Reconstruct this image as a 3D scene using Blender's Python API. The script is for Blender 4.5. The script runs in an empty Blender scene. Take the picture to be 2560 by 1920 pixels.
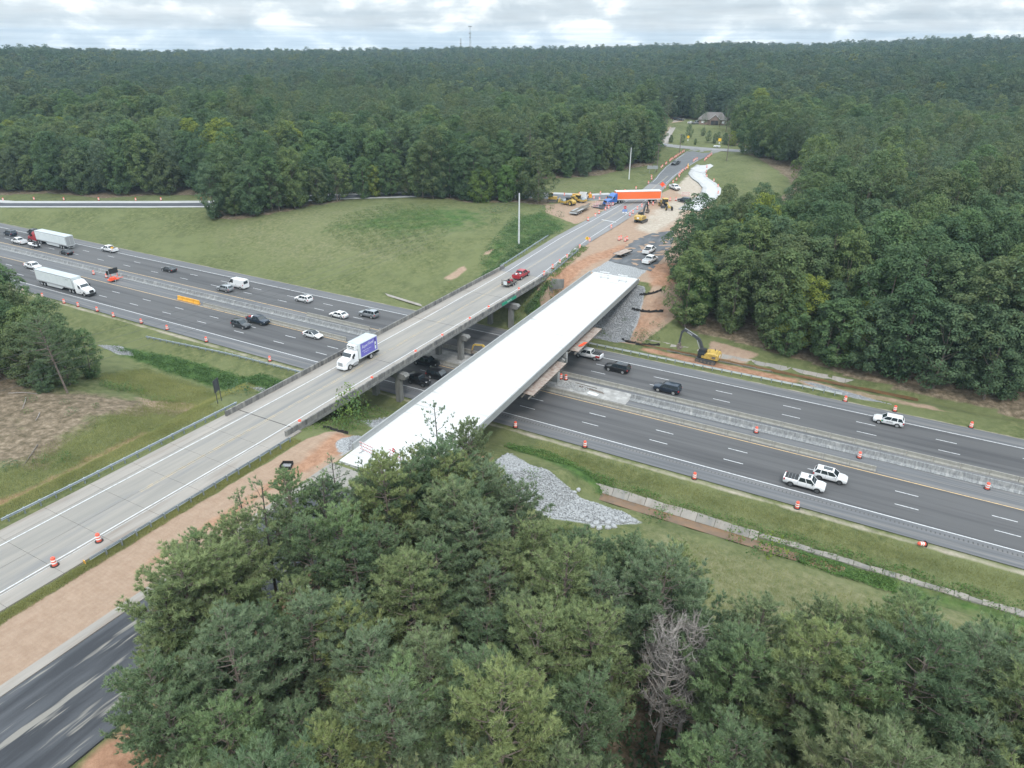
import bpy, bmesh, math, random
import numpy as np
from mathutils import Vector, Matrix

random.seed(7); RNG = np.random.default_rng(7)
SC = bpy.context.scene
COL = SC.collection
PI = math.pi

# ------------------------------------------------------------------ camera
# world: X runs along the highway, Y across it (north side positive), Z up, highway surface at 0
CAM_F, CAM_P, CAM_R, CAM_H, CAM_T = 1795.8, .4497, .0059, 59.63, -.5084
def cam_rows():
    cp, sp = math.cos(CAM_P), math.sin(CAM_P)
    R = np.array([[1,0,0],[0,sp,cp],[0,cp,-sp]], float)
    c, s = math.cos(CAM_R), math.sin(CAM_R)
    R = np.array([[c,s,0],[-s,c,0],[0,0,1]]) @ R
    c, s = math.cos(CAM_T), math.sin(CAM_T)
    return R @ np.array([[c,-s,0],[s,c,0],[0,0,1]])
CM = cam_rows()
cam = bpy.data.cameras.new('camera')
cam.sensor_width = 36; cam.lens = 36*CAM_F/2560
cam.clip_start = .5; cam.clip_end = 9000
cam_o = bpy.data.objects.new('camera', cam); COL.objects.link(cam_o)
m = Matrix.Identity(4)
for i in range(3):
    m[i][0] = CM[0][i]; m[i][1] = CM[1][i]; m[i][2] = -CM[2][i]
m[2][3] = CAM_H
cam_o.matrix_world = m
SC.camera = cam_o
SC.render.resolution_x, SC.render.resolution_y = 1024, 768
SC.view_settings.view_transform = 'Standard'; SC.view_settings.look = 'None'
SC.view_settings.exposure = .45; SC.view_settings.gamma = 1; SC.view_settings.use_curve_mapping = False
SC.render.engine = 'CYCLES'
SC.cycles.max_bounces = 6; SC.cycles.diffuse_bounces = 4; SC.cycles.glossy_bounces = 2
SC.cycles.transmission_bounces = 3; SC.cycles.transparent_max_bounces = 6; SC.cycles.volume_bounces = 1
SC.cycles.caustics_reflective = False; SC.cycles.caustics_refractive = False
SC.cycles.use_denoising = True; SC.cycles.denoiser = 'OPENIMAGEDENOISE'
SC.cycles.use_adaptive_sampling = False
SC.render.use_persistent_data = False

def proj(p):
    q = CM @ (np.asarray(p, float) - [0,0,CAM_H])
    return 1280+CAM_F*q[0]/q[2], 960-CAM_F*q[1]/q[2], q[2]

# ------------------------------------------------------------------ sky and sun
W = bpy.data.worlds.new('World'); SC.world = W; W.use_nodes = True
nt = W.node_tree; nt.nodes.clear()
def N(t, **k):
    n = nt.nodes.new(t)
    for a, b in k.items():
        if a == 'inp':
            for i, v in b.items(): n.inputs[i].default_value = v
        else: setattr(n, a, b)
    return n
def LK(a, b): nt.links.new(a, b)
SUN_EL, SUN_AZ = math.radians(52), math.radians(140)
sky = N('ShaderNodeTexSky', sky_type='NISHITA', sun_disc=False, sun_elevation=SUN_EL, sun_rotation=SUN_AZ)
tc = N('ShaderNodeTexCoord')
sep = N('ShaderNodeSeparateXYZ'); LK(tc.outputs['Generated'], sep.inputs[0])
mz = N('ShaderNodeMath', operation='ADD', inp={1:.035}); LK(sep.outputs[2], mz.inputs[0])
mz2 = N('ShaderNodeMath', operation='MAXIMUM', inp={1:.02}); LK(mz.outputs[0], mz2.inputs[0])
dx = N('ShaderNodeMath', operation='DIVIDE'); LK(sep.outputs[0], dx.inputs[0]); LK(mz2.outputs[0], dx.inputs[1])
dy = N('ShaderNodeMath', operation='DIVIDE'); LK(sep.outputs[1], dy.inputs[0]); LK(mz2.outputs[0], dy.inputs[1])
cmb = N('ShaderNodeCombineXYZ'); LK(dx.outputs[0], cmb.inputs[0]); LK(dy.outputs[0], cmb.inputs[1])
# low billows seen edge-on near the horizon: noise over direction with height stretched
mp = N('ShaderNodeMapping', inp={'Scale':(1,1,2.4)}); LK(tc.outputs['Generated'], mp.inputs[0])
n1 = N('ShaderNodeTexNoise', inp={'Scale':14.0,'Detail':10.0,'Roughness':.54,'Distortion':.25}); LK(mp.outputs[0], n1.inputs['Vector'])
n2 = N('ShaderNodeTexNoise', inp={'Scale':.33,'Detail':5.0,'Roughness':.5}); LK(cmb.outputs[0], n2.inputs['Vector'])
mp3 = N('ShaderNodeMapping', inp={'Scale':(1,1,6),'Location':(3.1,1.7,.6)}); LK(tc.outputs['Generated'], mp3.inputs[0])
n3 = N('ShaderNodeTexNoise', inp={'Scale':4.2,'Detail':4.0,'Roughness':.5}); LK(mp3.outputs[0], n3.inputs['Vector'])
r1 = N('ShaderNodeValToRGB')
e = r1.color_ramp.elements
e[0].position = .32; e[0].color = (.52,.57,.61,1)
e[1].position = .48; e[1].color = (.57,.63,.675,1)
x = e.new(.55); x.color = (.68,.73,.76,1)
x = e.new(.64); x.color = (.95,.96,.95,1)
LK(n1.outputs[0], r1.inputs[0])
r3 = N('ShaderNodeValToRGB')
e = r3.color_ramp.elements
e[0].position = .36; e[0].color = (.84,.86,.88,1)
e[1].position = .60; e[1].color = (1,1,1,1)
LK(n3.outputs[0], r3.inputs[0])
r2 = N('ShaderNodeValToRGB')
e = r2.color_ramp.elements
e[0].position = .35; e[0].color = (.80,.84,.87,1)
e[1].position = .62; e[1].color = (1.04,1.03,1.02,1)
LK(n2.outputs[0], r2.inputs[0])
def mul(a, b):
    x = N('ShaderNodeMixRGB', blend_type='MULTIPLY', inp={0:1.0}); LK(a, x.inputs[1]); LK(b, x.inputs[2]); return x.outputs[0]
cl = mul(mul(r1.outputs[0], r2.outputs[0]), r3.outputs[0])
# an overcast dome is about three times brighter overhead than at the horizon
g1 = N('ShaderNodeMath', operation='MAXIMUM', inp={1:0.0}); LK(sep.outputs[2], g1.inputs[0])
g2 = N('ShaderNodeMath', operation='MULTIPLY_ADD', inp={1:2.2,2:1.0}); LK(g1.outputs[0], g2.inputs[0])
g3 = N('ShaderNodeMath', operation='MULTIPLY', inp={1:10.0}); LK(g2.outputs[0], g3.inputs[0])
vm = N('ShaderNodeVectorMath', operation='SCALE'); LK(cl, vm.inputs[0]); LK(g3.outputs[0], vm.inputs['Scale'])
mx = N('ShaderNodeMixRGB', inp={0:.93}); LK(sky.outputs[0], mx.inputs[1]); LK(vm.outputs[0], mx.inputs[2])
bg = N('ShaderNodeBackground', inp={'Strength':.1}); LK(mx.outputs[0], bg.inputs[0])
wo = N('ShaderNodeOutputWorld'); LK(bg.outputs[0], wo.inputs[0])

sun = bpy.data.lights.new('sun', 'SUN'); sun.energy = 1.5; sun.angle = math.radians(10); sun.color = (1,.965,.91)
sun_o = bpy.data.objects.new('sun', sun); COL.objects.link(sun_o)
sdir = Vector((math.sin(SUN_AZ)*math.cos(SUN_EL), math.cos(SUN_AZ)*math.cos(SUN_EL), math.sin(SUN_EL)))
sun_o.rotation_euler = (-sdir).to_track_quat('-Z', 'Y').to_euler()

# ------------------------------------------------------------------ materials
MATS = {}
def mat(name, c, rough=.8, metal=0., c2=None, scale=1., lo=.35, hi=.65, bump=0., bscale=None, spec=None, emit=None,
        detail=4., c3=None, scale3=None, lo3=.5, hi3=.7, stretch=None, coat=0., wave=None):
    """Procedural material: base colour c varied towards c2 (noise) and c3 (second noise), optional bump."""
    if name in MATS: return MATS[name]
    M = bpy.data.materials.new(name); M.use_nodes = True; T = M.node_tree; T.nodes.clear()
    out = T.nodes.new('ShaderNodeOutputMaterial'); b = T.nodes.new('ShaderNodeBsdfPrincipled')
    T.links.new(b.outputs[0], out.inputs[0])
    b.inputs['Roughness'].default_value = rough; b.inputs['Metallic'].default_value = metal
    b.inputs['Base Color'].default_value = (*c, 1)
    if spec is not None: b.inputs['Specular IOR Level'].default_value = spec
    if coat: b.inputs['Coat Weight'].default_value = coat; b.inputs['Coat Roughness'].default_value = .08
    if emit: b.inputs['Emission Color'].default_value = (*emit[0],1); b.inputs['Emission Strength'].default_value = emit[1]
    tcn = T.nodes.new('ShaderNodeTexCoord'); vec = tcn.outputs['Object']
    if stretch:
        mpn = T.nodes.new('ShaderNodeMapping'); mpn.inputs['Scale'].default_value = stretch
        T.links.new(vec, mpn.inputs[0]); vec = mpn.outputs[0]
    col = None
    def layer(prev, cc, sc, a, z, det):
        nz = T.nodes.new('ShaderNodeTexNoise'); nz.inputs['Scale'].default_value = sc; nz.inputs['Detail'].default_value = det
        nz.inputs['Roughness'].default_value = .6
        T.links.new(vec, nz.inputs['Vector'])
        mr = T.nodes.new('ShaderNodeMapRange'); mr.inputs[1].default_value = a; mr.inputs[2].default_value = z
        T.links.new(nz.outputs[0], mr.inputs[0])
        mx = T.nodes.new('ShaderNodeMixRGB'); T.links.new(mr.outputs[0], mx.inputs[0])
        if prev is None: mx.inputs[1].default_value = (*c, 1)
        else: T.links.new(prev, mx.inputs[1])
        mx.inputs[2].default_value = (*cc, 1)
        return mx.outputs[0]
    if c2 is not None: col = layer(None, c2, scale, lo, hi, detail)
    if c3 is not None: col = layer(col, c3, scale3 or scale*.3, lo3, hi3, 3.)
    if col is not None: T.links.new(col, b.inputs['Base Color'])
    if bump:
        nz = T.nodes.new('ShaderNodeTexNoise'); nz.inputs['Scale'].default_value = bscale or scale*4; nz.inputs['Detail'].default_value = 4
        T.links.new(tcn.outputs['Object'], nz.inputs['Vector'])
        bp = T.nodes.new('ShaderNodeBump'); bp.inputs['Strength'].default_value = bump; bp.inputs['Distance'].default_value = .05
        T.links.new(nz.outputs[0], bp.inputs['Height']); T.links.new(bp.outputs[0], b.inputs['Normal'])
    MATS[name] = M
    return M

mat('asphalt_lane', (.076,.076,.078), .85, c2=(.092,.091,.093), scale=.25, c3=(.052,.052,.055), scale3=.42, stretch=(.05,1.3,1), lo3=.45, hi3=.68, bump=.3, bscale=14)
mat('asphalt_shoulder', (.125,.128,.135), .9, c2=(.085,.088,.094), scale=.9, c3=(.16,.155,.15), scale3=.5, stretch=(.06,2.4,1), bump=.3, bscale=10)
mat('paint_white', (.56,.57,.58), .6, c2=(.30,.31,.32), scale=2.5, lo=.46, hi=.72)
mat('paint_yellow', (.58,.40,.19), .6, c2=(.36,.27,.17), scale=2.0, lo=.42, hi=.7)
mat('paint_faded_yellow', (.42,.33,.20), .7, c2=(.27,.26,.23), scale=1.2, lo=.4, hi=.6)
mat('concrete_old', (.252,.236,.212), .85, c2=(.205,.196,.180), scale=.5, c3=(.17,.17,.17), scale3=.35, stretch=(2.2,.16,1), lo3=.52, hi3=.75, bump=.2, bscale=6)
mat('concrete_shoulder', (.285,.262,.235), .9, c2=(.24,.225,.205), scale=.8, c3=(.20,.17,.145), scale3=.5, stretch=(1.6,.2,1), lo3=.5, hi3=.75, bump=.2, bscale=6)
mat('concrete_parapet', (.175,.172,.165), .9, c2=(.085,.085,.085), scale=1.3, stretch=(1.5,1.5,.25), lo=.42, hi=.66, c3=(.27,.26,.24), scale3=.7, bump=.3, bscale=6)
mat('concrete_pier', (.22,.22,.21), .9, c2=(.13,.13,.125), scale=.8, stretch=(1.5,1.5,.3), bump=.2, bscale=6)
mat('concrete_barrier', (.31,.30,.265), .9, c2=(.20,.195,.175), scale=1.1, c3=(.37,.36,.34), scale3=.6, bump=.25, bscale=7)
mat('concrete_median', (.22,.225,.225), .9, c2=(.14,.145,.15), scale=2.2, stretch=(1.8,.8,.6), lo=.4, hi=.62, c3=(.30,.30,.29), scale3=.8, lo3=.52, hi3=.7, bump=.3, bscale=6)
mat('concrete_new_deck', (.52,.52,.515), .8, c2=(.44,.445,.445), scale=.9, stretch=(.22,2.2,1), lo=.45, hi=.72, c3=(.33,.33,.32), scale3=.5, lo3=.58, hi3=.74, bump=.12, bscale=5)
mat('concrete_new_rail', (.27,.28,.28), .8, c2=(.25,.26,.26), scale=.5)
mat('concrete_new_girder', (.33,.335,.33), .8, c2=(.27,.275,.27), scale=.7)
mat('concrete_white_road', (.40,.405,.405), .85, c2=(.33,.335,.335), scale=.3, c3=(.36,.36,.35), scale3=.6, lo3=.55)
mat('joint_dark', (.03,.03,.03), .9)
mat('black_base', (.030,.033,.039), .9, c2=(.068,.073,.082), scale=.5, stretch=(1.6,.14,1), lo=.40, hi=.66, c3=(.20,.19,.17), scale3=.62, lo3=.595, hi3=.655, detail=7, bump=.5, bscale=5)
mat('steel_galv', (.33,.37,.40), .5, .5, c2=(.24,.28,.31), scale=1.5)
mat('steel_bright', (.62,.65,.67), .4, .3)
mat('wood_post', (.17,.15,.125), .9, c2=(.11,.10,.085), scale=6)
mat('plank', (.33,.285,.25), .9, c2=(.24,.17,.14), scale=1.4, c3=(.40,.35,.30), scale3=.8)
mat('black_fabric', (.016,.015,.015), .9)
mat('rubber', (.018,.018,.019), .75)
mat('yellow_machine', (.52,.36,.08), .5, c2=(.38,.25,.07), scale=2, lo=.4, hi=.6)
mat('dark_grey_metal', (.055,.06,.066), .6)
mat('white_paint', (.70,.71,.72), .35, spec=.5)
mat('orange', (.80,.10,.035), .6)
mat('drum_orange', (.70,.115,.07), .6)
mat('drum_white', (.80,.78,.76), .5)
mat('plastic_yellow', (.80,.42,.05), .5, c2=(.68,.33,.04), scale=1.2)
mat('gravel_pale', (.36,.37,.375), .95, c2=(.22,.225,.23), scale=2.5)
mat('gravel_stone', (.30,.31,.325), .95, c2=(.19,.195,.205), scale=2.5, bump=.5, bscale=5)
mat('bark', (.20,.165,.14), .95, c2=(.10,.08,.068), scale=3)
mat('bark_dark', (.085,.07,.06), .95, c2=(.05,.042,.036), scale=3)
mat('dead_wood', (.30,.275,.255), .95, c2=(.20,.18,.165), scale=3)
mat('muddy_water', (.17,.095,.045), .25, c2=(.11,.07,.04), scale=.6)
mat('aluminium_pole', (.58,.60,.61), .5, c2=(.48,.50,.51), scale=.5)

# ------------------------------------------------------------------ mesh helpers
class MB:
    """Collects geometry for ONE mesh object."""
    def __init__(s): s.v = []; s.f = []; s.mi = []; s.cur = 0
    def add(s, vs, fs):
        o = len(s.v); s.v += [tuple(map(float, p)) for p in vs]
        for f in fs: s.f.append(tuple(i+o for i in f)); s.mi.append(s.cur)
        return s
    def quad(s, *p): return s.add(p, [tuple(range(len(p)))])
    def box(s, x0, x1, y0, y1, z0, z1, top=None):
        t = top or 0
        vs = [(x0,y0,z0),(x1,y0,z0),(x1,y1,z0),(x0,y1,z0),(x0+t,y0+t,z1),(x1-t,y0+t,z1),(x1-t,y1-t,z1),(x0+t,y1-t,z1)]
        return s.add(vs, [(0,3,2,1),(4,5,6,7),(0,1,5,4),(1,2,6,5),(2,3,7,6),(3,0,4,7)])
    def prism(s, prof, a, b, axis='x'):
        """closed 2-D outline extruded from a to b along an axis; outline coordinates are the other two axes in order"""
        n = len(prof); vs = []
        for t in (a, b):
            for (p, q) in prof:
                vs.append((t,p,q) if axis == 'x' else ((p,t,q) if axis == 'y' else (p,q,t)))
        fs = [tuple(range(n))[::-1], tuple(range(n, 2*n))] + [(i,(i+1)%n,(i+1)%n+n,i+n) for i in range(n)]
        return s.add(vs, fs)
    def tube(s, pts, r, n=6, caps=True):
        rr = r if hasattr(r, '__len__') else [r]*len(pts)
        P = [Vector(p) for p in pts]; rings = []
        for i, p in enumerate(P):
            d = (P[min(i+1, len(P)-1)] - P[max(i-1, 0)])
            d = d.normalized() if d.length > 1e-9 else Vector((0,0,1))
            a = d.cross(Vector((0,0,1)) if abs(d.z) < .95 else Vector((1,0,0))).normalized(); b = d.cross(a)
            rings.append([p + (a*math.cos(2*PI*k/n) + b*math.sin(2*PI*k/n))*rr[i] for k in range(n)])
        vs = [q for r_ in rings for q in r_]; fs = []
        for i in range(len(P)-1):
            for k in range(n):
                fs.append((i*n+k, i*n+(k+1)%n, (i+1)*n+(k+1)%n, (i+1)*n+k))
        if caps: fs += [tuple(range(n))[::-1], tuple(range((len(P)-1)*n, len(P)*n))]
        return s.add(vs, fs)
    def bar(s, p, q, w, h=None):
        """rectangular bar from p to q"""
        h = h or w; p = Vector(p); q = Vector(q); d = (q-p).normalized()
        a = d.cross(Vector((0,0,1)) if abs(d.z) < .98 else Vector((0,1,0))).normalized(); b = a.cross(d)
        vs = [c + a*sx*w/2 + b*sy*h/2 for c in (p, q) for sx, sy in ((-1,-1),(1,-1),(1,1),(-1,1))]
        return s.add(vs, [(0,1,2,3),(7,6,5,4),(0,4,5,1),(1,5,6,2),(2,6,7,3),(3,7,4,0)])
    def cyl(s, c, r, h, n=14, axis='z', r2=None):
        r2 = r if r2 is None else r2; vs = []
        for t, rr in ((0, r), (h, r2)):
            for k in range(n):
                a, b = rr*math.cos(2*PI*k/n), rr*math.sin(2*PI*k/n)
                vs.append((c[0]+a, c[1]+b, c[2]+t) if axis == 'z' else ((c[0]+t, c[1]+a, c[2]+b) if axis == 'x' else (c[0]+a, c[1]+t, c[2]+b)))
        return s.add(vs, [tuple(range(n)), tuple(range(n, 2*n))] + [(k,(k+1)%n,(k+1)%n+n,k+n) for k in range(n)])
    def loft(s, secs, closed=True, caps=True):
        n = len(secs[0]); vs = [p for r in secs for p in r]; fs = []
        for i in range(len(secs)-1):
            for k in range(n if closed else n-1):
                fs.append((i*n+k, i*n+(k+1)%n, (i+1)*n+(k+1)%n, (i+1)*n+k))
        if caps and closed: fs += [tuple(range(n))[::-1], tuple(range((len(secs)-1)*n, len(secs)*n))]
        return s.add(vs, fs)
    def xf(s, M, i0=0):
        for i in range(i0, len(s.v)): s.v[i] = tuple(M @ Vector(s.v[i]))
        return s
    def build(s, name, mats, parent=None, smooth=False, loc=None, rotz=0):
        me = bpy.data.meshes.new(name); me.from_pydata(s.v, [], s.f)
        if not isinstance(mats, (list, tuple)): mats = [mats]
        for x in mats: me.materials.append(MATS[x] if isinstance(x, str) else x)
        if len(mats) > 1: me.polygons.foreach_set('material_index', s.mi)
        bm = bmesh.new(); bm.from_mesh(me); bmesh.ops.recalc_face_normals(bm, faces=bm.faces); bm.to_mesh(me); bm.free()
        if smooth:
            me.polygons.foreach_set('use_smooth', [True]*len(me.polygons))
            try: me.set_sharp_from_angle(angle=math.radians(38))
            except Exception: pass
        me.update()
        o = bpy.data.objects.new(name, me); COL.objects.link(o)
        if parent is not None: o.parent = parent
        if loc is not None: o.location = loc
        if rotz: o.rotation_euler[2] = rotz
        return o

def tag(o, label=None, cat=None, group=None, kind=None):
    if label: o['label'] = label
    if cat: o['category'] = cat
    if group: o['group'] = group
    if kind: o['kind'] = kind
    return o
def thing(name, label, cat, loc=(0,0,0), rotz=0., group=None):
    o = bpy.data.objects.new(name, None); COL.objects.link(o); o.empty_display_size = .5
    o.location = loc; o.rotation_euler = (0,0,rotz)
    return tag(o, label, cat, group)
KIDS = {}
def copy_tree(o, loc=None, rotz=None, label=None, group=None, scale=None):
    def rec(s, parent):
        c = s.copy(); COL.objects.link(c)
        if parent is not None: c.parent = parent
        for ch in KID(s): rec(ch, c)
        return c
    r = rec(o, None)
    if loc is not None: r.location = loc
    if rotz is not None: r.rotation_euler = (0,0,rotz)
    if label: r['label'] = label
    if group: r['group'] = group
    if scale: r.scale = (scale,)*3 if not hasattr(scale, '__len__') else scale
    return r
def KID(o):
    k = KIDS.get(o.name)
    if k is None:
        k = [c for c in bpy.data.objects if c.parent == o]; KIDS[o.name] = k
    return k
ORD = ['first','second','third','fourth','fifth','sixth','seventh','eighth','ninth','tenth','eleventh','twelfth','thirteenth','fourteenth','fifteenth','sixteenth','seventeenth','eighteenth','nineteenth','twentieth']
# ------------------------------------------------------------------ terrain
def sstep(x, a, b):
    t = np.clip((np.asarray(x, float)-a)/(b-a), 0, 1); return t*t*(3-2*t)
def interp(x, xs, ys): return np.interp(x, xs, ys)
FD = np.array([0,200,300,450,600,800,1050,1300,1550,1900,2600,6000.])
FA = np.arctan2(np.array([-700,0,640,1280,1920,2560,3200.])-1280, 1994.)
FZ = np.array([
 [5,6,7,9,8,14,19,14,11,4,-45,-60],
 [5,6,7,10,8,14,19,14,11,4,-45,-60],
 [6,7,8,13,6,4,8,9,11,4,-45,-60],
 [7,8,8,10,8,9,11,13,17,8,-40,-60],
 [7,8,9,10,12,17,19,22,29,18,-30,-60],
 [7,8,9,8,16,24,27,32,40,28,-20,-60],
 [7,8,9,8,16,24,27,32,40,28,-20,-60.]])
def far_z(u, v):
    D = np.hypot(u, v)
    az = np.arctan2(u*math.cos(CAM_T)-v*math.sin(CAM_T), u*math.sin(CAM_T)+v*math.cos(CAM_T))
    ai = np.clip(np.interp(az, FA, np.arange(len(FA))), 0, len(FA)-1.001)
    di = np.clip(np.interp(D, FD, np.arange(len(FD))), 0, len(FD)-1.001)
    a0 = ai.astype(int); d0 = di.astype(int); fa = ai-a0; fd = di-d0
    fa = fa*fa*(3-2*fa); fd = fd*fd*(3-2*fd)
    z = (FZ[a0,d0]*(1-fa)*(1-fd)+FZ[a0+1,d0]*fa*(1-fd)+FZ[a0,d0+1]*(1-fa)*fd+FZ[a0+1,d0+1]*fa*fd)
    w = sstep(D, 420, 800)*(1-.6*sstep(D, 1250, 1500))
    z = z + w*(5.5*np.sin(u*.011+1.3+.7*np.sin(v*.006))*np.sin(v*.013+.6*np.sin(u*.008)) + 1.6*np.sin(u*.031+v*.017))
    return z
RV  = [-50, 60, 150, 165, 185, 210, 240, 262, 285, 305, 325, 345, 365, 380, 400]     # old road: v, left edge, right edge, height
RL  = [-86.3,-86.3,-87.4,-88.0,-89.3,-90.2,-91.2,-91.8,-95.0,-98.3,-101.8,-104.2,-106,-107,-108]
RR  = [-72.4,-72.4,-74.9,-76.3,-78.2,-79.0,-80.8,-84.0,-88.0,-91.0,-92.6,-93.5,-93.2,-91,-89]
RZ  = [6.6,6.9,7.2,7.5,7.8,7.8,7.8,7.8,7.9,8.0,8.2,8.4,8.7,9.0,9.3]
def road_z(v): return interp(v, RV, RZ)
# exit ramp centre line (u, v, z)
RAMP = np.array([(-360,141,.8),(-330,140.5,1.2),(-301,144.5,2.0),(-281,152.3,2.7),(-261,159.8,3.5),(-241.6,167.3,4.2),(-222.8,174.6,5.0),(-190,203,6.1),(-155,225.5,7.1),(-122,238,7.7),(-104,243,7.8),(-97,250,7.8),(-90,259,7.8)])
CROSS = np.array([(-230,405,12.5),(-175,395,10.6),(-130,384.5,9.3),(-113,381.5,9.0),(-99,381,9.0),(-85,383,9.0),(-60,388,9.5),(-20,400,11)])
CURVE = np.array([(-87.3,334,8.2),(-86.3,322,8.1),(-84.0,310,8.05),(-80.0,301,8.0),(-74.5,292,8.0),(-70.0,282,8.0),(-67.6,272,8.0),(-66.6,262,8.0),(-66.3,240,7.8)])
DRIVE = np.array([(-124,388,9.2),(-127,398,10),(-131,415,10.8),(-137,440,11.3),(-143,462,11.8),(-147,478,12),(-146,492,12)])
def seg_dist(u, v, P):
    """distance to a polyline and interpolated z"""
    best = np.full(np.shape(u), 1e9); zz = np.zeros(np.shape(u))
    for a, b in zip(P[:-1], P[1:]):
        dx, dy = b[0]-a[0], b[1]-a[1]; L2 = dx*dx+dy*dy
        t = np.clip(((u-a[0])*dx+(v-a[1])*dy)/L2, 0, 1)
        d = np.hypot(u-a[0]-t*dx, v-a[1]-t*dy)
        m_ = d < best; best = np.where(m_, d, best); zz = np.where(m_, a[2]+t*(b[2]-a[2]), zz)
    return best, zz
def inpoly(u, v, P):
    u = np.asarray(u, float); v = np.asarray(v, float); r = np.zeros(u.shape, bool); n = len(P); j = n-1
    for i in range(n):
        (xi, yi), (xj, yj) = P[i][:2], P[j][:2]
        if yi != yj:
            c = ((yi > v) != (yj > v)) & (u < (xj-xi)*(v-yi)/(yj-yi)+xi); r ^= c
        j = i
    return r
def poly_sd(u, v, P):
    """signed distance, positive inside"""
    Q = np.array([(p[0], p[1], 0.) for p in P]+[(P[0][0], P[0][1], 0.)])
    d, _ = seg_dist(np.asarray(u, float), np.asarray(v, float), Q)
    return np.where(inpoly(u, v, P), d, -d)
def near_z(u, v):
    # ---- south of the highway
    sE = interp(v, [-60,0,25,45,60,70,76,81.6,82.5,84.5,86,92.4], [5,4.5,4,3,1.8,.9,.1,-.6,-1.5,-1.5,-.5,-.12])
    sW = interp(v, [-60,20,45,56,62,68,75,80,86,92.4], [6,6,5.4,5.0,3.6,1.6,0,-1.6,-1.4,-.12])
    w = sstep(u, -92, -48)
    s = sW*(1-w)+sE*w
    # ---- north of the highway
    P = interp(u, [-360,-300,-260,-222,-190,-150,-110], [.8,2.0,3.5,5.0,6.0,7.0,7.6])
    t = sstep(v, 134, interp(u, [-300,-230,-150,-100], [150,170,178,176]))
    nW = -.12 - .25*sstep(v,132,134)*(1-sstep(v,134,140)) + (P+.3)*t
    nW = nW + 1.2*np.exp(-(((u+128)/16)**2+((v-188)/13)**2))
    nE = interp(v, [131.8,134,139,140.6,142.2,143.6,148,160,185,220], [-.12,-.15,-.35,-1.0,-1.0,-.2,.5,2.8,6.2,8.2])
    w = sstep(u, -98, -46)
    n = nW*(1-w)+nE*w
    z = np.where(v < 112, np.minimum(s, 99), n)
    return z
def height(u, v):
    u = np.asarray(u, float); v = np.asarray(v, float)
    z = near_z(u, v)
    D = np.hypot(u, v)
    wf = np.where(v > 112, sstep(D, 235, 330)*sstep(v, 178, 230), sstep(D, 340, 430))
    z = z*(1-wf)+far_z(u, v)*wf
    # embankments carrying both overpasses
    zt = interp(v, [-60,70], [6.45,6.75])
    d = np.maximum(np.maximum(-91.2-u, (u+46.5)*1.1), (v-67.5)*.66)
    z = np.maximum(z, np.where(v < 112, zt - .5*np.maximum(d, 0), -99))
    zt = road_z(v)-.12
    lft = interp(v, RV, RL)-1.2
    rgt = interp(v, [150,170,200,240,262,275,300,318,330,400], [-50,-50,-55,-60,-61.5,-62.5,-72,-79,-83,-85.])
    vs = np.where(u > -73, 160.5, 151.5)
    d = np.maximum(np.maximum(lft-u, u-rgt), (vs-v)*.78)
    emb = np.where(v > 112, zt - .55*np.maximum(d, 0), -99)
    z = np.where((d <= 0) & (v > 112) & (v < 400), zt, np.where(v > 112, np.maximum(z, emb), z))
    near = (v > 112) & (v < 400) & (d > 0)
    k = 1-sstep(d, 0, 10)
    z = np.where(near, z*(1-k)+np.minimum(z, np.maximum(emb, zt-.3))*k, z)
    for PL, hw in ((RAMP, 6.5), (CROSS, 8.), (DRIVE, 3.)):
        d, zz = seg_dist(u, v, PL)
        k = (1-sstep(d, hw, hw+9))*sstep(v, 134, 140)
        z = z*(1-k)+(zz-.12)*k
    d = np.maximum(np.abs(u+130)-22, np.abs(v-474)-16)    # house plot
    k = 1-sstep(d, 0, 20); z = z*(1-k)+12.0*k
    # small roughness off the pavement
    off = np.clip(np.minimum(np.abs(v-112)-20.5, 6)/6, 0, 1)
    z = z + off*.10*(np.sin(u*1.1+np.sin(v*.7)*2)*np.sin(v*.9+1.1*np.sin(u*.5)))
    z = np.where((v > 92.3) & (v < 132.2) & (D < 900), -.12, z)
    return z
def hz(u, v): return float(height(np.array([u]), np.array([v]))[0])
def at(px, py, z=None):
    """ground point seen at photo pixel (2560 wide)"""
    d = CM.T @ np.array([(px-1280)/CAM_F, (960-py)/CAM_F, 1.])
    if z is not None:
        t = (z-CAM_H)/d[2]; return Vector((d[0]*t, d[1]*t, z))
    ts = np.linspace(20, 900, 4000); X = d[0]*ts; Y = d[1]*ts; Z = CAM_H+d[2]*ts
    i = int(np.argmax(Z < height(X, Y))); t = ts[i]
    return Vector((d[0]*t, d[1]*t, float(height(np.array([d[0]*t]), np.array([d[1]*t]))[0])))

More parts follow.
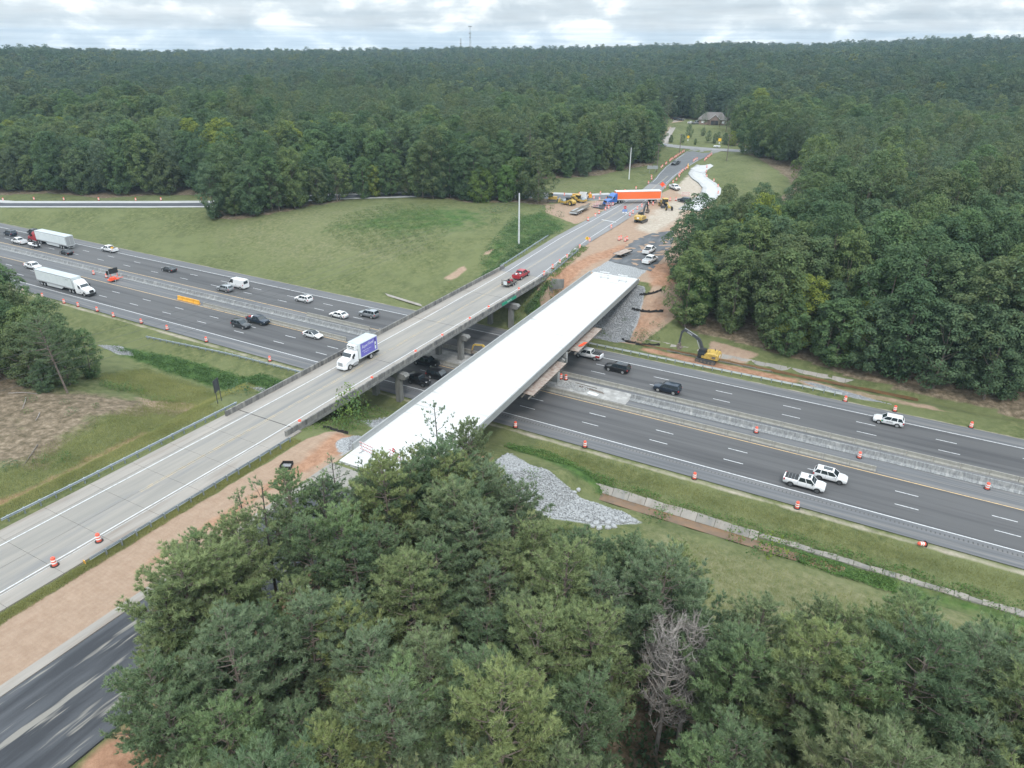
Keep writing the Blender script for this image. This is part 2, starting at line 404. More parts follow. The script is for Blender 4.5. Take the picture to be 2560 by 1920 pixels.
# clearings without trees (u, v)
CLEAR = [
 [(-420,131.5),(-420,158),(-340,150),(-319,155),(-305,166),(-274,167),(-260,179),(-240,186),(-222,182),(-212,168),(-205,161),(-193,163),(-185,176),(-180,206),(-163,214),(-147,217),(-137,214),
  (-124,222),(-112,222),(-112,236),(-150,232),(-140,262),(-129,272),(-117.5,285),(-113.5,304),(-107,320),(-115,350),(-121,371),(-150,376),(-230,392),(-230,412),(-160,408),(-150,440),(-156,454),(-158,478),(-150,492),
  (-118,494),(-104,478),(-98,440),(-90,400),(-60,395),(-20,408),(-20,394),(-62,381),(-80,374),(-68,357),(-56,332),(-47,311),(-42,290),(-44,268),(-48,240),(-49,200),(-46.5,165),(-43,153),(-41,150.5),(-24,148.5),(-10,146),(-4,144),(24,142.5),(200,142),(200,131.5)],
 [(-420,92.5),(-420,76),(-160,74),(-150,72),(-138,68),(-131,60),(-129,52),(-134,46),(-150,35),(-150,-60),(-33,-60),(-34,9),(-39,16),(-43.5,22),(-49.0,28),(-49.8,40),(-49.3,57),(-46.5,62),(-42,66.5),(-35,61),(-29,58),(-20,58.5),(-12,57.8),(-5,54.5),(-3,57.5),(8,60),(15,60),(40,66),(200,72),(200,92.5)],
 [(-420,90),(200,90),(200,134),(-420,134)],
]
def open_land(u, v):
    r = np.zeros(np.shape(u), bool)
    for P in CLEAR: r |= inpoly(u, v, P)
    for PL, hw in ((RAMP, 6), (CROSS, 6.5)):
        d, _ = seg_dist(np.asarray(u, float), np.asarray(v, float), PL); r |= d < hw
    return r

# surface zones: (attribute, polygon in u/v, softness in metres, strength)
ZN = {k: [] for k in ('dirt','clay','gravel','lush','dry','litter','pale')}
def zone(kind, P, soft=1.2, amt=1.): ZN[kind].append((P, soft, amt))
zone('dirt', [(-70.8,-60),(-70.8,33),(-70.4,64),(-68.5,70),(-63,67),(-62.3,62),(-62.5,-60)], .5)
zone('clay', [(-66.5,34),(-65.2,34),(-64.6,56),(-62.8,66),(-66,70),(-68.4,68.5),(-66.5,60)], .8, .8)
zone('clay', [(-49.2,-60),(-49.2,66),(-46,66),(-44,40),(-44,-60)], .8, .9)
zone('gravel', [(-66,66),(-62.6,63.5),(-62.6,71),(-66,70.5)], .5)
zone('gravel', [(-70,84),(-55,80),(-55,72),(-71,77)], 1.2, .9)
zone('dirt', [(-76.5,153),(-78.2,165),(-79.3,190),(-80.2,215),(-82,240),(-84,262),(-84,285),(-76,290),(-68,268),(-62,255),(-56,200),(-47,175),(-50,160),(-66,160),(-73,144),(-76.5,149)], .8)
zone('clay', [(-75,150),(-71,150),(-66.5,185),(-69,190),(-74,172)], 1.5, .85)
zone('clay', [(-51,159),(-47.5,160),(-46,190),(-52,178),(-57,172)], 1.2, .8)
zone('gravel', [(-67.5,160.5),(-55,160.5),(-55.5,170),(-67,171)], .6, .9)
zone('pale', [(-73,206),(-66,203),(-65,225),(-70,262),(-76,262),(-77,235)], 2, .8)
zone('pale', [(-84,318),(-80.5,300),(-75,288),(-70.8,270),(-72,262),(-80,268),(-84,285),(-87,305)], 1.2, .8)
zone('gravel', [(-61,158.5),(-52.2,158.5),(-50,150),(-49,141),(-51,138),(-62,137.5),(-67,140),(-66,158)], .6)
zone('dirt', [(-50.5,160),(-46.5,170),(-41.8,152),(-43,148.5),(-48,139),(-52,138.8)], .8)
zone('clay', [(-50.5,158),(-45,158),(-43.5,148),(-48,140.5),(-51.5,140)], 2, .55)
zone('dirt', [(-33,148),(-22,146),(-24,141),(-32,140.5)], 1.2, .9)
zone('clay', [(-45,138.6),(-13,138.2),(-13,135.8),(-30,134.6),(-45,136.6)], .7, .95)
zone('dirt', [(-16,139),(10,139),(16,136.8),(-10,134.9)], .7, .6)
zone('gravel', [(-12.5,138.2),(-4,137.2),(4,134.9),(-2,134.6),(-8,135.2)], .7)
zone('dirt', [(-112,224),(-106,212),(-92,204),(-90.5,204),(-90.8,238),(-99,240),(-106,232)], 1., .9)
zone('litter', [(-140,56),(-124,57),(-112,65),(-104,70),(-100,66),(-106,55),(-99,42),(-118,30),(-150,25)], 3, .9)
zone('dirt', [(-113,66),(-104,71.5),(-98.5,70),(-100,66),(-107,63.5)], 1.8, .75)
zone('clay', [(-93,56),(-92.2,40),(-93.5,15),(-95.5,15),(-95,40),(-96,58)], .9, .55)
zone('lush', [(-147,84),(-130,86.5),(-104,87),(-92,86),(-93,80),(-108,81),(-126,81),(-146,82)], 1.5)
zone('lush', [(-50,88.5),(-43,90),(-34,86.5),(-20,84.5),(0,85.5),(25,86),(25,83),(-5,82.6),(-20,82.4),(-38,84.4),(-48,85)], 1.5, .8)
zone('gravel', [(-47,84),(-42,80.8),(-26.5,80.4),(-23.5,79),(-28,75),(-34,73),(-45,71)], .8)
zone('clay', [(-52,79),(-47,79),(-46.5,60),(-50,60)], 1., .8)
zone('dry', [(-22,78),(0,80.4),(40,82),(60,70),(15,60),(-3,57),(-14,60),(-20,66)], 2.5)
zone('dry', [(-200,150),(-160,140),(-120,150),(-115,175),(-150,205),(-185,180)], 8, .5)
zone('lush', [(-160,163),(-135,166),(-118,172),(-112,186),(-119,203),(-134,207),(-152,196)], 9, .62)
zone('lush', [(-93,150),(-91,200),(-107,214),(-112,200),(-105,180),(-100,160)], 3, .6)
zone('lush', [(-66,140),(-68,156),(-75,150),(-75,140)], 2, .8)
zone('dirt', [(-104.5,150),(-101.5,150),(-100,156),(-103,158)], 1.2, .8)
zone('dirt', [(-100.6,163),(-98.8,164),(-99,168),(-101,167)], .8, .8)
zone('gravel', [(-150,82.5),(-141,81.5),(-137,83),(-145,84.6)], .8, .9)
zone('gravel', [(-96,77),(-91.5,76),(-91.5,79),(-95,79.5)], .8, .9)
zone('dirt', [(-149,480),(-141,480),(-145,460),(-134,430),(-129,415),(-124,390),(-128,390),(-134,415),(-141,445)], .8, .9)
zone('dry', [(-110,240),(-150,236),(-120,284),(-105,262)], 6, .35)
zone('dry', [(-62,300),(-52,300),(-60,335),(-70,345)], 4, .6)
def zone_vals(kind, u, v):
    r = np.zeros(u.shape)
    for P, soft, amt in ZN[kind]:
        b = np.array([p[:2] for p in P]); m_ = (u > b[:,0].min()-4*soft-2) & (u < b[:,0].max()+4*soft+2) & (v > b[:,1].min()-4*soft-2) & (v < b[:,1].max()+4*soft+2)
        if not m_.any(): continue
        sd = poly_sd(u[m_], v[m_], P)
        r[m_] = np.maximum(r[m_], amt*np.clip(.5+sd/(2*soft), 0, 1))
    if kind == 'litter':
        r = np.maximum(r, np.where(open_land(u, v), 0, .95))
    if kind == 'pale':       # sandy verge along the pavement edges
        for c in (92.6, 131.9):
            r = np.maximum(r, .52*np.clip(1.5-np.abs(v-c)/.5, 0, 1))
    return r

def ground_material():
    M = bpy.data.materials.new('ground'); M.use_nodes = True; T = M.node_tree; T.nodes.clear()
    out = T.nodes.new('ShaderNodeOutputMaterial'); b = T.nodes.new('ShaderNodeBsdfPrincipled'); b.inputs['Roughness'].default_value = .95
    b.inputs['Specular IOR Level'].default_value = .15
    T.links.new(b.outputs[0], out.inputs[0])
    tcn = T.nodes.new('ShaderNodeTexCoord'); P = tcn.outputs['Object']
    def noise(sc, det=5., ro=.6, st=None):
        n = T.nodes.new('ShaderNodeTexNoise'); n.inputs['Scale'].default_value = sc; n.inputs['Detail'].default_value = det; n.inputs['Roughness'].default_value = ro
        if st:
            q = T.nodes.new('ShaderNodeMapping'); q.inputs['Scale'].default_value = st; T.links.new(P, q.inputs[0]); T.links.new(q.outputs[0], n.inputs['Vector'])
        else: T.links.new(P, n.inputs['Vector'])
        return n.outputs[0]
    def ramp(src, *cs):
        r = T.nodes.new('ShaderNodeValToRGB'); e = r.color_ramp.elements
        e[0].position, e[0].color = cs[0][0], (*cs[0][1], 1); e[1].position, e[1].color = cs[1][0], (*cs[1][1], 1)
        for p, c in cs[2:]: q = e.new(p); q.color = (*c, 1)
        T.links.new(src, r.inputs[0]); return r.outputs[0]
    def mix(f, a, c, mode='MIX'):
        x = T.nodes.new('ShaderNodeMixRGB'); x.blend_type = mode
        for i, s in ((0, f), (1, a), (2, c)):
            if isinstance(s, (int, float)): x.inputs[i].default_value = s
            elif isinstance(s, tuple): x.inputs[i].default_value = (*s, 1)
            else: T.links.new(s, x.inputs[i])
        return x.outputs[0]
    def mth(op, a, c, d=None):
        x = T.nodes.new('ShaderNodeMath'); x.operation = op
        for i, s in ((0, a), (1, c), (2, d)):
            if s is None: continue
            if isinstance(s, (int, float)): x.inputs[i].default_value = s
            else: T.links.new(s, x.inputs[i])
        return x.outputs[0]
    nf = noise(.9, 8., .7); nb = noise(.06, 4.); nm = noise(.22, 5., .65); nfine = noise(5., 3., .6)
    grass = ramp(nf, (.33,(.056,.072,.028)), (.50,(.100,.116,.047)), (.67,(.160,.162,.075)))
    grass = mix(ramp(nb, (.40,(0,0,0)), (.62,(1,1,1))), grass, (.125,.140,.062))
    grass = mix(mth('MULTIPLY', ramp(nm, (.50,(0,0,0)), (.68,(1,1,1))), .65), grass, (.068,.085,.036))
    col = grass
    def attr(n):
        a = T.nodes.new('ShaderNodeAttribute'); a.attribute_name = n; return a.outputs['Fac']
    def lay(col, name, c, rough_noise, width=.55, sharp=.16):
        # threshold the soft zone value with noise: a ragged but crisp natural edge
        f = mth('MULTIPLY_ADD', mth('SUBTRACT', rough_noise, .5), width*2, attr(name))
        mr = T.nodes.new('ShaderNodeMapRange'); mr.inputs[1].default_value = .5-sharp; mr.inputs[2].default_value = .5+sharp
        T.links.new(f, mr.inputs[0])
        return mix(mr.outputs[0], col, c)
    col = lay(col, 'dry', ramp(nf, (.36,(.100,.115,.050)), (.64,(.185,.180,.100))), nm, .6, .3)
    col = lay(col, 'lush', ramp(nf, (.36,(.030,.062,.018)), (.64,(.070,.125,.032))), nm, .7, .2)
    col = lay(col, 'litter', ramp(nf, (.34,(.075,.062,.036)), (.50,(.150,.118,.082)), (.66,(.27,.215,.155))), nm, .8, .2)
    tracks = noise(1.0, 4., .55, (3.2,.28,1))
    wv = T.nodes.new('ShaderNodeTexWave'); wv.wave_type = 'BANDS'; wv.bands_direction = 'Y'; wv.inputs['Scale'].default_value = .7; wv.inputs['Distortion'].default_value = 6.0; wv.inputs['Detail'].default_value = 3; wv.inputs['Detail Scale'].default_value = .35
    T.links.new(P, wv.inputs['Vector'])
    dirt = mix(mth('MULTIPLY', tracks, .7), ramp(nf, (.36,(.28,.205,.150)), (.64,(.37,.285,.215))), (.25,.165,.115))
    dirt = mix(mth('MULTIPLY', mth('MULTIPLY', wv.outputs['Fac'], nm), .45), dirt, (.26,.18,.13))
    col = lay(col, 'dirt', dirt, nm, .45, .12)
    col = lay(col, 'clay', ramp(nf, (.36,(.23,.125,.078)), (.64,(.36,.215,.14))), nm, .6, .25)
    col = lay(col, 'pale', ramp(nf, (.36,(.30,.26,.21)), (.64,(.42,.37,.31))), nm, .5, .25)
    col = lay(col, 'gravel', ramp(nfine, (.36,(.17,.175,.18)), (.64,(.36,.37,.375))), nm, .35, .12)
    T.links.new(col, b.inputs['Base Color'])
    bp = T.nodes.new('ShaderNodeBump'); bp.inputs['Strength'].default_value = .6; bp.inputs['Distance'].default_value = .25
    T.links.new(mth('ADD', noise(2.2, 6., .7), mth('MULTIPLY', nfine, .3)), bp.inputs['Height']); T.links.new(bp.outputs[0], b.inputs['Normal'])
    MATS['ground'] = M
ground_material()

def grid_mesh(name, us, vs, mt, drop=None):
    U, V = np.meshgrid(us, vs, indexing='ij'); nu, nv = U.shape
    Z = height(U.ravel(), V.ravel())
    if drop is not None: Z = Z + drop(U.ravel(), V.ravel())
    co = np.stack([U.ravel(), V.ravel(), Z], 1)
    i = np.arange(nu-1)[:,None]*nv+np.arange(nv-1)[None,:]
    F = np.stack([i, i+nv, i+nv+1, i+1], -1).reshape(-1, 4)
    me = bpy.data.meshes.new(name)
    me.vertices.add(len(co)); me.vertices.foreach_set('co', co.ravel())
    me.loops.add(F.size); me.loops.foreach_set('vertex_index', F.ravel())
    me.polygons.add(len(F)); me.polygons.foreach_set('loop_start', np.arange(0, F.size, 4)); me.polygons.foreach_set('loop_total', np.full(len(F), 4))
    me.polygons.foreach_set('use_smooth', np.ones(len(F), bool))
    me.materials.append(MATS[mt])
    for k in ZN:
        a = me.attributes.new(k, 'FLOAT', 'POINT'); a.data.foreach_set('value', zone_vals(k, U.ravel(), V.ravel()).astype(np.float32))
    me.update(); me.validate()
    o = bpy.data.objects.new(name, me); COL.objects.link(o)
    return tag(o, kind='structure')
us = np.concatenate([np.arange(-420,-150,3.), np.arange(-150,40,.9), np.arange(40,140,3.)])
vs = np.concatenate([np.arange(-40,8,4.), np.arange(8,92,.9), [92.3,92.5], np.arange(94,131,4.), [131.6,132.2], np.arange(132.8,260,.9), np.arange(260,420,1.8), np.arange(420,560,4.)])
tag(grid_mesh('ground', us, vs, 'ground'), 'grass, red dirt and gravel ground on both sides of the highway', kind='structure')
# hills beyond: coarser sheet, sunk under the near ground where both exist
def sink(u, v): return np.where((u > -417) & (u < 135) & (v > -37) & (v < 553), -4., 0)
u2 = np.concatenate([np.arange(-3600,-417,40.), [-417.], np.arange(-400,135,22.), [136.], np.arange(170,3800,40.)])
v2 = np.concatenate([np.arange(-900,-37,60.), [-36.], np.arange(-20,550,22.), [554.], np.arange(580,3700,40.)])
tag(grid_mesh('hills', u2, v2, 'ground', sink), 'rolling wooded hills running out to the horizon', kind='structure')
# ------------------------------------------------------------------ roads
def sheet(name, mt, quads, kind='structure', label=None, parent=None):
    mb = MB()
    for q in quads: mb.quad(*q)
    o = mb.build(name, mt, parent)
    return tag(o, label, kind=kind if parent is None else None)
def rect(x0, x1, y0, y1, z): return ((x0,y0,z),(x1,y0,z),(x1,y1,z),(x0,y1,z))
HX0, HX1 = -640, 170
LN = [93.35, 97.15, 108.3, 112.2, 117.15, 128.35, 131.75]
sheet('highway_lanes', 'asphalt_lane', [rect(HX0,HX1,LN[1],LN[2],0), rect(HX0,HX1,LN[4],LN[5],0)], label='dark asphalt lanes of the six lane highway')
sheet('highway_shoulder', 'asphalt_shoulder', [rect(HX0,HX1,LN[0],LN[1],0), rect(HX0,HX1,LN[2],LN[4],0), rect(HX0,HX1,LN[5],LN[6],0)], label='lighter asphalt shoulders and median of the highway')
# painted lines: 4 mm sheets
mk = MB(); Z1 = .004
for v in (97.2, 128.27): mk.quad(*rect(HX0,HX1,v-.09,v+.09,Z1))
def dashes(v, u0):
    u = u0 - 12.192*50
    while u < HX1-4:
        if u > HX0: mk.quad(*rect(u,u+3.05,v-.075,v+.075,Z1))
        u += 12.192
for v, u0 in ((104.52,-30.35),(100.86,-30.18),(120.95,-12.87),(124.61,-13.33)): dashes(v, u0)
tag(mk.build('white_road_markings', 'paint_white'), 'white lane dashes and edge lines painted on the highway', kind='structure')
my = MB()
for v in (108.15, 117.3): my.quad(*rect(HX0,HX1,v-.09,v+.09,Z1))
tag(my.build('yellow_road_markings', 'paint_yellow'), 'yellow edge lines painted beside the highway median', kind='structure')
# rumble strip grooves on the near shoulder
rb = MB()
u = -330
while u < 60:
    rb.quad(*rect(u,u+.18,95.95,96.45,Z1)); u += .55
tag(rb.build('rumble_strip', 'asphalt_lane'), 'row of short grooves milled into the near shoulder', kind='stuff')

# median barrier wall, cast in place: wide foot, sloping faces
MW = [(112.45,0),(114.3,0),(114.3,.12),(113.9,.28),(113.72,.92),(113.42,.92),(113.15,.30),(112.45,.10)]
def wall_thing(name, x0, x1, label, prof=MW, m_='concrete_median'):
    t = thing(name, label, 'median barrier', (x0,0,0))
    x = 0; L = x1-x0
    while x < L-.01:
        w = min(6.1, L-x)
        mb = MB(); mb.prism(prof, x+.012, x+w-.012); mb.build('wall_section', m_, t); x += w
    return t
wall_thing('median_barrier', -330, -99, 'long mottled concrete median barrier wall west of the old overpass')
wall_thing('median_barrier', -38.2, 120, 'long mottled concrete median barrier wall east of the white overpass')
# concrete pad in the median between the two jersey rows, around the bridge piers
pad = MB(); pad.box(-99,-38.2,110.6,115.2,.0,.05)
mat('dusty_concrete', (.31,.305,.295), .9, c2=(.23,.225,.215), scale=.8, c3=(.40,.395,.38), scale3=.6, bump=.2, bscale=6)
tag(pad.build('median_pad', 'dusty_concrete'), 'pale dusty concrete median pad under the overpasses', kind='structure')

# ------------------------------------------------------------------ jersey barrier segments
JP = [(-.30,0),(.30,0),(.30,.08),(.14,.33),(.085,.81),(-.085,.81),(-.14,.33),(-.30,.08)]
jm = MB(); jm.prism(JP, -1.86, 1.86)
j0 = jm.build('jersey_barrier', 'concrete_barrier')
jers = []
def jersey_row(u0, u1, v, label, group, flare=None):
    n = int((u1-u0)/3.78)
    for i in range(n):
        u = u0+3.78*(i+.5)
        if not jers: o = j0
        else: o = j0.copy(); COL.objects.link(o)
        jers.append(o)
        o.location = (u, v+random.uniform(-.03,.03), 0); o.rotation_euler = (0,0,random.uniform(-.006,.006))
        tag(o, label, 'concrete barrier', group)
jersey_row(-147.3, -99, 108.85, 'grey concrete barrier block in the near row left of the old overpass', 'near jersey barrier row left of the old overpass')
jersey_row(-99, -61, 109.0, 'concrete barrier block of the near row in shade under the overpasses', 'near jersey barrier row under the overpasses')
jersey_row(-61, 4.4, 108.95, 'weathered concrete barrier block in the near row right of the white overpass', 'near jersey barrier row right of the white overpass')
jersey_row(-120.5, -99, 116.35, 'concrete barrier block in the far row beside the westbound lanes', 'far jersey barrier row left of the old overpass')
jersey_row(-99, -61, 116.5, 'concrete barrier block of the far row under the overpasses', 'far jersey barrier row under the overpasses')
jersey_row(-61, 60, 116.5, 'concrete barrier block in the long far row right of the white overpass', 'far jersey barrier row right of the white overpass')
# yellow water filled barriers
def water_barrier(u, v, rz, label, group, z=0):
    t = thing('water_barrier', label, 'water barrier', (u,v,z), rz, group)
    b = MB(); b.prism([(-.28,0),(.28,0),(.28,.2),(.16,.45),(.11,1.05),(-.11,1.05),(-.16,.45),(-.28,.2)], -.92, .92); b.build('body', 'plastic_yellow', t)
    r = MB()
    for x in (-.6,0,.6): r.box(x-.08,x+.08,-.32,.32,.1,.16); 
    r.box(-.98,.98,-.05,.05,.5,.58); r.build('ribs', 'plastic_yellow', t)
    return t
wb0 = water_barrier(-155.6, 108.8, 0, 'yellow plastic water barrier at the head of the near jersey row', 'yellow water barriers on the highway median')
for i in range(1, 4): copy_tree(wb0, (-155.6+1.98*i, 108.8-.0*i, 0), 0)

# ------------------------------------------------------------------ old road: concrete slabs south of the bridge
zr = lambda v: float(road_z(v))
# south approach, slab by slab
road_s = MB(); road_s.box(-86.3,-72.4,-60,66,6.2,6.55)
rs = tag(road_s.build('overpass_road_base', 'concrete_shoulder'), 'concrete base of the two lane road south of the old overpass', kind='structure')
cols = [(-86.3,-83.95,'concrete_shoulder'),(-83.9,-79.25,'concrete_old'),(-79.2,-74.95,'concrete_old'),(-74.9,-72.4,'concrete_shoulder')]
v = 65.9
while v > -58:
    for (a, b, mm) in cols:
        w = MB(); L = 6.0; g = .035
        z0 = zr(v-L); z1 = zr(v)
        w.add([(a,v-L+g,6.5),(b,v-L+g,6.5),(b,v,6.5),(a,v,6.5),(a,v-L+g,z0),(b,v-L+g,z0),(b,v,z1),(a,v,z1)],
              [(0,3,2,1),(4,5,6,7),(0,1,5,4),(1,2,6,5),(2,3,7,6),(3,0,4,7)])
        w.build('slab', mm, rs)
    v -= 6.0
# line helper on the old road: u as function of v
def ribbon(mb, uf, w, v0, v1, dz, zf=None, step=4.):
    n = max(1, int((v1-v0)/step)); zf = zf or zr
    for i in range(n):
        a = v0+(v1-v0)*i/n; b = v0+(v1-v0)*(i+1)/n
        ua, ub = uf(a), uf(b)
        mb.quad((ua-w/2,a,zf(a)+dz),(ua+w/2,a,zf(a)+dz),(ub+w/2,b,zf(b)+dz),(ub-w/2,b,zf(b)+dz))
UN = lambda v: interp(v, [-60,60,75,150,185,220,240,262,285], [-75.3,-75.2,-75.6,-76.7,-79.8,-82.0,-83.6,-86.0,-88.4])
UF = lambda v: interp(v, [-60,70,112,150,185,210,240,262], [-83.5,-83.2,-84.0,-85.3,-87.4,-88.2,-89.4,-91.0])
UY = lambda v: interp(v, [-60,47,68,114,170,195,240,262,285,305], [-79.1,-79.1,-79.4,-80.4,-82.6,-84.3,-86.5,-88.6,-91.5,-93.9])
# north approach
zn = MB(); vsn = np.arange(150.2, 383, 4.)
secs = []
for a in vsn: secs.append([(interp(a,RV,RL),a,zr(a)),(interp(a,RV,RR),a,zr(a))])
for A, B in zip(secs[:-1], secs[1:]): zn.quad(A[0],A[1],B[1],B[0])
mat('asphalt_grey', (.205,.204,.205), .9, c2=(.168,.168,.172), scale=.4, c3=(.20,.195,.19), scale3=.15, stretch=(1.5,.12,1), bump=.2, bscale=8)
mat('asphalt_mid', (.125,.130,.136), .9, c2=(.10,.105,.112), scale=.4, bump=.2, bscale=8)
tag(zn.build('overpass_road', 'asphalt_grey'), 'grey two lane road running north from the old overpass', kind='structure')
mid = MB()
LA = lambda v: interp(v, [283,292,300,320,345,372], [-94.6,-96.0,-97.8,-101.3,-104.2,-106.3])
RA = lambda v: interp(v, [283,292,300,320,345,372], [-88.4,-89.6,-90.8,-92.6,-93.6,-92.4])
vv = np.arange(279, 373, 4.)
for a, b in zip(vv[:-1], vv[1:]): mid.quad((LA(a),a,zr(a)+.006),(RA(a),a,zr(a)+.006),(RA(b),b,zr(b)+.006),(LA(b),b,zr(b)+.006))
tag(mid.build('resurfaced_road', 'asphalt_mid'), 'darker resurfaced stretch of the road beyond the junction', kind='structure')
# side roads
def road_line(name, P, w, mt, label, dz=0., z_extra=0.):
    mb = MB(); L = []
    for i, p in enumerate(P):
        a = P[max(i-1,0)]; b = P[min(i+1,len(P)-1)]
        d = Vector((b[0]-a[0], b[1]-a[1])).normalized(); n = Vector((-d.y, d.x)); ww = w[i] if hasattr(w, '__len__') else w
        L.append(((p[0]+n.x*ww/2, p[1]+n.y*ww/2, p[2]+dz), (p[0]-n.x*ww/2, p[1]-n.y*ww/2, p[2]+dz)))
    for A, B in zip(L[:-1], L[1:]): mb.quad(A[0],A[1],B[1],B[0])
    return tag(mb.build(name, mt), label, kind='structure')
def resample(P, step=6.):
    out = [tuple(P[0])]
    for a, b in zip(P[:-1], P[1:]):
        n = max(1, int(math.hypot(b[0]-a[0], b[1]-a[1])/step))
        for i in range(1, n+1): out.append(tuple(a[k]+(b[k]-a[k])*i/n for k in range(3)))
    return out
rp = resample(RAMP[:-1])
road_line('exit_ramp', rp, 11.6, 'concrete_white_road', 'pale concrete shoulders of the exit ramp climbing to the junction', .008)
mat('asphalt_new', (.050,.055,.066), .85, c2=(.065,.070,.080), scale=.5)
rpa = [p for p in rp if p[0] < -135]
road_line('ramp_lane', [(p[0]+.2,p[1]-.9,p[2]) for p in rpa], 5.6, 'asphalt_new', 'fresh dark asphalt lane of the exit ramp', .014)
rpb = [p for p in rp if p[0] >= -137]
road_line('ramp_mouth', [(p[0]+.8,p[1]-1.0,p[2]) for p in rpb], 7.8, 'asphalt_mid', 'grey asphalt mouth of the exit ramp at the junction', .014)
road_line('cross_road', resample(CROSS), 9.6, 'asphalt_grey', 'grey crossing road at the far T junction', .012)
cv = resample(CURVE, 3.)
road_line('curved_road', cv, 6.8, 'concrete_white_road', 'new white concrete road curving through the site', .02)
mat('white_concrete', (.46,.465,.465), .8, c2=(.38,.385,.385), scale=.8)
road_line('curved_lane', cv, 3.9, 'white_concrete', 'bright white middle strip of the new curved road', .026)
ap = MB(); ap.quad((-90.5,322,8.3),(-86.5,316,8.2),(-82.4,313,8.2),(-83.2,333,8.4),(-86,338,8.4))
tag(ap.build('road_apron', 'white_concrete'), 'white triangular apron joining the curved road', kind='structure')
kb = MB()
for i in range(len(cv)-1):
    for s in (-1,):
        a, b = cv[i], cv[i+1]; d = Vector((b[0]-a[0], b[1]-a[1], 0)).normalized(); n = Vector((-d.y, d.x, 0))*(-3.5)
        kb.bar(Vector(a)+n+Vector((0,0,.1)), Vector(b)+n+Vector((0,0,.1)), .3, .2)
tag(kb.build('kerb', 'concrete_new_rail'), 'grey kerb along the inner edge of the new curved road', kind='structure')
road_line('driveway', resample(DRIVE), 3.2, 'concrete_shoulder', 'pale gravel driveway climbing to the house', .05)
# black asphalt base of the road under construction (south) and north pad
bb = MB(); bb.box(-61.3,-49.6,-60,57.5,6.4,6.80)
tag(bb.build('new_road_base', 'black_base'), 'new black asphalt base with pale wheel streaks south of the white overpass', kind='structure')
cb = MB(); cb.box(-62.6,-61.35,-60,57.5,6.4,6.86)
tag(cb.build('road_edge_strip', 'concrete_shoulder'), 'pale edge strip between the red dirt and the black base', kind='structure')
apn = MB(); apn.box(-62.6,-49.6,57.55,61.4,6.4,6.90)
tag(apn.build('approach_slab', 'concrete_old'), 'grey approach slab at the south end of the white overpass', kind='structure')
bn = MB()
bl = [(-66.9,171),(-67.6,182),(-68.3,194),(-66.6,204),(-62.5,210)]; br = [(-54.2,168),(-55.2,180),(-57,192),(-59.2,202),(-61.5,209)]
for i in range(4): bn.quad((*bl[i],zr(bl[i][1])-.07),(*br[i],zr(br[i][1])-.07),(*br[i+1],zr(br[i+1][1])-.07),(*bl[i+1],zr(bl[i+1][1])-.07))
mat('north_base', (.060,.065,.073), .9, c2=(.125,.130,.138), scale=.35, stretch=(1.2,.35,1), lo=.4, hi=.66, bump=.4, bscale=5)
tag(bn.build('north_road_base', 'north_base'), 'dark asphalt base north of the white overpass with parked pickups', kind='structure')
bp_ = MB(); bp_.quad((-97.2,229,7.74),(-88.8,226.3,7.76),(-86.6,228,7.78),(-86.4,237,7.78),(-95.0,240,7.74))
tag(bp_.build('asphalt_patch', 'black_base'), 'black asphalt patch beside the junction', kind='structure')
# markings on the old road
wm = MB(); ym = MB()
ribbon(wm, UN, .16, -60, 262, .012); ribbon(wm, UF, .16, -60, 244, .012)
ribbon(wm, lambda v: LA(v)+.5, .14, 284, 360, .016); ribbon(wm, lambda v: RA(v)-.3, .14, 284, 345, .016)
for d in (-.16, .16): ribbon(ym, lambda v: UY(v)+d, .12, 44, 300, .012)
ribbon(wm, lambda v: UN(v)+.45, .05, -60, 60, .012)
wm.quad((-97,381,9.03),(-90,381,9.03),(-90,381.4,9.03),(-97,381.4,9.03)); wm.quad((-118,378.2,9.05),(-109,377.4,9.03),(-109,377.7,9.03),(-118,378.5,9.05))
wm.quad((-86.2,212,7.83),(-80.8,211,7.83),(-80.8,211.5,7.83),(-86.2,212.5,7.83))
tag(wm.build('white_line', 'paint_white'), 'white edge lines on the overpass road', kind='structure')
tag(ym.build('yellow_line', 'paint_faded_yellow'), 'worn double yellow centre line on the overpass road', kind='structure')

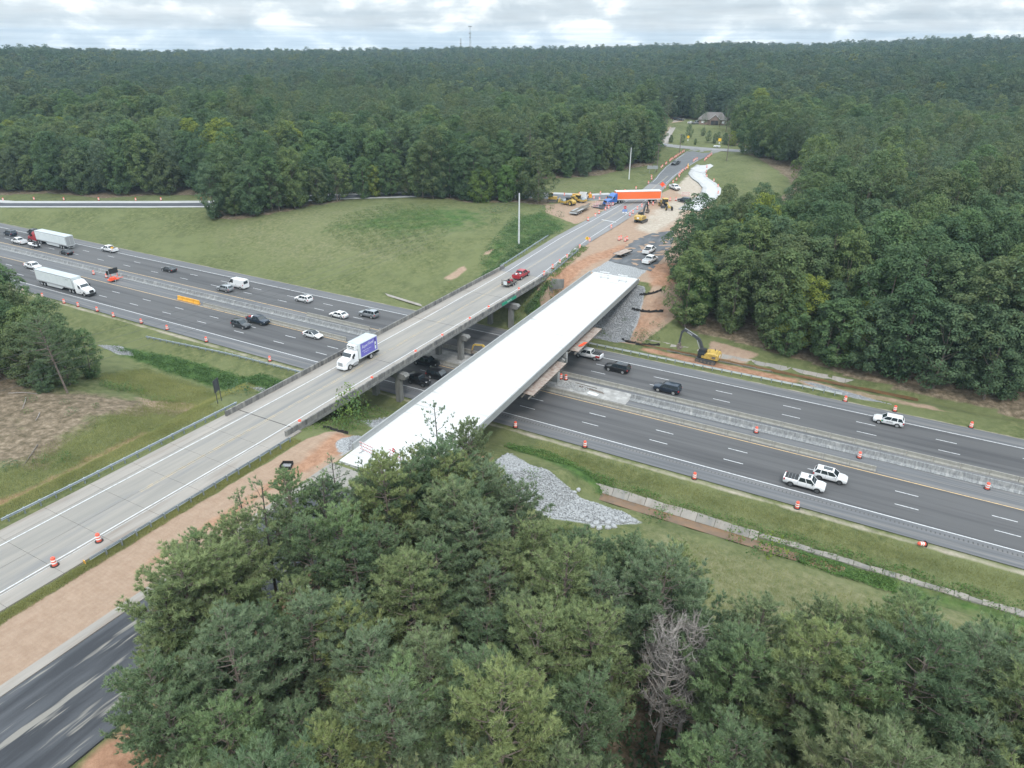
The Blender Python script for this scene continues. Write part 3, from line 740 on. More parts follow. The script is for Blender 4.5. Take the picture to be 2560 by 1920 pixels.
# ------------------------------------------------------------------ old overpass
OB = thing('road_overpass', 'old grey concrete overpass with stained parapets carrying the two lane road', 'overpass', (0,0,0))
VJ = [66.0, 91.9, 112.8, 132.7, 150.2]
NE = lambda v: interp(v, [66,150], [-73.3,-74.9])   # inner foot of the near parapet
FE = lambda v: interp(v, [66,150], [-85.6,-87.3])
def slab4(mb, a, b, u0, u1, zt, zb):
    """deck piece between v=a and v=b; u0,u1 functions of v; zt,zb functions"""
    vs = [(u0(a),a,zb(a)),(u1(a),a,zb(a)),(u1(b),b,zb(b)),(u0(b),b,zb(b)),(u0(a),a,zt(a)),(u1(a),a,zt(a)),(u1(b),b,zt(b)),(u0(b),b,zt(b))]
    return mb.add(vs, [(0,3,2,1),(4,5,6,7),(0,1,5,4),(1,2,6,5),(2,3,7,6),(3,0,4,7)])
for a, b in zip(VJ[:-1], VJ[1:]):
    g = .05
    slab4(MB(), a+g, b-g, UF, UN, zr, lambda v: zr(v)-.22).build('deck', 'concrete_old', OB)
    slab4(MB(), a+g, b-g, FE, UF, zr, lambda v: zr(v)-.22).build('shoulder_strip', 'concrete_shoulder', OB)
    slab4(MB(), a+g, b-g, UN, NE, zr, lambda v: zr(v)-.22).build('shoulder_strip', 'concrete_shoulder', OB)
    for f in (-84.9, -82.3, -79.9, -77.5, -74.9):
        sh = (f+79.9)*0
        mb = MB(); off = lambda v, f=f: f-.0*(v-66)+ (-1.0*(v-66)/84)
        slab4(mb, a+.12, b-.12, lambda v: off(v)-.22, lambda v: off(v)+.22, lambda v: zr(v)-.225, lambda v: zr(v)-1.25)
        slab4(mb, a+.12, b-.12, lambda v: off(v)-.36, lambda v: off(v)-.222, lambda v: zr(v)-1.05, lambda v: zr(v)-1.25)
        slab4(mb, a+.12, b-.12, lambda v: off(v)+.222, lambda v: off(v)+.36, lambda v: zr(v)-1.05, lambda v: zr(v)-1.25)
        mb.build('girder', 'concrete_pier', OB)
for v in VJ:
    mb = MB(); slab4(mb, v-.05, v+.05, FE, NE, lambda v: zr(v)-.03, lambda v: zr(v)-.15); mb.build('expansion_joint', 'joint_dark', OB)
# parapets in panels, base band below each
def parapet_row(uf, sgn, v0, v1, w_=2.05, parent=OB, mt='concrete_parapet', h=.86, t=.26, base=.45, mt2=None):
    n = max(1, int(round((v1-v0)/w_))); w_ = (v1-v0)/n
    for i in range(n):
        a, b = v0+w_*i, v0+w_*(i+1); g = .022
        mb = MB(); slab4(mb, a+g, b-g, (lambda v: min(uf(v), uf(v)+sgn*t)), (lambda v: max(uf(v), uf(v)+sgn*t)), lambda v: zr(v)+h, lambda v: zr(v)+.0)
        mb.build('parapet_panel', mt, parent)
    mb = MB(); slab4(mb, v0, v1, (lambda v: min(uf(v)-sgn*.0, uf(v)+sgn*(t+.10))), (lambda v: max(uf(v), uf(v)+sgn*(t+.10))), lambda v: zr(v)-.002, lambda v: zr(v)-base)
    mb.build('edge_beam', mt2 or mt, parent)
parapet_row(NE, 1, 63.5, 152.5, mt2='concrete_pier'); parapet_row(FE, -1, 63.5, 152.5)
for v in (92.0, 112.8, 134.2):
    d = -1.0*(v-66)/84
    mb = MB(); mb.prism([(-86.9+d,5.62),(-72.6+d,5.62),(-72.2+d,5.2),(-72.5+d,4.55),(-86.7+d,4.55),(-87.1+d,5.2)], v-.6, v+.6, 'y'); mb.build('pier_cap', 'concrete_pier', OB)
    for u in (-85.6, -79.8, -74.3):
        mb = MB(); mb.box(u+d-.5,u+d+.5,v-.5,v+.5,-1.5 if v < 100 or v > 130 else 0,4.548); mb.build('column', 'concrete_pier', OB)
for v, s in ((66.2,-1),(150.0,1)):
    mb = MB(); mb.box(-88.2,-73.0,v-.4,v+.4,3.2,5.7); mb.box(-88.4,-72.8,v+s*.45-.2,v+s*.45+.2,3.2,6.6); mb.build('abutment', 'concrete_pier', OB)
mb = MB(); mb.quad((-73.0,150.2,4.6),(-70.9,152.4,4.6),(-70.9,152.4,6.9),(-73.0,150.2,7.3)); mb.quad((-72.9,150.5,7.3),(-70.8,152.7,6.9),(-70.8,152.7,4.6),(-72.9,150.5,4.6))
mb.quad((-73.0,150.2,7.3),(-70.9,152.4,6.9),(-70.8,152.7,6.9),(-72.9,150.5,7.3)); mb.build('wing_wall', 'concrete_pier', OB)
# green sign on the near parapet
gs = thing('road_sign', 'narrow green street name sign fixed to the old overpass parapet over the highway', 'sign', (NE(131)+.40,131.5,zr(131)+.0), 0)
mb = MB(); mb.box(0,.05,-3.2,3.2,-.25,.42); 
mat('sign_green', (.02,.28,.17), .5); mb.build('panel', 'sign_green', gs)
def text_obj(txt, size, mt, parent, M, name='lettering', shear=0., extrude=.004, align='CENTER', sx=1.):
    cu = bpy.data.curves.new(name, 'FONT'); cu.body = txt; cu.size = size; cu.align_x = align; cu.align_y = 'CENTER'; cu.shear = shear; cu.extrude = extrude
    cu.materials.append(MATS[mt]); cu.resolution_u = 2
    tmp = bpy.data.objects.new(name, cu); COL.objects.link(tmp)
    dg = bpy.context.evaluated_depsgraph_get(); me = bpy.data.meshes.new_from_object(tmp.evaluated_get(dg)); me.name = name
    bpy.data.objects.remove(tmp); bpy.data.curves.remove(cu)
    me.transform(M @ Matrix.Diagonal((sx,1,1,1))); me.materials.clear(); me.materials.append(MATS[mt])
    o = bpy.data.objects.new(name, me); COL.objects.link(o); o.parent = parent
    return o
# text plane facing +X, reading towards +Y
FACE_XP = Matrix(((0,0,1,0),(1,0,0,0),(0,1,0,0),(0,0,0,1)))
FACE_YN = Matrix(((1,0,0,0),(0,0,-1,0),(0,1,0,0),(0,0,0,1)))
text_obj('Cedar Rd', .5, 'white_paint', gs, Matrix.Translation((.062,0,.08)) @ FACE_XP)

# ------------------------------------------------------------------ new white overpass
NB = thing('new_overpass', 'new overpass with blinding white deck and smooth grey side walls', 'overpass', (0,0,0))
NL = lambda v: -62.7-.0465*(v-82)
NR = lambda v: -49.9-.058*(v-82)
zb_ = lambda v: 7.10+.0025*(v-82)
def zoff(d): return lambda v: zb_(v)+d
VN = [62.2, 113.2, 160.8]
for a, b in zip(VN[:-1], VN[1:]):
    slab4(MB(), a+.02, b-.02, lambda v: NL(v)-.02, lambda v: NR(v)+.02, zb_, zoff(-.22)).build('deck', 'concrete_new_deck', NB)
    for k in range(5):
        f = lambda v, k=k: (NL(v)+1.2)+((NR(v)-1.2)-(NL(v)+1.2))*k/4
        mb = MB()
        slab4(mb, a+.4, b-.4, lambda v: f(v)-.35, lambda v: f(v)+.35, zoff(-.222), zoff(-.42))
        slab4(mb, a+.4, b-.4, lambda v: f(v)-.13, lambda v: f(v)+.13, zoff(-.422), zoff(-1.35))
        slab4(mb, a+.4, b-.4, lambda v: f(v)-.40, lambda v: f(v)+.40, zoff(-1.352), zoff(-1.62))
        mb.build('girder', 'concrete_new_girder', NB)
mb = MB(); slab4(mb, 113.18, 113.26, NL, NR, zoff(.004), zoff(-.02)); mb.build('expansion_joint', 'concrete_barrier', NB)
def nb_rail(uf, sgn, name):
    v0, v1 = 65.5, 158.6; n = 18
    for i in range(n):
        a = v0+(v1-v0)*i/n; b = v0+(v1-v0)*(i+1)/n; mb = MB()
        def sec(v, k=0):
            z = zb_(v); U = uf(v); pts = [(U,v,z),(U+sgn*.06,v,z+.10),(U+sgn*.16,v,z+.42),(U+sgn*.19,v,z+.86),(U+sgn*.40,v,z+.86),(U+sgn*.42,v,z-.30),(U+sgn*.0,v,z-.30)]
            return pts
        mb.loft([sec(a+.008), sec(b-.008)]); mb.build(name, 'concrete_new_rail', NB)
nb_rail(NL, -1, 'side_wall'); nb_rail(NR, 1, 'side_wall')
for v in (113.2,):
    mb = MB(); mb.prism([(-64.0,5.46),(-52.1,5.46),(-51.5,5.0),(-51.9,4.2),(-63.8,4.2),(-64.3,5.0)], v-.7, v+.7, 'y'); mb.build('pier_cap', 'concrete_new_girder', NB)
    for u in (-62.4, -58.0, -53.4):
        mb = MB(); mb.box(u-.55,u+.55,v-.55,v+.55,.03,4.198); mb.build('column', 'concrete_new_girder', NB)
    mb = MB(); mb.box(-51.9,-51.3,v-.35,v+.35,5.46,6.5); mb.box(-51.45,-51.2,v-.15,v+.15,4.4,5.46); mb.build('bearing_block', 'concrete_new_girder', NB)
for v, s in ((63.0,-1),(159.9,1)):
    mb = MB(); mb.box(NL(v)-.6,NR(v)+.6,v-.6,v+.6,3.6,5.45); mb.box(NL(v)-.5,NR(v)+.5,v+s*.7-.2,v+s*.7+.2,3.6,6.75); mb.build('abutment', 'concrete_new_girder', NB)
mb = MB(); u = NR(159)+.45
mb.add([(u,157.4,2.6),(u+2.9,159.2,2.9),(u+2.9,159.2,6.0),(u,157.4,6.75),(u,157.75,2.6),(u+2.75,159.5,2.9),(u+2.75,159.5,6.0),(u,157.75,6.75)], [(0,1,2,3),(4,7,6,5),(3,2,6,7),(1,5,6,2),(0,3,7,4),(0,4,5,1)])
mb.build('wing_wall', 'concrete_new_rail', NB)
# plywood work platforms hung on the side of the new overpass
def work_platform(v0, v1, label):
    t = thing('work_platform', label, 'platform', (0,0,0))
    n = int((v1-v0)/1.22)
    for i in range(n):
        a = v0+(v1-v0)*i/n; b = v0+(v1-v0)*(i+1)/n; mb = MB()
        slab4(mb, a+.015, b-.015, lambda v: NR(v)-.55, lambda v: NR(v)+1.55, lambda v: 5.72+random.uniform(0,.008), lambda v: 5.68); mb.build('plywood_panel', 'plank', t)
    for f in (-.05, 1.25):
        mb = MB(); slab4(mb, v0-1.3, v1+.3, lambda v: NR(v)+f-.07, lambda v: NR(v)+f+.07, lambda v: 5.675, lambda v: 5.50); mb.build('beam', 'wood_post', t)
    for i in range(n*2):
        a = v0+(v1-v0)*i/(n*2)+.3; mb = MB(); mb.box(NR(a)-.55, NR(a)+1.72, a-.04, a+.04, 5.40, 5.497); mb.build('joist', 'wood_post', t)
    return t
work_platform(95.4, 110.2, 'rust streaked plywood platform hanging under the white overpass, nearer one')
work_platform(116.2, 129.6, 'plywood platform under the white overpass with the orange folded sign on it')
# ------------------------------------------------------------------ foliage materials
def leaf_mat(name, c1, c2, c3, nscale=1.2, transl=.3, rough=.6):
    M = bpy.data.materials.new(name); M.use_nodes = True; T = M.node_tree; T.nodes.clear()
    out = T.nodes.new('ShaderNodeOutputMaterial')
    d = T.nodes.new('ShaderNodeBsdfDiffuse'); t = T.nodes.new('ShaderNodeBsdfTranslucent'); m_ = T.nodes.new('ShaderNodeMixShader'); m_.inputs[0].default_value = transl
    oi = T.nodes.new('ShaderNodeObjectInfo'); tcn = T.nodes.new('ShaderNodeTexCoord')
    nz = T.nodes.new('ShaderNodeTexNoise'); nz.inputs['Scale'].default_value = nscale; nz.inputs['Detail'].default_value = 2
    T.links.new(tcn.outputs['Object'], nz.inputs['Vector'])
    r = T.nodes.new('ShaderNodeValToRGB'); e = r.color_ramp.elements
    e[0].position = .30; e[0].color = (*c1, 1); e[1].position = .68; e[1].color = (*c2, 1)
    T.links.new(nz.outputs[0], r.inputs[0])
    r2 = T.nodes.new('ShaderNodeValToRGB'); e = r2.color_ramp.elements; r2.color_ramp.interpolation = 'CONSTANT'
    vals = [(0,(1,1,1)),(.14,(.80,.88,.90)),(.28,(1.08,1.06,.95)),(.42,(.90,.95,1.05)),(.55,(.72,.82,.86)),(.66,(1.20,1.14,.95)),(.78,(.95,1.05,.95)),(.90,(1.02,.93,.92)),(.972,c3)]
    e[0].position = 0; e[0].color = (1,1,1,1); e[1].position = vals[1][0]; e[1].color = (*vals[1][1],1)
    for p, c in vals[2:]: q = e.new(p); q.color = (*c, 1)
    T.links.new(oi.outputs['Random'], r2.inputs[0])
    mm = T.nodes.new('ShaderNodeMixRGB'); mm.blend_type = 'MULTIPLY'; mm.inputs[0].default_value = 1.
    T.links.new(r.outputs[0], mm.inputs[1]); T.links.new(r2.outputs[0], mm.inputs[2])
    for n in (d, t): T.links.new(mm.outputs[0], n.inputs[0])
    T.links.new(d.outputs[0], m_.inputs[1]); T.links.new(t.outputs[0], m_.inputs[2]); T.links.new(m_.outputs[0], out.inputs[0])
    MATS[name] = M; return M
leaf_mat('pine_needles', (.142,.195,.105), (.282,.340,.182), (1.15,1.08,.85), 1.4, .32)
leaf_mat('tall_pine_needles', (.080,.120,.070), (.165,.205,.115), (1.15,1.08,.85), 1.0, .3)
leaf_mat('broad_leaves', (.074,.122,.062), (.160,.214,.104), (1.7,1.45,.7), .9, .34)
leaf_mat('far_leaves', (.060,.096,.064), (.132,.172,.104), (1.45,1.25,.75), .35, .3)
leaf_mat('bright_leaves', (.080,.140,.048), (.155,.225,.080), (1.3,1.15,.7), 2., .34)
leaf_mat('dry_twigs', (.10,.082,.066), (.16,.13,.105), (1.2,1.1,.9), 2., .2)

def unit(a): return a/np.maximum(np.linalg.norm(a, axis=-1, keepdims=True), 1e-9)
def raw_mesh(name, V, F, mats, mi=None, smooth=False):
    V = np.asarray(V, np.float32); me = bpy.data.meshes.new(name)
    k = F.shape[1]
    me.vertices.add(len(V)); me.vertices.foreach_set('co', V.ravel())
    me.loops.add(F.size); me.loops.foreach_set('vertex_index', F.ravel().astype(np.int32))
    me.polygons.add(len(F)); me.polygons.foreach_set('loop_start', np.arange(0, F.size, k, dtype=np.int32)); me.polygons.foreach_set('loop_total', np.full(len(F), k, np.int32))
    for m_ in mats: me.materials.append(MATS[m_])
    if mi is not None: me.polygons.foreach_set('material_index', mi)
    me.update(calc_edges=True); return me
def blades(C, D, ln, w, rng):
    """one triangle per centre C pointing along D"""
    n = len(C); s = unit(np.cross(D, rng.normal(size=(n,3))))*w[:,None]*.5
    V = np.stack([C-s, C+s, C+D*ln[:,None]], 1).reshape(-1, 3)
    return V, np.arange(3*n).reshape(-1, 3)
def leaves(C, Nn, size, rng):
    """one four-sided leaf (two bent halves sharing the mid rib) per centre"""
    n = len(C); a = unit(np.cross(Nn, rng.normal(size=(n,3)))); b = np.cross(Nn, a)
    s = size[:,None]
    V = np.stack([C-a*s*.5, C+b*s*.33+Nn*s*.10, C+a*s*.5, C-b*s*.33+Nn*s*.10], 1).reshape(-1, 3)
    return V, np.arange(4*n).reshape(-1, 4)
def limb_mb(mb, pts, r0, r1, n=5):
    mb.tube(pts, list(np.linspace(r0, r1, len(pts))), n)

def pine_proto(seed, H=15., R=2.9, cs=.32, nbr=66, tw=17, kb=17, sparse=False, lean=.4):
    rng = np.random.default_rng(seed); tr = MB(); top = np.array([rng.normal()*lean, rng.normal()*lean, H]); 
    def trunk(t): return np.array([top[0]*t*t, top[1]*t*t, H*t])
    limb_mb(tr, [trunk(t) for t in (0,.2,.4,.6,.8,.97)], .20, .045, 7)
    for _ in range(8 if not sparse else 5):            # bare dead stubs under the crown
        t = rng.uniform(cs*.45, cs); p = trunk(t); a = rng.uniform(0, 2*PI); L = rng.uniform(.5, 1.6)
        limb_mb(tr, [p, p+np.array([math.cos(a)*L, math.sin(a)*L, rng.uniform(-.1,.4)])], .035, .012, 3)
    C = []; Dd = []
    az = rng.uniform(0, 2*PI)
    for i in range(nbr):
        f = (i+rng.uniform(-.3,.3))/nbr; f = min(max(f, 0), .985); t = cs+(1-cs)*f
        az += 2.4+rng.normal()*.35
        prof = (1-f**2.2)**.85*(.62+.38*min(1, f*3.2))
        L = R*prof*rng.uniform(.62, 1.15)+.35
        if rng.uniform() < .10: L *= 1.3
        up = .15+.62*f+rng.normal()*.08
        p0 = trunk(t); d = np.array([math.cos(az), math.sin(az), 0.])
        n = 6; pts = []
        for k in range(n+1):
            s = k/n; pts.append(p0+d*L*s+np.array([0,0,L*(up*s*.55+.32*s*s)])+rng.normal(size=3)*.03)
        limb_mb(tr, pts, .055*max(.4, L/3), .012, 4)
        m_ = max(3, int(tw*L/2.6*(.8 if sparse else 1)))
        for q in range(m_):
            s = .30+.72*(q+rng.uniform(0,1))/m_; s = min(s, 1.02); k = min(int(s*n), n-1); bp = pts[k]+(pts[k+1]-pts[k])*(s*n-k)
            side = np.cross(d, [0,0,1])*rng.choice([-1,1])
            td = unit(d*.75+side*rng.uniform(.2,1.3)+np.array([0,0,rng.uniform(.0,.9)])); tl = rng.uniform(.25, .95)*(1.05-.45*s)*min(1, L/1.8+.2)
            e = bp+td*tl
            if rng.uniform() < .6: tr.tube([bp, e], [.014,.007], 3, caps=False)
            for w_ in range(1 if sparse and rng.uniform() < .5 else 2):
                cc = e+rng.normal(size=3)*.13*(w_ > 0)-td*(.32*w_)
                dd = unit(td*.9+np.array([0,0,.75])+rng.normal(size=(kb,3))*.62)
                C.append(np.repeat(cc[None], kb, 0)+rng.normal(size=(kb,3))*.035); Dd.append(dd)
    cc = trunk(1.0)
    for w_ in range(4):
        C.append(np.repeat((cc-np.array([0,0,.25*w_]))[None], kb, 0)); Dd.append(unit(np.array([0,0,1.])+rng.normal(size=(kb,3))*.6))
    C = np.concatenate(C); Dd = np.concatenate(Dd); n = len(C)
    V, F = blades(C, Dd, rng.uniform(.24,.40,n), rng.uniform(.042,.075,n), rng)
    return raw_mesh('pine_crown', V, F, ['pine_needles']), tr
def broad_proto(seed, H=17., R=4.4, cs=.14, ncl=95, nl=85, size=.40, mt='broad_leaves', shape=1., trunk=True, clump=(.85,1.5), multi=1):
    rng = np.random.default_rng(seed); C = []; Nn = []; S = []
    cen = []
    ch = H*(1-cs)
    for i in range(ncl):
        f = (i+.5)/ncl; z = H*cs+ch*f*.97
        env = R*(math.sin(PI*min(.99, (f*.86+.10)**shape)))**.62
        a = i*2.39996+rng.normal()*.3; rr = env*rng.choice([rng.uniform(.72,1.02), rng.uniform(.2,.7)], p=[.78,.22])
        env2 = 1+.16*math.sin(a*2+seed)+.12*math.sin(a*3+z*.5+seed)
        cen.append((np.array([math.cos(a)*rr*env2, math.sin(a)*rr*env2, z]), rng.uniform(*clump)))
    for c, r in cen:
        out = unit(c-np.array([0,0,H*(cs+.35*(1-cs))])); k = int(nl*(r/1.2)**2)
        d = unit(rng.normal(size=(k,3))+out*.75+np.array([0,0,.45]))
        rad = r*rng.uniform(.55,1.05,(k,1))*np.array([1,1,.72])
        C.append(c+d*rad); Nn.append(unit(d*.8+np.array([0,0,.6])+rng.normal(size=(k,3))*.28)); S.append(rng.uniform(.65,1.25,k)*size)
    C = np.concatenate(C); Nn = np.concatenate(Nn); S = np.concatenate(S)
    V, F = leaves(C, Nn, S, rng)
    tr = None
    if trunk:
        tr = MB(); limb_mb(tr, [(0,0,0),(.1,0,H*.2),(.0,.15,H*.45),(.1,.1,H*.75)], .26, .06, 7)
        for q in range(9):
            c, r = cen[int(len(cen)*(.15+.8*q/9))]; z = max(.8, c[2]*.62)
            limb_mb(tr, [(0,0,z),tuple(c*np.array([.5,.5,.0])+np.array([0,0,z+(c[2]-z)*.4])),tuple(c)], .09, .025, 4)
    return raw_mesh('crown', V, F, [mt]), tr
def finish_trunk(mb, name, mt):
    o = mb.build(name, mt, smooth=True); me = o.data; bpy.data.objects.remove(o); return me

PINES = [pine_proto(11+i, H=h, R=r, cs=c) for i, (h, r, c) in enumerate([(14.5,3.8,.26),(13.5,3.5,.24),(15.5,4.0,.30),(13,3.4,.20),(14.5,3.7,.28),(16,3.9,.34)])]
PINES = [(a, finish_trunk(b, 'pine_trunk', 'bark')) for a, b in PINES]
SPARSE = [pine_proto(41+i, H=16.5, R=2.9, cs=.42, nbr=20, tw=7, kb=15, sparse=True) for i in range(2)]
SPARSE = [(a, finish_trunk(b, 'pine_trunk', 'bark_dark')) for a, b in SPARSE]
BROAD = [broad_proto(21+i, H=h, R=r, cs=c, shape=s) for i, (h, r, c, s) in enumerate([(17,4.4,.10,1.),(15,4.0,.08,1.1),(19,4.6,.14,.95),(16,3.3,.06,1.25),(13,3.8,.05,1.),(18,5.0,.12,.9)])]
BROAD = [(a, finish_trunk(b, 'trunk', 'bark')) for a, b in BROAD]
BRIGHT = [(m_, t) for m_, t in [broad_proto(71, H=13, R=2.9, cs=.05, mt='bright_leaves', shape=1.35), broad_proto(72, H=11, R=3.1, cs=.04, mt='bright_leaves')]]
BRIGHT = [(a, finish_trunk(b, 'trunk', 'bark')) for a, b in BRIGHT]
# tall thin-stemmed pines of the natural forest: clumpier crown high up
TALLP = [broad_proto(31+i, H=h, R=r, cs=c, ncl=70, nl=80, size=.34, mt='tall_pine_needles', clump=(.6,1.1), shape=s) for i, (h, r, c, s) in enumerate([(19,3.2,.38,1.),(21,3.0,.46,1.15),(18,3.4,.30,.95),(17,2.9,.16,1.35)])]
TALLP = [(a, finish_trunk(b, 'pine_trunk', 'bark')) for a, b in TALLP]
FARP = [broad_proto(51+i, H=h, R=r, cs=.12, ncl=60, nl=17, size=.95, mt='far_leaves', shape=s, trunk=False, clump=(1.,1.7))[0]
        for i, (h, r, s) in enumerate([(17,4.6,1.),(19,4.4,1.1),(15,4.3,.9),(20,3.9,1.3),(18,5.2,1.),(16,3.6,1.2)])]
MIDP = [broad_proto(61+i, H=h, R=r, cs=.10, ncl=80, nl=34, size=.62, mt='far_leaves', shape=s, trunk=False, clump=(.9,1.5))[0]
        for i, (h, r, s) in enumerate([(17,4.4,1.),(19,4.2,1.1),(15,4.1,.9),(20,3.7,1.3),(18,4.9,1.),(16,3.4,1.3)])]

def make_tree(kind, proto, name, x, y, z, rz, sc, label, group, tn='trunk'):
    t = bpy.data.objects.new(name, None); COL.objects.link(t); t.empty_display_size = .5
    t.location = (x, y, z); t.rotation_euler = (0,0,rz); t.scale = sc if hasattr(sc, '__len__') else (sc,)*3
    tag(t, label, 'tree', group)
    a = bpy.data.objects.new('crown', proto[0]); COL.objects.link(a); a.parent = t
    b = bpy.data.objects.new(tn, proto[1]); COL.objects.link(b); b.parent = t
    return t

def ztop(u, v, py):
    """height of the point above (u, v) seen at photo row py"""
    a, b = 0., 120.
    for _ in range(30):
        m_ = (a+b)/2
        if proj((u,v,m_))[1] > py: a = m_
        else: b = m_
    return (a+b)/2
# ------------------------------------------------------------------ candidate tree spots
def in_view(u, v, z, mx=140, my=260):
    q = np.stack([u, v, z-CAM_H], -1) @ CM.T
    d = np.maximum(q[:,2], .1); x = 1280+CAM_F*q[:,0]/d; y = 960-CAM_F*q[:,1]/d
    return (q[:,2] > 5) & (x > -mx) & (x < 2560+mx) & (y < 1920+my) & (y > -400)
def jitter_grid(x0, x1, y0, y1, s, rng, jit=.38):
    a, b = np.meshgrid(np.arange(x0, x1, s), np.arange(y0, y1, s*.87), indexing='ij')
    a = a + (np.arange(a.shape[1]) % 2)[None,:]*s*.5
    a = a+rng.uniform(-jit, jit, a.shape)*s; b = b+rng.uniform(-jit, jit, b.shape)*s
    return a.ravel(), b.ravel()
rng = np.random.default_rng(5)
cand = []
for (r0, r1, s) in ((0,150,4.8),(150,420,6.2),(420,900,8.4),(900,1500,10.0),(1500,2050,12.)):
    a, b = jitter_grid(-r1*1.0, r1*.75, -20 if r0 < 200 else 60, r1, s, rng)
    D = np.hypot(a, b); k = (D >= r0) & (D < r1); a, b, D = a[k], b[k], D[k]
    k = ~open_land(a, b); a, b, D = a[k], b[k], D[k]
    z = height(a, b); k = in_view(a, b, z+12) | in_view(a, b, z); cand.append(np.stack([a[k], b[k], z[k], D[k]], 1))
cand = np.concatenate(cand)
cand = cand[np.argsort(cand[:,3])]
south = cand[:,1] < 100
# patchy mix of species in the natural forest
patch = np.sin(cand[:,0]*.021+1.)+np.sin(cand[:,1]*.027+.3*cand[:,0]*.01)+rng.normal(size=len(cand))*.75
is_pine = np.where(south, cand[:,0] > -60, (patch > .25) & ~((cand[:,0] > -60) & (cand[:,3] < 240) & (patch < 1.2)))
n_p = n_b = 0; rest = []
# height line of the foreground stand (photo columns and rows): tree sizes are chosen to reach it
FGX = [0,170,250,420,600,720,880,1000,1060,1180,1240,1330,1500,1620,1750,1830,1930,2100,2300,2560]
FGY = [1700,1600,1480,1275,1245,1190,1135,1120,1075,1060,1150,1230,1300,1330,1380,1480,1450,1470,1500,1540]
def sub(u, v, opts):
    for test, name in opts:
        if test(u, v): return name
    return opts[-1][1]
FG = [(lambda u, v: u < -36, 'at the left end of the foreground stand beside the black road base'),(lambda u, v: u < -20 and v > 46, 'at the upper left of the foreground stand near the pale rock slope'),
      (lambda u, v: u < -20, 'in the lower left middle of the foreground stand'),(lambda u, v: u < -4 and v > 46, 'along the meadow edge above the bare dead pines'),(lambda u, v: u < -4, 'around the foot of the large bare dead pine'),
      (lambda u, v: v > 52, 'along the meadow edge at the right of the foreground stand'),(lambda u, v: True, 'in the lower right corner of the foreground stand')]
RT = [(lambda u, v: v < 152 and u < -20, 'in the front row behind the excavator and red slope'),(lambda u, v: v < 152 and u < 5, 'in the front row opposite the white car in the far lanes'),(lambda u, v: v < 152, 'in the front row at the right photo edge'),
      (lambda u, v: v < 170, 'in the second and third rows right of the white overpass'),(lambda u, v: u < -30, 'in the wood beside the parked white pickups'),(lambda u, v: True, 'deep in the wood right of the white overpass')]
LF = [(lambda u, v: u < -222, 'behind the exit ramp at the far left'),(lambda u, v: u < -160, 'in the big clump standing on the grass field'),(lambda u, v: v < 260, 'behind the grass field left of the junction'),(lambda u, v: True, 'on the slope behind the exit ramp near the junction')]
for i, (u, v, z, D) in enumerate(cand):
    rz = rng.uniform(0, 2*PI)
    if south[i] and u > -60:      # gap around the bare dead pines
        if math.hypot(u+10, v-44.5) < 3.6 or (abs((u+9.6)*.976+(v-43.5)*.218) < 3.4 and 26 < v < 44): continue
    cap = 9.
    if v > 138 and u > -80 and D < 345:      # front trees here stay low enough to keep the lot and the verge beyond in view
        tx, ty, _ = proj((u-3., v, z+17))
        if tx < 2010:
            cap = (ztop(u, v, 474)-z)/18.5
            if cap < .5: continue
    if south[i] and u > -60:
        if n_p < 296:
            pr_ = PINES[rng.integers(len(PINES))]
            s = rng.uniform(.84, 1.12)
            tx, ty, _ = proj((u, v, z+14)); ln = float(np.interp(tx, FGX, FGY))+rng.uniform(0, 55)
            cap = (ztop(u, v, ln)-z)/16.2
            if cap < .5: continue
            s = min(s*(1.12 if cap > 1.1 and v > 44 else 1), cap); n_p += 1
            lb = sub(u, v, FG)
            make_tree('pine', pr_, 'pine_tree', u, v, z-.1, rz, s, 'green pine '+lb, 'pines '+lb, 'trunk')
        else: rest.append((u, v, z, rz, rng.uniform(.85,1.1), 0))
    elif is_pine[i]:
        if n_p < 299 and D < 320:
            n_p += 1; make_tree('pine', TALLP[rng.integers(len(TALLP))], 'pine_tree', u, v, z-.1, rz, min(rng.uniform(.9,1.2), cap*.92), 'tall pine '+sub(u,v,RT if u > -85 else LF), 'tall pines '+sub(u,v,RT if u > -85 else LF), 'trunk')
        else: rest.append((u, v, z, rz, rng.uniform(.9,1.3), 1))
    else:
        if n_b < 296:
            n_b += 1; br = rng.uniform() < .05 and not south[i]
            pr_ = BRIGHT[rng.integers(2)] if br else BROAD[rng.integers(len(BROAD))]
            if south[i]: lab, grp = 'dark leafy tree in the clump left of the dirt mound', 'leafy trees left of the dirt mound'
            elif br: lab = 'yellow green tree '+sub(u,v,RT if u > -85 else LF); grp = lab.replace('tree','trees')
            else: lab = 'dense leafy tree '+sub(u,v,RT if u > -85 else LF); grp = lab.replace('tree','trees')
            s = min(rng.uniform(.85,1.32)*(.8 if south[i] else 1), cap/1.1); make_tree('broad', pr_, 'broadleaf_tree', u, v, z-.15, rz, (s*rng.uniform(.85,1.15), s*rng.uniform(.85,1.15), s*rng.uniform(.85,1.18)), lab, grp)
        else: rest.append((u, v, z, rz, rng.uniform(.85,1.45), 2))
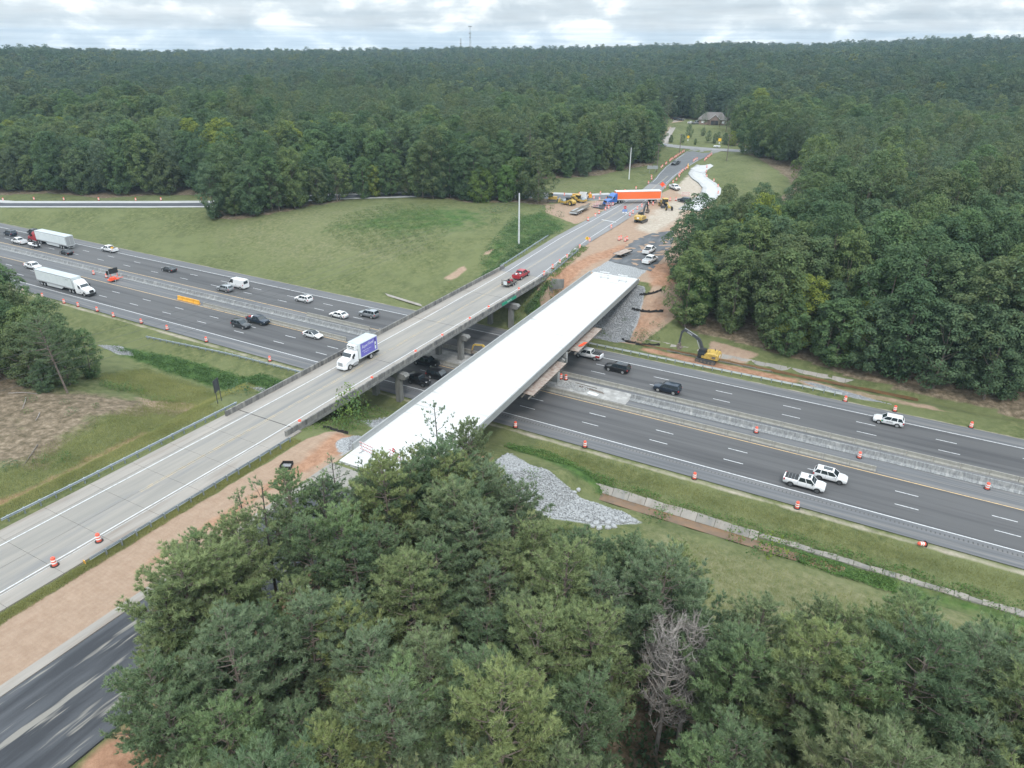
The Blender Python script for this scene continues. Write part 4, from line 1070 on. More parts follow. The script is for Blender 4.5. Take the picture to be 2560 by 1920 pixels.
for k, (u, v) in enumerate([(-205,164.5),(-199,166),(-193,168),(-188,175),(-186,183),(-184,190),(-182,197),(-177,206),(-170,213),(-163,218),(-157,221),(-150,223),(-143,223),(-137,217.5),(-131,223),(-126,226),(-121,228),
                            (-206,171),(-197,173),(-191,181),(-199,180),(-206,177)]):
    make_tree('broad', (BROAD if k % 3 or k == 13 else TALLP)[k % 4], 'broadleaf_tree' if k % 3 or k == 13 else 'pine_tree', u, v, hz(u, v)-.2, k*1.3, 1.25 if k == 13 else rng.uniform(.72,.95),
              'big lone dark tree standing forward on the field edge' if k == 13 else ('tree in the clump on the field in front of the exit ramp' if k < 8 or k > 16 else 'tree in the row between the field and the exit ramp'), None if k == 13 else ('clump on the field' if k < 8 or k > 16 else 'row before the exit ramp'))
for k, (px, py) in enumerate([(938,492),(965,489),(993,488),(1020,488),(1048,492),(1078,494),(1103,496),(1215,500),(1245,498)]):
    P_ = at(px, py); make_tree('broad', BROAD[(k*5+1) % 6], 'broadleaf_tree', P_.x, P_.y, P_.z-.2, k*2.1, rng.uniform(.7,.9), 'tree in the row between the field and the exit ramp', 'row before the exit ramp')
rest = np.array(rest)
print('trees', n_p, n_b, 'rest', len(rest))

# the rest of the forest: one object of instances on points
def forest_object(name, pts, meshes, label):
    pc = bpy.data.collections.new(name+'_kinds')       # kept out of the scene: only the instances show
    for i, me in enumerate(meshes):
        o = bpy.data.objects.new('%s_kind_%02d' % (name, i), me); pc.objects.link(o)
    me = bpy.data.meshes.new(name); me.vertices.add(len(pts)); me.vertices.foreach_set('co', pts[:,:3].astype(np.float32).ravel())
    for nm, col, tp in (('rz',3,'FLOAT'),('sc',4,'FLOAT')):
        a = me.attributes.new(nm, tp, 'POINT'); a.data.foreach_set('value', pts[:,col].astype(np.float32))
    a = me.attributes.new('kind_index', 'INT', 'POINT'); a.data.foreach_set('value', pts[:,5].astype(np.int32))
    o = bpy.data.objects.new(name, me); COL.objects.link(o)
    g = bpy.data.node_groups.new(name, 'GeometryNodeTree')
    g.interface.new_socket('Geometry', in_out='INPUT', socket_type='NodeSocketGeometry'); g.interface.new_socket('Geometry', in_out='OUTPUT', socket_type='NodeSocketGeometry')
    n = g.nodes.new; L = g.links.new
    gi, go = n('NodeGroupInput'), n('NodeGroupOutput'); ip = n('GeometryNodeInstanceOnPoints'); ci = n('GeometryNodeCollectionInfo')
    ci.inputs['Collection'].default_value = pc; ci.inputs['Separate Children'].default_value = True; ci.inputs['Reset Children'].default_value = True
    def attr(nm, tp):
        a = n('GeometryNodeInputNamedAttribute'); a.data_type = tp; a.inputs[0].default_value = nm; return a.outputs[0]
    ip.inputs['Pick Instance'].default_value = True
    cx = n('ShaderNodeCombineXYZ'); L(attr('rz','FLOAT'), cx.inputs[2])
    L(gi.outputs[0], ip.inputs['Points']); L(ci.outputs[0], ip.inputs['Instance']); L(attr('kind_index','INT'), ip.inputs['Instance Index'])
    L(cx.outputs[0], ip.inputs['Rotation']); L(attr('sc','FLOAT'), ip.inputs['Scale']); L(ip.outputs[0], go.inputs[0])
    md = o.modifiers.new('scatter', 'NODES'); md.node_group = g
    return tag(o, label, kind='stuff')
D = np.hypot(rest[:,0], rest[:,1])
near = D < 470; mid = (D >= 470) & (D < 800); far = D >= 800
P = rest[near].copy(); kk = P[:,5].astype(int); P[:,5] = np.where(kk == 1, rng.integers(0, 4, len(P)), 4+rng.integers(0, 8, len(P))); P[:,5] = np.where((kk == 0), rng.integers(0,4,len(P)), P[:,5])
forest_object('forest', P, [t[0] for t in TALLP]+[t[0] for t in BROAD]+[BRIGHT[0][0], BROAD[3][0]], 'mixed forest behind the front rows of trees')
P = rest[mid].copy(); P[:,5] = rng.integers(0, 6, len(P)); forest_object('forest', P, MIDP, 'forest covering the middle hills')
P = rest[far].copy(); P[:,5] = rng.integers(0, 6, len(P)); forest_object('forest', P, FARP, 'hazy forest on the far ridges')
# ------------------------------------------------------------------ vehicles
def paint(name, c, rough=.32, metal=.0, coat=.5):
    return mat('paint_'+name, c, rough, metal, coat=coat)
for nm, c, m_ in (('white_car',(.72,.73,.74),0),('black',(.010,.010,.012),0),('dark_grey',(.045,.050,.055),.3),('silver',(.34,.36,.38),.5),('navy',(.018,.030,.050),.3),
              ('red',(.36,.02,.03),.1),('blue',(.03,.12,.38),.1),('charcoal',(.03,.034,.04),.2)): paint(nm, c, metal=m_)
mat('window_glass', (.022,.030,.036), .06, spec=.8)
mat('rim', (.48,.49,.50), .35, .6); mat('rim_dark', (.12,.125,.13), .4, .5)
mat('tail_red', (.38,.02,.02), .3); mat('lamp_clear', (.72,.74,.76), .2); mat('trim_black', (.02,.021,.023), .6)
mat('trailer_white', (.62,.66,.67), .45, c2=(.55,.60,.61), scale=.8); mat('trailer_roof', (.44,.48,.50), .6, c2=(.38,.42,.44), scale=.6)
mat('trailer_orange', (.82,.16,.045), .45); mat('box_purple', (.135,.125,.46), .4); mat('frame_grey', (.30,.31,.32), .6); mat('skirt', (.50,.53,.54), .6)
mat('amber', (.75,.30,.02), .4)

def wheel(parent, x, y, r, w, rim='rim', dual=False):
    """y is the outer face; sign tells the side"""
    s = 1 if y > 0 else -1; n = 18
    a = MB(); y0 = y-s*w; a.cyl((x, min(y0,y), r), r, abs(w), n, 'y')
    o = a.build('wheel', 'rubber', parent, smooth=True)
    b = MB(); b.cyl((x, y if s > 0 else y-.012, r), r*.66, .012, 14, 'y'); b.cyl((x, y if s > 0 else y-.02, r), r*.2, .02, 8, 'y'); b.build('rim', rim, o)
    return o
def arch(mb, x, y, r, s):
    pts = [(x+math.cos(t)*r, r*.82+math.sin(t)*r) for t in np.linspace(-.12, PI+.12, 12)]
    mb.add([(px, y, pz) for px, pz in pts]+[(px, y-s*.02, pz) for px, pz in pts], [tuple(range(12))]+[(i,i+1,i+13,i+12) for i in range(11)])

KINDS = {
 # stations: (x, half width, z bottom, z top) front to back; cab: belt x front/back, roof x front/back; belt z, roof z
 'sedan': dict(L=4.85, W=1.84, st=[(2.42,.55,.38,.58),(2.34,.78,.28,.68),(2.0,.88,.24,.80),(1.0,.92,.22,.93),(0,.92,.22,.95),(-1.2,.92,.22,.97),(-1.9,.90,.25,1.0),(-2.30,.84,.30,.98),(-2.42,.70,.42,.86)],
               cab=(1.15,-1.95,.28,-1.15,.94,1.44), wb=(1.42,-1.40), r=.34),
 'suv': dict(L=4.8, W=1.92, st=[(2.40,.60,.45,.70),(2.30,.84,.32,.86),(1.9,.93,.28,1.02),(1.0,.96,.26,1.10),(0,.96,.26,1.11),(-1.4,.96,.26,1.13),(-2.1,.95,.30,1.14),(-2.34,.90,.36,1.10),(-2.40,.84,.48,1.0)],
               cab=(1.10,-2.32,.30,-1.95,1.08,1.70), wb=(1.42,-1.42), r=.37),
 'bigsuv': dict(L=5.05, W=2.0, st=[(2.52,.66,.5,.82),(2.42,.90,.36,.98),(2.0,.98,.32,1.10),(1.1,1.0,.30,1.16),(0,1.0,.30,1.17),(-1.4,1.0,.30,1.18),(-2.2,.99,.34,1.18),(-2.46,.96,.40,1.15),(-2.52,.90,.52,1.05)],
               cab=(1.15,-2.44,.45,-2.20,1.15,1.82), wb=(1.5,-1.48), r=.40),
 'pickup': dict(L=5.85, W=2.03, st=[(2.92,.74,.55,.88),(2.84,.94,.42,1.04),(2.4,1.0,.38,1.17),(1.6,1.01,.36,1.22),(1.0,1.01,.36,1.24),(-.85,1.01,.36,1.24),(-.86,1.01,.36,1.22),(-2.80,1.0,.42,1.24),(-2.92,.96,.50,1.20)],
               cab=(1.55,-.88,.85,-.70,1.22,1.90), wb=(1.92,-1.78), r=.41),
 'jeep': dict(L=4.7, W=1.88, st=[(2.10,.50,.62,1.0),(2.05,.58,.60,1.16),(1.2,.66,.55,1.22),(.75,.78,.48,1.24),(.70,.80,.45,1.24),(-1.0,.80,.45,1.24),(-2.05,.80,.48,1.24),(-2.15,.78,.52,1.22)],
               cab=(.72,-2.12,.42,-2.02,1.22,1.86), wb=(1.45,-1.45), r=.43),
 'van': dict(L=6.0, W=2.06, st=[(3.0,.70,.45,.80),(2.9,.90,.36,1.0),(2.5,1.0,.32,1.22),(2.0,1.02,.32,1.40),(1.0,1.03,.32,1.42),(-1.5,1.03,.32,1.42),(-2.9,1.02,.36,1.42),(-3.0,1.0,.45,1.40)],
               cab=(2.35,-2.98,1.35,-2.90,1.38,2.52), wb=(2.0,-1.75), r=.37),
}
def car(kind, color, label, cat, x, y, head, z=0., group=None, roof=None, rim='rim', sun=None, bed=None, name=None, grille='trim_black', sc=1.):
    K = KINDS[kind]; t = thing(name or {'sedan':'sedan_car','suv':'suv_car','bigsuv':'suv_car','pickup':'pickup_truck','jeep':'off_road_car','van':'van'}[kind], label, cat, (x,y,z), head, group)
    pc = 'paint_'+color; W2 = K['W']/2
    b = MB(); secs = []
    for (sx, w, zb, zt) in K['st']:
        h = zt-zb
        secs.append([(sx,-w*.86,zb),(sx,w*.86,zb),(sx,w*.98,zb+h*.22),(sx,w,zb+h*.55),(sx,w*.965,zt-h*.10),(sx,w*.86,zt),(sx,0,zt+.035*(kind != 'jeep')),(sx,-w*.86,zt),(sx,-w*.965,zt-h*.10),(sx,-w,zb+h*.55),(sx,-w*.98,zb+h*.22)])
    b.loft(secs); b.build('body', pc, t, smooth=True)
    xf, xb, rf, rb, zb, zr_ = K['cab']; wb_ = W2*.93; wt = W2*.76
    if kind in ('van', 'jeep'): wt = W2*.88
    def ring(x, w, z): return [(x,-w,z),(x,w,z)]
    def frus(mb, e=0., z0=zb, z1=zr_, sh=0.):
        A = [(xf+e,-wb_-e,z0),(xf+e,wb_+e,z0),(xb-e,wb_+e,z0),(xb-e,-wb_-e,z0)]; B = [(rf+e,-wt-e,z1),(rf+e,wt+e,z1),(rb-e,wt+e,z1),(rb-e,-wt-e,z1)]
        return A, B
    A, B = frus(None); g = MB(); g.add(A+B, [(0,1,5,4),(1,2,6,5),(2,3,7,6),(3,0,4,7)]); g.build('windows', 'window_glass', t)
    # roof shell and pillars in body colour
    r = MB(); e = .02
    zt = zr_; th = .07
    def lp(p, q, k): return tuple(p[i]+(q[i]-p[i])*k for i in range(3))
    top = [lp(A[i], B[i], .90) for i in range(4)]
    cxm = (rf+rb)/2
    r.loft([[ (q[0]+(.015 if q[0] > cxm else -.015), q[1]*1.012, q[2]) for q in top], [(q[0], q[1]*1.0, zt) for q in B], [(q[0]*.94+cxm*.06, q[1]*.86, zt+.05) for q in B]])
    r.build('roof', pc if roof is None else roof, t, smooth=True)
    p = MB()
    def pillar(f, w=.09):   # f: fraction along the side, belt and roof
        for s in (-1, 1):
            a = (xf+(xb-xf)*f[0], s*(wb_+.012), zb); c = (rf+(rb-rf)*f[1], s*(wt+.012), zr_-.03)
            p.bar(a, c, w, .05)
    pillar((0,0), .11); pillar((1,1), .16); 
    if kind in ('suv','bigsuv'): pillar((.40,.36), .06); pillar((.72,.72), .10)
    elif kind == 'sedan': pillar((.50,.48), .06)
    elif kind == 'pickup': pillar((.50,.52), .08); p.box(xb-.02,xb+.02,-wb_,wb_,zb-.02,zb+.10)
    elif kind == 'jeep': pillar((.36,.34), .10); pillar((.70,.70), .10)
    elif kind == 'van':
        for s in (-1, 1):   # closed cargo sides
            xs = [xf+(xb-xf)*.30, xb]; xr = [rf+(rb-rf)*.20, rb]
            p.add([(xs[0],s*(wb_+.03),zb),(xs[1],s*(wb_+.03),zb),(xr[1],s*(wt+.03),zr_-.05),(xr[0],s*(wt+.03),zr_-.05)], [(0,1,2,3)])
            p.box(xb-.015,xb+.02,s*(wb_)-.28*(s > 0),s*(wb_)+.28*(s < 0),zb,zr_-.05)
        p.box(xb-.02,xb+.015,-wb_,wb_,zb,zb+.12); p.box(xb-.02,xb+.015,-wt,wt,zr_-.28,zr_-.05)
    p.build('pillars', pc if kind != 'jeep' else pc, t)
    # details
    d = MB(); fx = K['st'][1][0]; bx = K['st'][-2][0]; ft = K['st'][1][3]; bt = K['st'][-1][3]
    for s in (-1, 1):
        for wx in K['wb']: arch(d, wx, s*(W2+.004), K['r']+.07, s)
    d.box(-K['L']/2*.8, K['L']/2*.8, -W2*.975, W2*.975, K['st'][3][2]-.02, K['st'][3][2]+.10); d.build('wheel_arches', 'trim_black', t)
    gr = MB(); w1 = K['st'][1][1]; gr.box(K['st'][0][0]-.02,K['st'][0][0]+.025,-w1*.55,w1*.55,ft-.34,ft-.12) ; gr.box(K['st'][0][0]-.10,K['st'][0][0]+.02,-w1*.8,w1*.8,K['st'][0][2]-.06,K['st'][0][2]+.06); gr.build('grille', grille, t)
    for s in (-1, 1):
        q = MB(); q.box(fx-.16,fx+.045,s*w1*.80-.14,s*w1*.80+.14,ft-.20,ft-.06); q.build('headlight', 'lamp_clear', t)
        q = MB(); w2 = K['st'][-2][1]; q.box(bx-.05,bx+.14,s*(w2-.03)-.09,s*(w2-.03)+.09,bt-.24,bt+.02); q.build('taillight', 'tail_red', t)
        q = MB(); q.box(xf-.45,xf-.28,s*(W2+.03)-.03,s*(W2+.14)+.03,zb-.02,zb+.14) if s > 0 else q.box(xf-.45,xf-.28,-(W2+.17),-(W2),zb-.02,zb+.14); q.build('mirror', pc if kind in ('sedan','suv') else 'trim_black', t)
    for wx in K['wb']:
        for s in (-1, 1): wheel(t, wx, s*(W2+.03), K['r'], .26, rim)
    dl = MB()      # door shut lines
    for f in ((xf-.25), (xf-.25+xb*.9)*.5 if kind != 'pickup' else .35, xb*.72 if kind != 'pickup' else -.86):
        for s in (-1, 1): dl.box(f-.008,f+.008,s*(W2-.02)-.012*(s < 0),s*(W2-.0)+.012*(s > 0),K['st'][3][2]+.12,zb-.03)
    dl.build('door_seams', 'trim_black', t)
    if sun:
        q = MB(); a, c = sun; q.box(c,a,-wt*.62,wt*.62,zr_+.045,zr_+.062); q.build('sunroof', 'window_glass', t)
    if kind == 'pickup':
        q = MB(); q.box(-2.74,-.93,-.80,.80,1.24,1.292)
        if bed == 'cover':
            q.build('bed_cover', 'trim_black', t)
            q = MB()
            for k in (-2.3,-1.85,-1.4): q.box(k-.015,k+.015,-.80,.80,1.293,1.302)
            q.build('cover_rib', 'frame_grey', t)
        else:
            q.build('bed', 'trim_black' if bed != 'light' else 'frame_grey', t)
            q = MB(); q.box(-2.80,-.9,.80,.88,1.20,1.36); q.box(-2.80,-.9,-.88,-.80,1.20,1.36); q.box(-2.88,-2.80,-.88,.88,1.20,1.36); q.build('bed_rails', pc, t)
            if bed == 'yellow':
                q = MB(); q.box(-2.3,-1.9,.1,.75,1.28,1.75); q.build('tank', 'plastic_yellow', t)
            if bed == 'stuff':
                q = MB(); q.box(-2.4,-1.9,-.6,-.1,1.28,1.5); q.box(-1.7,-1.2,.1,.6,1.28,1.46); q.build('cargo', 'tail_red', t)
                q = MB(); q.box(-2.2,-1.6,.0,.5,1.28,1.42); q.box(-1.5,-1.1,-.6,-.2,1.28,1.5); q.build('cargo', 'lamp_clear', t)
    if kind == 'jeep':
        q = MB(); q.cyl((-2.32,0,1.05),.40,.2,14,'x'); q.build('spare_wheel', 'rubber', t)
        q = MB()
        for s in (-1, 1):
            for wx in K['wb']: q.box(wx-.52,wx+.52,s*.94-.16,s*.94+.02 if s > 0 else s*.94+.16,.92,.99)
        q.box(2.1,2.28,-.75,.75,.55,.72); q.build('fenders', 'trim_black', t)
    return t
RV_ = [math.pi, 0.]
def hwy(px, py, kind, color, label, cat, west=False, **k):
    """a car on the highway whose visible wheels touch the road half-way between at photo pixel px,py"""
    P = at(px, py, 0.); W2 = KINDS[kind]['W']/2; head = PI if west else 0.
    return car(kind, color, label, cat, P.x, P.y+W2, head+random.uniform(-.01,.01), 0., **k)
hwy(75,673.5,'pickup','white_car','white pickup truck just ahead of the white semi trailer, left edge of the photo','pickup truck', grille='lamp_clear')
hwy(596,821,'suv','dark_grey','dark grey hatchback beside the dark blue pickup in the near lanes','car', roof='window_glass')
hwy(638,811,'pickup','navy','dark blue pickup truck with red and white things in its bed','pickup truck', bed='stuff', rim='rim_dark')
hwy(775.5,846,'sedan','white_car','white sedan with black roof just left of the box truck bridge','car', roof='window_glass')
hwy(1058,916.5,'pickup','black','black pickup coming out from under the old overpass beside the median','pickup truck')
hwy(1091,951,'bigsuv','black','black station wagon half hidden by the white overpass','car')
hwy(1041.5,964,'jeep','black','black off road car with big tyres between the two overpasses','off road car', rim='rim_dark')
hwy(2006,1224.5,'pickup','white_car','white pickup with dark ribbed bed cover beside the white crossover','pickup truck', bed='cover', sun=(.75,.35), rim='rim_dark')
hwy(2071.7,1206,'suv','white_car','white crossover with long dark sunroof beside the white pickup','car', sun=(.15,-1.15), rim='rim_dark')
hwy(18.9,590,'bigsuv','navy','dark green estate car at the far left edge in the far lanes','car', True)
hwy(41.5,610.5,'pickup','white_car','white pickup truck towing the small white boat','pickup truck', True, bed='light')
hwy(80,588,'pickup','dark_grey','dark pickup mostly hidden behind the red semi cab','pickup truck', True)
hwy(159.5,637,'sedan','black','black car with reddish sheen behind the red semi trailer','car', True)
hwy(267.5,630.5,'pickup','white_car','white pickup with a yellow tank in its bed in the far lanes','pickup truck', True, bed='yellow')
hwy(416,680,'sedan','dark_grey','lone dark grey sedan in the far lanes left of the white van','car', True)
hwy(589,721.5,'van','white_car','white high roof delivery van in the far lanes','van', True)
hwy(556,729.5,'suv','silver','silver grey crossover next to the white van','car', True)
hwy(752.7,756,'suv','white_car','white crossover with black sunroof alone in the middle far lane','car', True, sun=(.2,-1.2))
hwy(840.8,795.5,'sedan','white_car','small white sedan in the lane beside the far barrier row','car', True)
hwy(915.7,794.5,'bigsuv','silver','large silver estate car with roof rails nearest the old overpass','car', True, sun=(.3,-.6))
wp = hwy(1466.5,897.7,'pickup','white_car','white work pickup with red rear corner coming out from under the plywood platform','pickup truck', True, bed='cover')
q = MB(); q.box(-2.78,-1.9,.985,1.03,.75,1.18); q.build('red_panel', 'tail_red', wp)
q = MB(); q.prism([(-2.2,.62),(.6,.62),(-1.6,.72)], 1.012, 1.024, 'y'); q.build('stripe', 'trim_black', wp)
hwy(1538,932,'bigsuv','black','glossy black SUV just right of the white overpass','car', True, sun=(.2,-.9))
hwy(1663,984,'bigsuv','navy','very dark blue SUV by the barrier row, second right of the white overpass','car', True)
lw = hwy(2218,1064.5,'suv','white_car','white SUV with company lettering on its door at right in the far lanes','car', True)
text_obj('LEHIGH', .30, 'trim_black', lw, Matrix.Translation((-.15,.985,.82)) @ Matrix(((-1,0,0,0),(0,0,1,0),(0,1,0,0),(0,0,0,1))))
q = MB(); q.prism([(.75,.70),(1.0,.98),(1.2,.70)], .972, .982, 'y'); q.build('logo', 'sign_green', lw)
q = MB(); q.prism([(1.0,.70),(1.15,.86),(1.3,.70)], .968, .978, 'y'); q.build('logo', 'plastic_yellow', lw)

# ---- boat on a trailer
P = at(78, 619.5, 0.)
bt = thing('boat', 'small white open boat with outboard riding on its trailer', 'boat', (P.x,P.y+.9,.0), PI)
b = MB()
secs = []
for x, w, zb, zt in ((2.7,.06,1.0,1.12),(2.1,.45,.72,1.10),(1.2,.80,.58,1.06),(0,.92,.55,1.02),(-1.5,.92,.55,1.0),(-2.4,.85,.58,1.0)):
    secs.append([(x,0,zb),(x,w*.8,zb+.15),(x,w,zt),(x,w*.82,zt),(x,0,zt-.18),(x,-w*.82,zt),(x,-w,zt),(x,-w*.8,zb+.15)])
b.loft(secs); b.build('hull', 'white_paint', bt, smooth=True)
b = MB(); b.box(-.4,-.1,-.45,.45,1.0,1.35); b.box(-1.4,-1.0,-.5,.5,1.0,1.3); b.build('console', 'trim_black', bt)
b = MB(); b.box(-2.9,-2.5,-.22,.22,.6,1.5); b.build('outboard', 'trim_black', bt)
tr = thing('boat_trailer', 'low trailer under the small white boat', 'trailer', (P.x,P.y+.9,0), PI)
b = MB(); b.box(-2.4,1.6,-.75,-.65,.42,.54); b.box(-2.4,1.6,.65,.75,.42,.54); b.bar((1.6,-.7,.48),(3.6,0,.5),.1); b.bar((1.6,.7,.48),(3.6,0,.5),.1); b.box(-1.0,-.9,-.75,.75,.42,.54); b.build('frame', 'trim_black', tr)
for x in (-.55,-1.35):
    for s in (-1, 1): wheel(tr, x, s*1.02, .32, .22)

# ---- heavy trucks
def tractor(x, y, head, z, color, label, sleeper=True, roofz=3.6, bump='trim_black', name='semi_tractor'):
    t = thing(name, label, 'truck', (x,y,z), head)     # origin: front axle at +4.6, rear axles at 0 and -1.3
    pc = 'paint_'+color; b = MB()
    hood = [(6.0,.95,.75,1.30),(5.85,1.08,.62,1.62),(5.2,1.14,.60,1.90),(4.2,1.16,.60,2.05),(3.75,1.18,.60,2.12)]
    b.loft([[(a,-w,zb),(a,w,zb),(a,w,zt-.25),(a,w*.72,zt),(a,-w*.72,zt),(a,-w,zt-.25)] for a, w, zb, zt in hood]); b.build('hood', pc, t, smooth=True)
    b = MB(); xb = 1.15 if sleeper else 2.1
    b.loft([[(a,-w,.72),(a,w,.72),(a,w,zt-.2),(a,w*.88,zt),(a,-w*.88,zt),(a,-w,zt-.2)] for a, w, zt in ((3.75,1.19,2.12),(3.25,1.20,2.75),(2.9,1.20,roofz-.55),(2.2,1.22,roofz-.1),(1.9 if sleeper else 2.1,1.22,roofz),(xb,1.22,roofz))])
    b.build('cab', pc, t, smooth=True)
    b = MB(); b.quad((3.80,-1.02,2.14),(3.80,1.02,2.14),(3.27,.98,2.74),(3.27,-.98,2.74)); b.quad((3.79,-1.02,2.14),(3.26,-.98,2.74),(3.26,.98,2.74),(3.79,1.02,2.14)); b.build('windscreen', 'window_glass', t)
    for s in (-1, 1):
        b = MB(); yy = s*1.235; b.quad((3.45,yy,2.02),(2.55,yy,2.02),(2.55,yy,2.62),(3.15,yy,2.62)); b.quad((3.45,yy-s*.03,2.02),(3.15,yy-s*.03,2.62),(2.55,yy-s*.03,2.62),(2.55,yy-s*.03,2.02)); b.build('side_window', 'window_glass', t)
        b = MB(); b.box(3.35,3.55,min(s*1.30,s*1.55),max(s*1.30,s*1.55),1.95,2.55); b.build('mirror', 'trim_black', t)
        b = MB(); b.box(5.65,5.95,s*.85-.18,s*.85+.18,1.12,1.36); b.build('headlight', 'lamp_clear', t)
        b = MB(); b.box(1.3,3.4,min(s*.85,s*1.2),max(s*.85,s*1.2),.38,.95); b.build('fuel_tank', pc if color == 'white_car' else 'frame_grey', t)
        b = MB(); arch(b, 4.6, s*1.185, .62, s); b.build('fender_opening', 'trim_black', t)
        wheel(t, 4.6, s*1.22, .52, .34)
        for ax in (0., -1.32): wheel(t, ax, s*1.24, .52, .62)
    b = MB(); b.box(6.0,6.06,-.55,.55,.95,1.62); b.build('grille', 'trim_black', t)
    b = MB(); b.prism([(5.9,-1.16),(6.2,-.9),(6.2,.9),(5.9,1.16),(5.5,1.2),(5.5,-1.2)], .38, .85, 'z'); b.build('bumper', bump, t)
    b = MB(); b.box(-1.9,4.8,-.45,.45,.60,.95); b.box(-1.0,.4,-.5,.5,.95,1.12); b.build('chassis', 'trim_black', t)
    return t
def semi_trailer(x, y, head, z, label, side='trailer_white', roof='trailer_roof', L=16.1, lane='skirt', skirt=True, top_band=None):
    """origin under the kingpin; trailer runs back to -L+.9"""
    t = thing('semi_trailer', label, 'trailer', (x,y,z), head); x1 = .9; x0 = x1-L; h0, h1 = 1.22, 4.10
    b = MB(); b.box(x0,x1,-1.29,1.29,h0,h1); b.build('box', side, t)
    b = MB(); b.box(x0-.01,x1+.01,-1.27,1.27,h1+.002,h1+.03); b.build('roof', roof, t)
    b = MB()
    for s in (-1, 1):
        yy0, yy1 = (1.292,1.315) if s > 0 else (-1.315,-1.292)
        b.box(x0,x1,yy0,yy1,h0-.02,h0+.28); b.box(x0,x1,yy0,yy1,h1-.12,h1+.035)
        b.box(x1-.12,x1+.01,yy0,yy1,h0+.28,h1-.12); b.box(x0-.01,x0+.12,yy0,yy1,h0+.28,h1-.12)
    b.build('rail', 'trailer_white' if side != 'trailer_white' else 'frame_grey', t)
    b = MB(); b.box(x0-.03,x0-.012,-1.2,-.03,h0+.1,h1-.12); b.box(x0-.03,x0-.012,.03,1.2,h0+.1,h1-.12); b.build('rear_doors', 'frame_grey', t)
    b = MB(); b.box(x0-.08,x0+.05,-1.25,1.25,h0-.25,h0); b.box(x0-.06,x0,-1.1,1.1,.5,.62); b.bar((x0-.03,-.7,.6),(x0-.03,-.7,h0),.1); b.bar((x0-.03,.7,.6),(x0-.03,.7,h0),.1); b.build('bumper', 'frame_grey', t)
    for s in (-1, 1):
        for ax in (x0+2.0, x0+3.25): wheel(t, ax, s*1.27, .52, .60)
        if skirt:
            b = MB(); yy = s*1.22; b.quad((x0+4.3,yy,.42),(x0+10.6,yy,.50),(x0+11.4,yy*.9,.95),(x0+11.4,yy*.9,1.2),(x0+4.3,yy,1.2)); b.quad((x0+4.3,yy*.97,.42),(x0+4.3,yy*.97,1.2),(x0+11.4,yy*.87,1.2),(x0+11.4,yy*.87,.95),(x0+10.6,yy*.97,.50)); b.build('side_skirt', lane, t)
    b = MB(); b.box(x0+1.2,x0+4.2,-.5,.5,.62,1.2); b.build('axle_frame', 'trim_black', t)
    for s in (-1, 1):
        b = MB(); b.bar((x1-3.2,s*.7,.35),(x1-3.2,s*.7,1.2),.14); b.build('landing_leg', 'trim_black', t)
    return t
# white semi, near lanes, heading east: front wheel at (212,741)
P = at(212, 741.5, 0.)
tractor(P.x-4.6, P.y+1.2, 0, 0, 'white_car', 'white sleeper semi tractor pulling the plain white trailer')
tw = semi_trailer(P.x-4.6-.3, P.y+1.2, 0, 0, 'plain white semi trailer behind the white tractor in the near lanes')
q = MB(); q.quad((-.9,-1.318,3.25),(-.15,-1.318,3.25),(-.15,-1.318,3.75),(-.9,-1.318,3.75)); 
text_obj('BLG', .5, 'frame_grey', tw, Matrix.Translation((-1.1,-1.32,3.45)) @ FACE_YN)
# red semi with white trailer, far lanes, heading west
P = at(157.5, 622.6, 0.)
kx = P.x-(16.1-.9-2.62); 
tractor(kx-.2, P.y+1.25, PI, 0, 'red', 'red semi tractor pulling a white trailer in the far lanes')
semi_trailer(kx, P.y+1.25, PI, 0, 'white semi trailer behind the red tractor in the far lanes', side='trailer_white')
# blue tractor turning with the orange trailer at the junction
A = at(1626, 507, 7.85); B_ = at(1551, 508.5, 7.85)
ta = math.atan2(-(A.y-B_.y), -(A.x-B_.x))
wm_ = at(1633, 507.5, 7.85)
u_ = Vector((math.cos(ta), math.sin(ta), 0)); kp = wm_ + u_*(16.1-.9-2.62) + Vector((-u_.y, u_.x, 0))*1.2*(1 if (-u_.y*0+u_.x*0) >= 0 else 1)
n_ = Vector((-u_.y, u_.x, 0)); n_ = n_ if n_.y > 0 else -n_
kp = wm_ + u_*(16.1-.9-2.62) + n_*1.25
so = semi_trailer(kp.x, kp.y, ta, 7.85, 'bright orange semi trailer turning across the junction', side='trailer_orange', roof='trailer_white', skirt=False)
hb = ta+.62
tractor(kp.x+math.cos(ta)*.2, kp.y+math.sin(ta)*.2, hb, 7.85, 'blue', 'blue semi tractor turning with the orange trailer', bump='paint_blue')

# ---- white box truck with purple side
wm_ = at(899, 911.5, 7.13)
t = thing('box_truck', 'white box truck with purple lettered side panel driving down the old overpass', 'truck', (wm_.x-1.2, wm_.y+.2, zr(wm_.y)), -PI/2+.012)
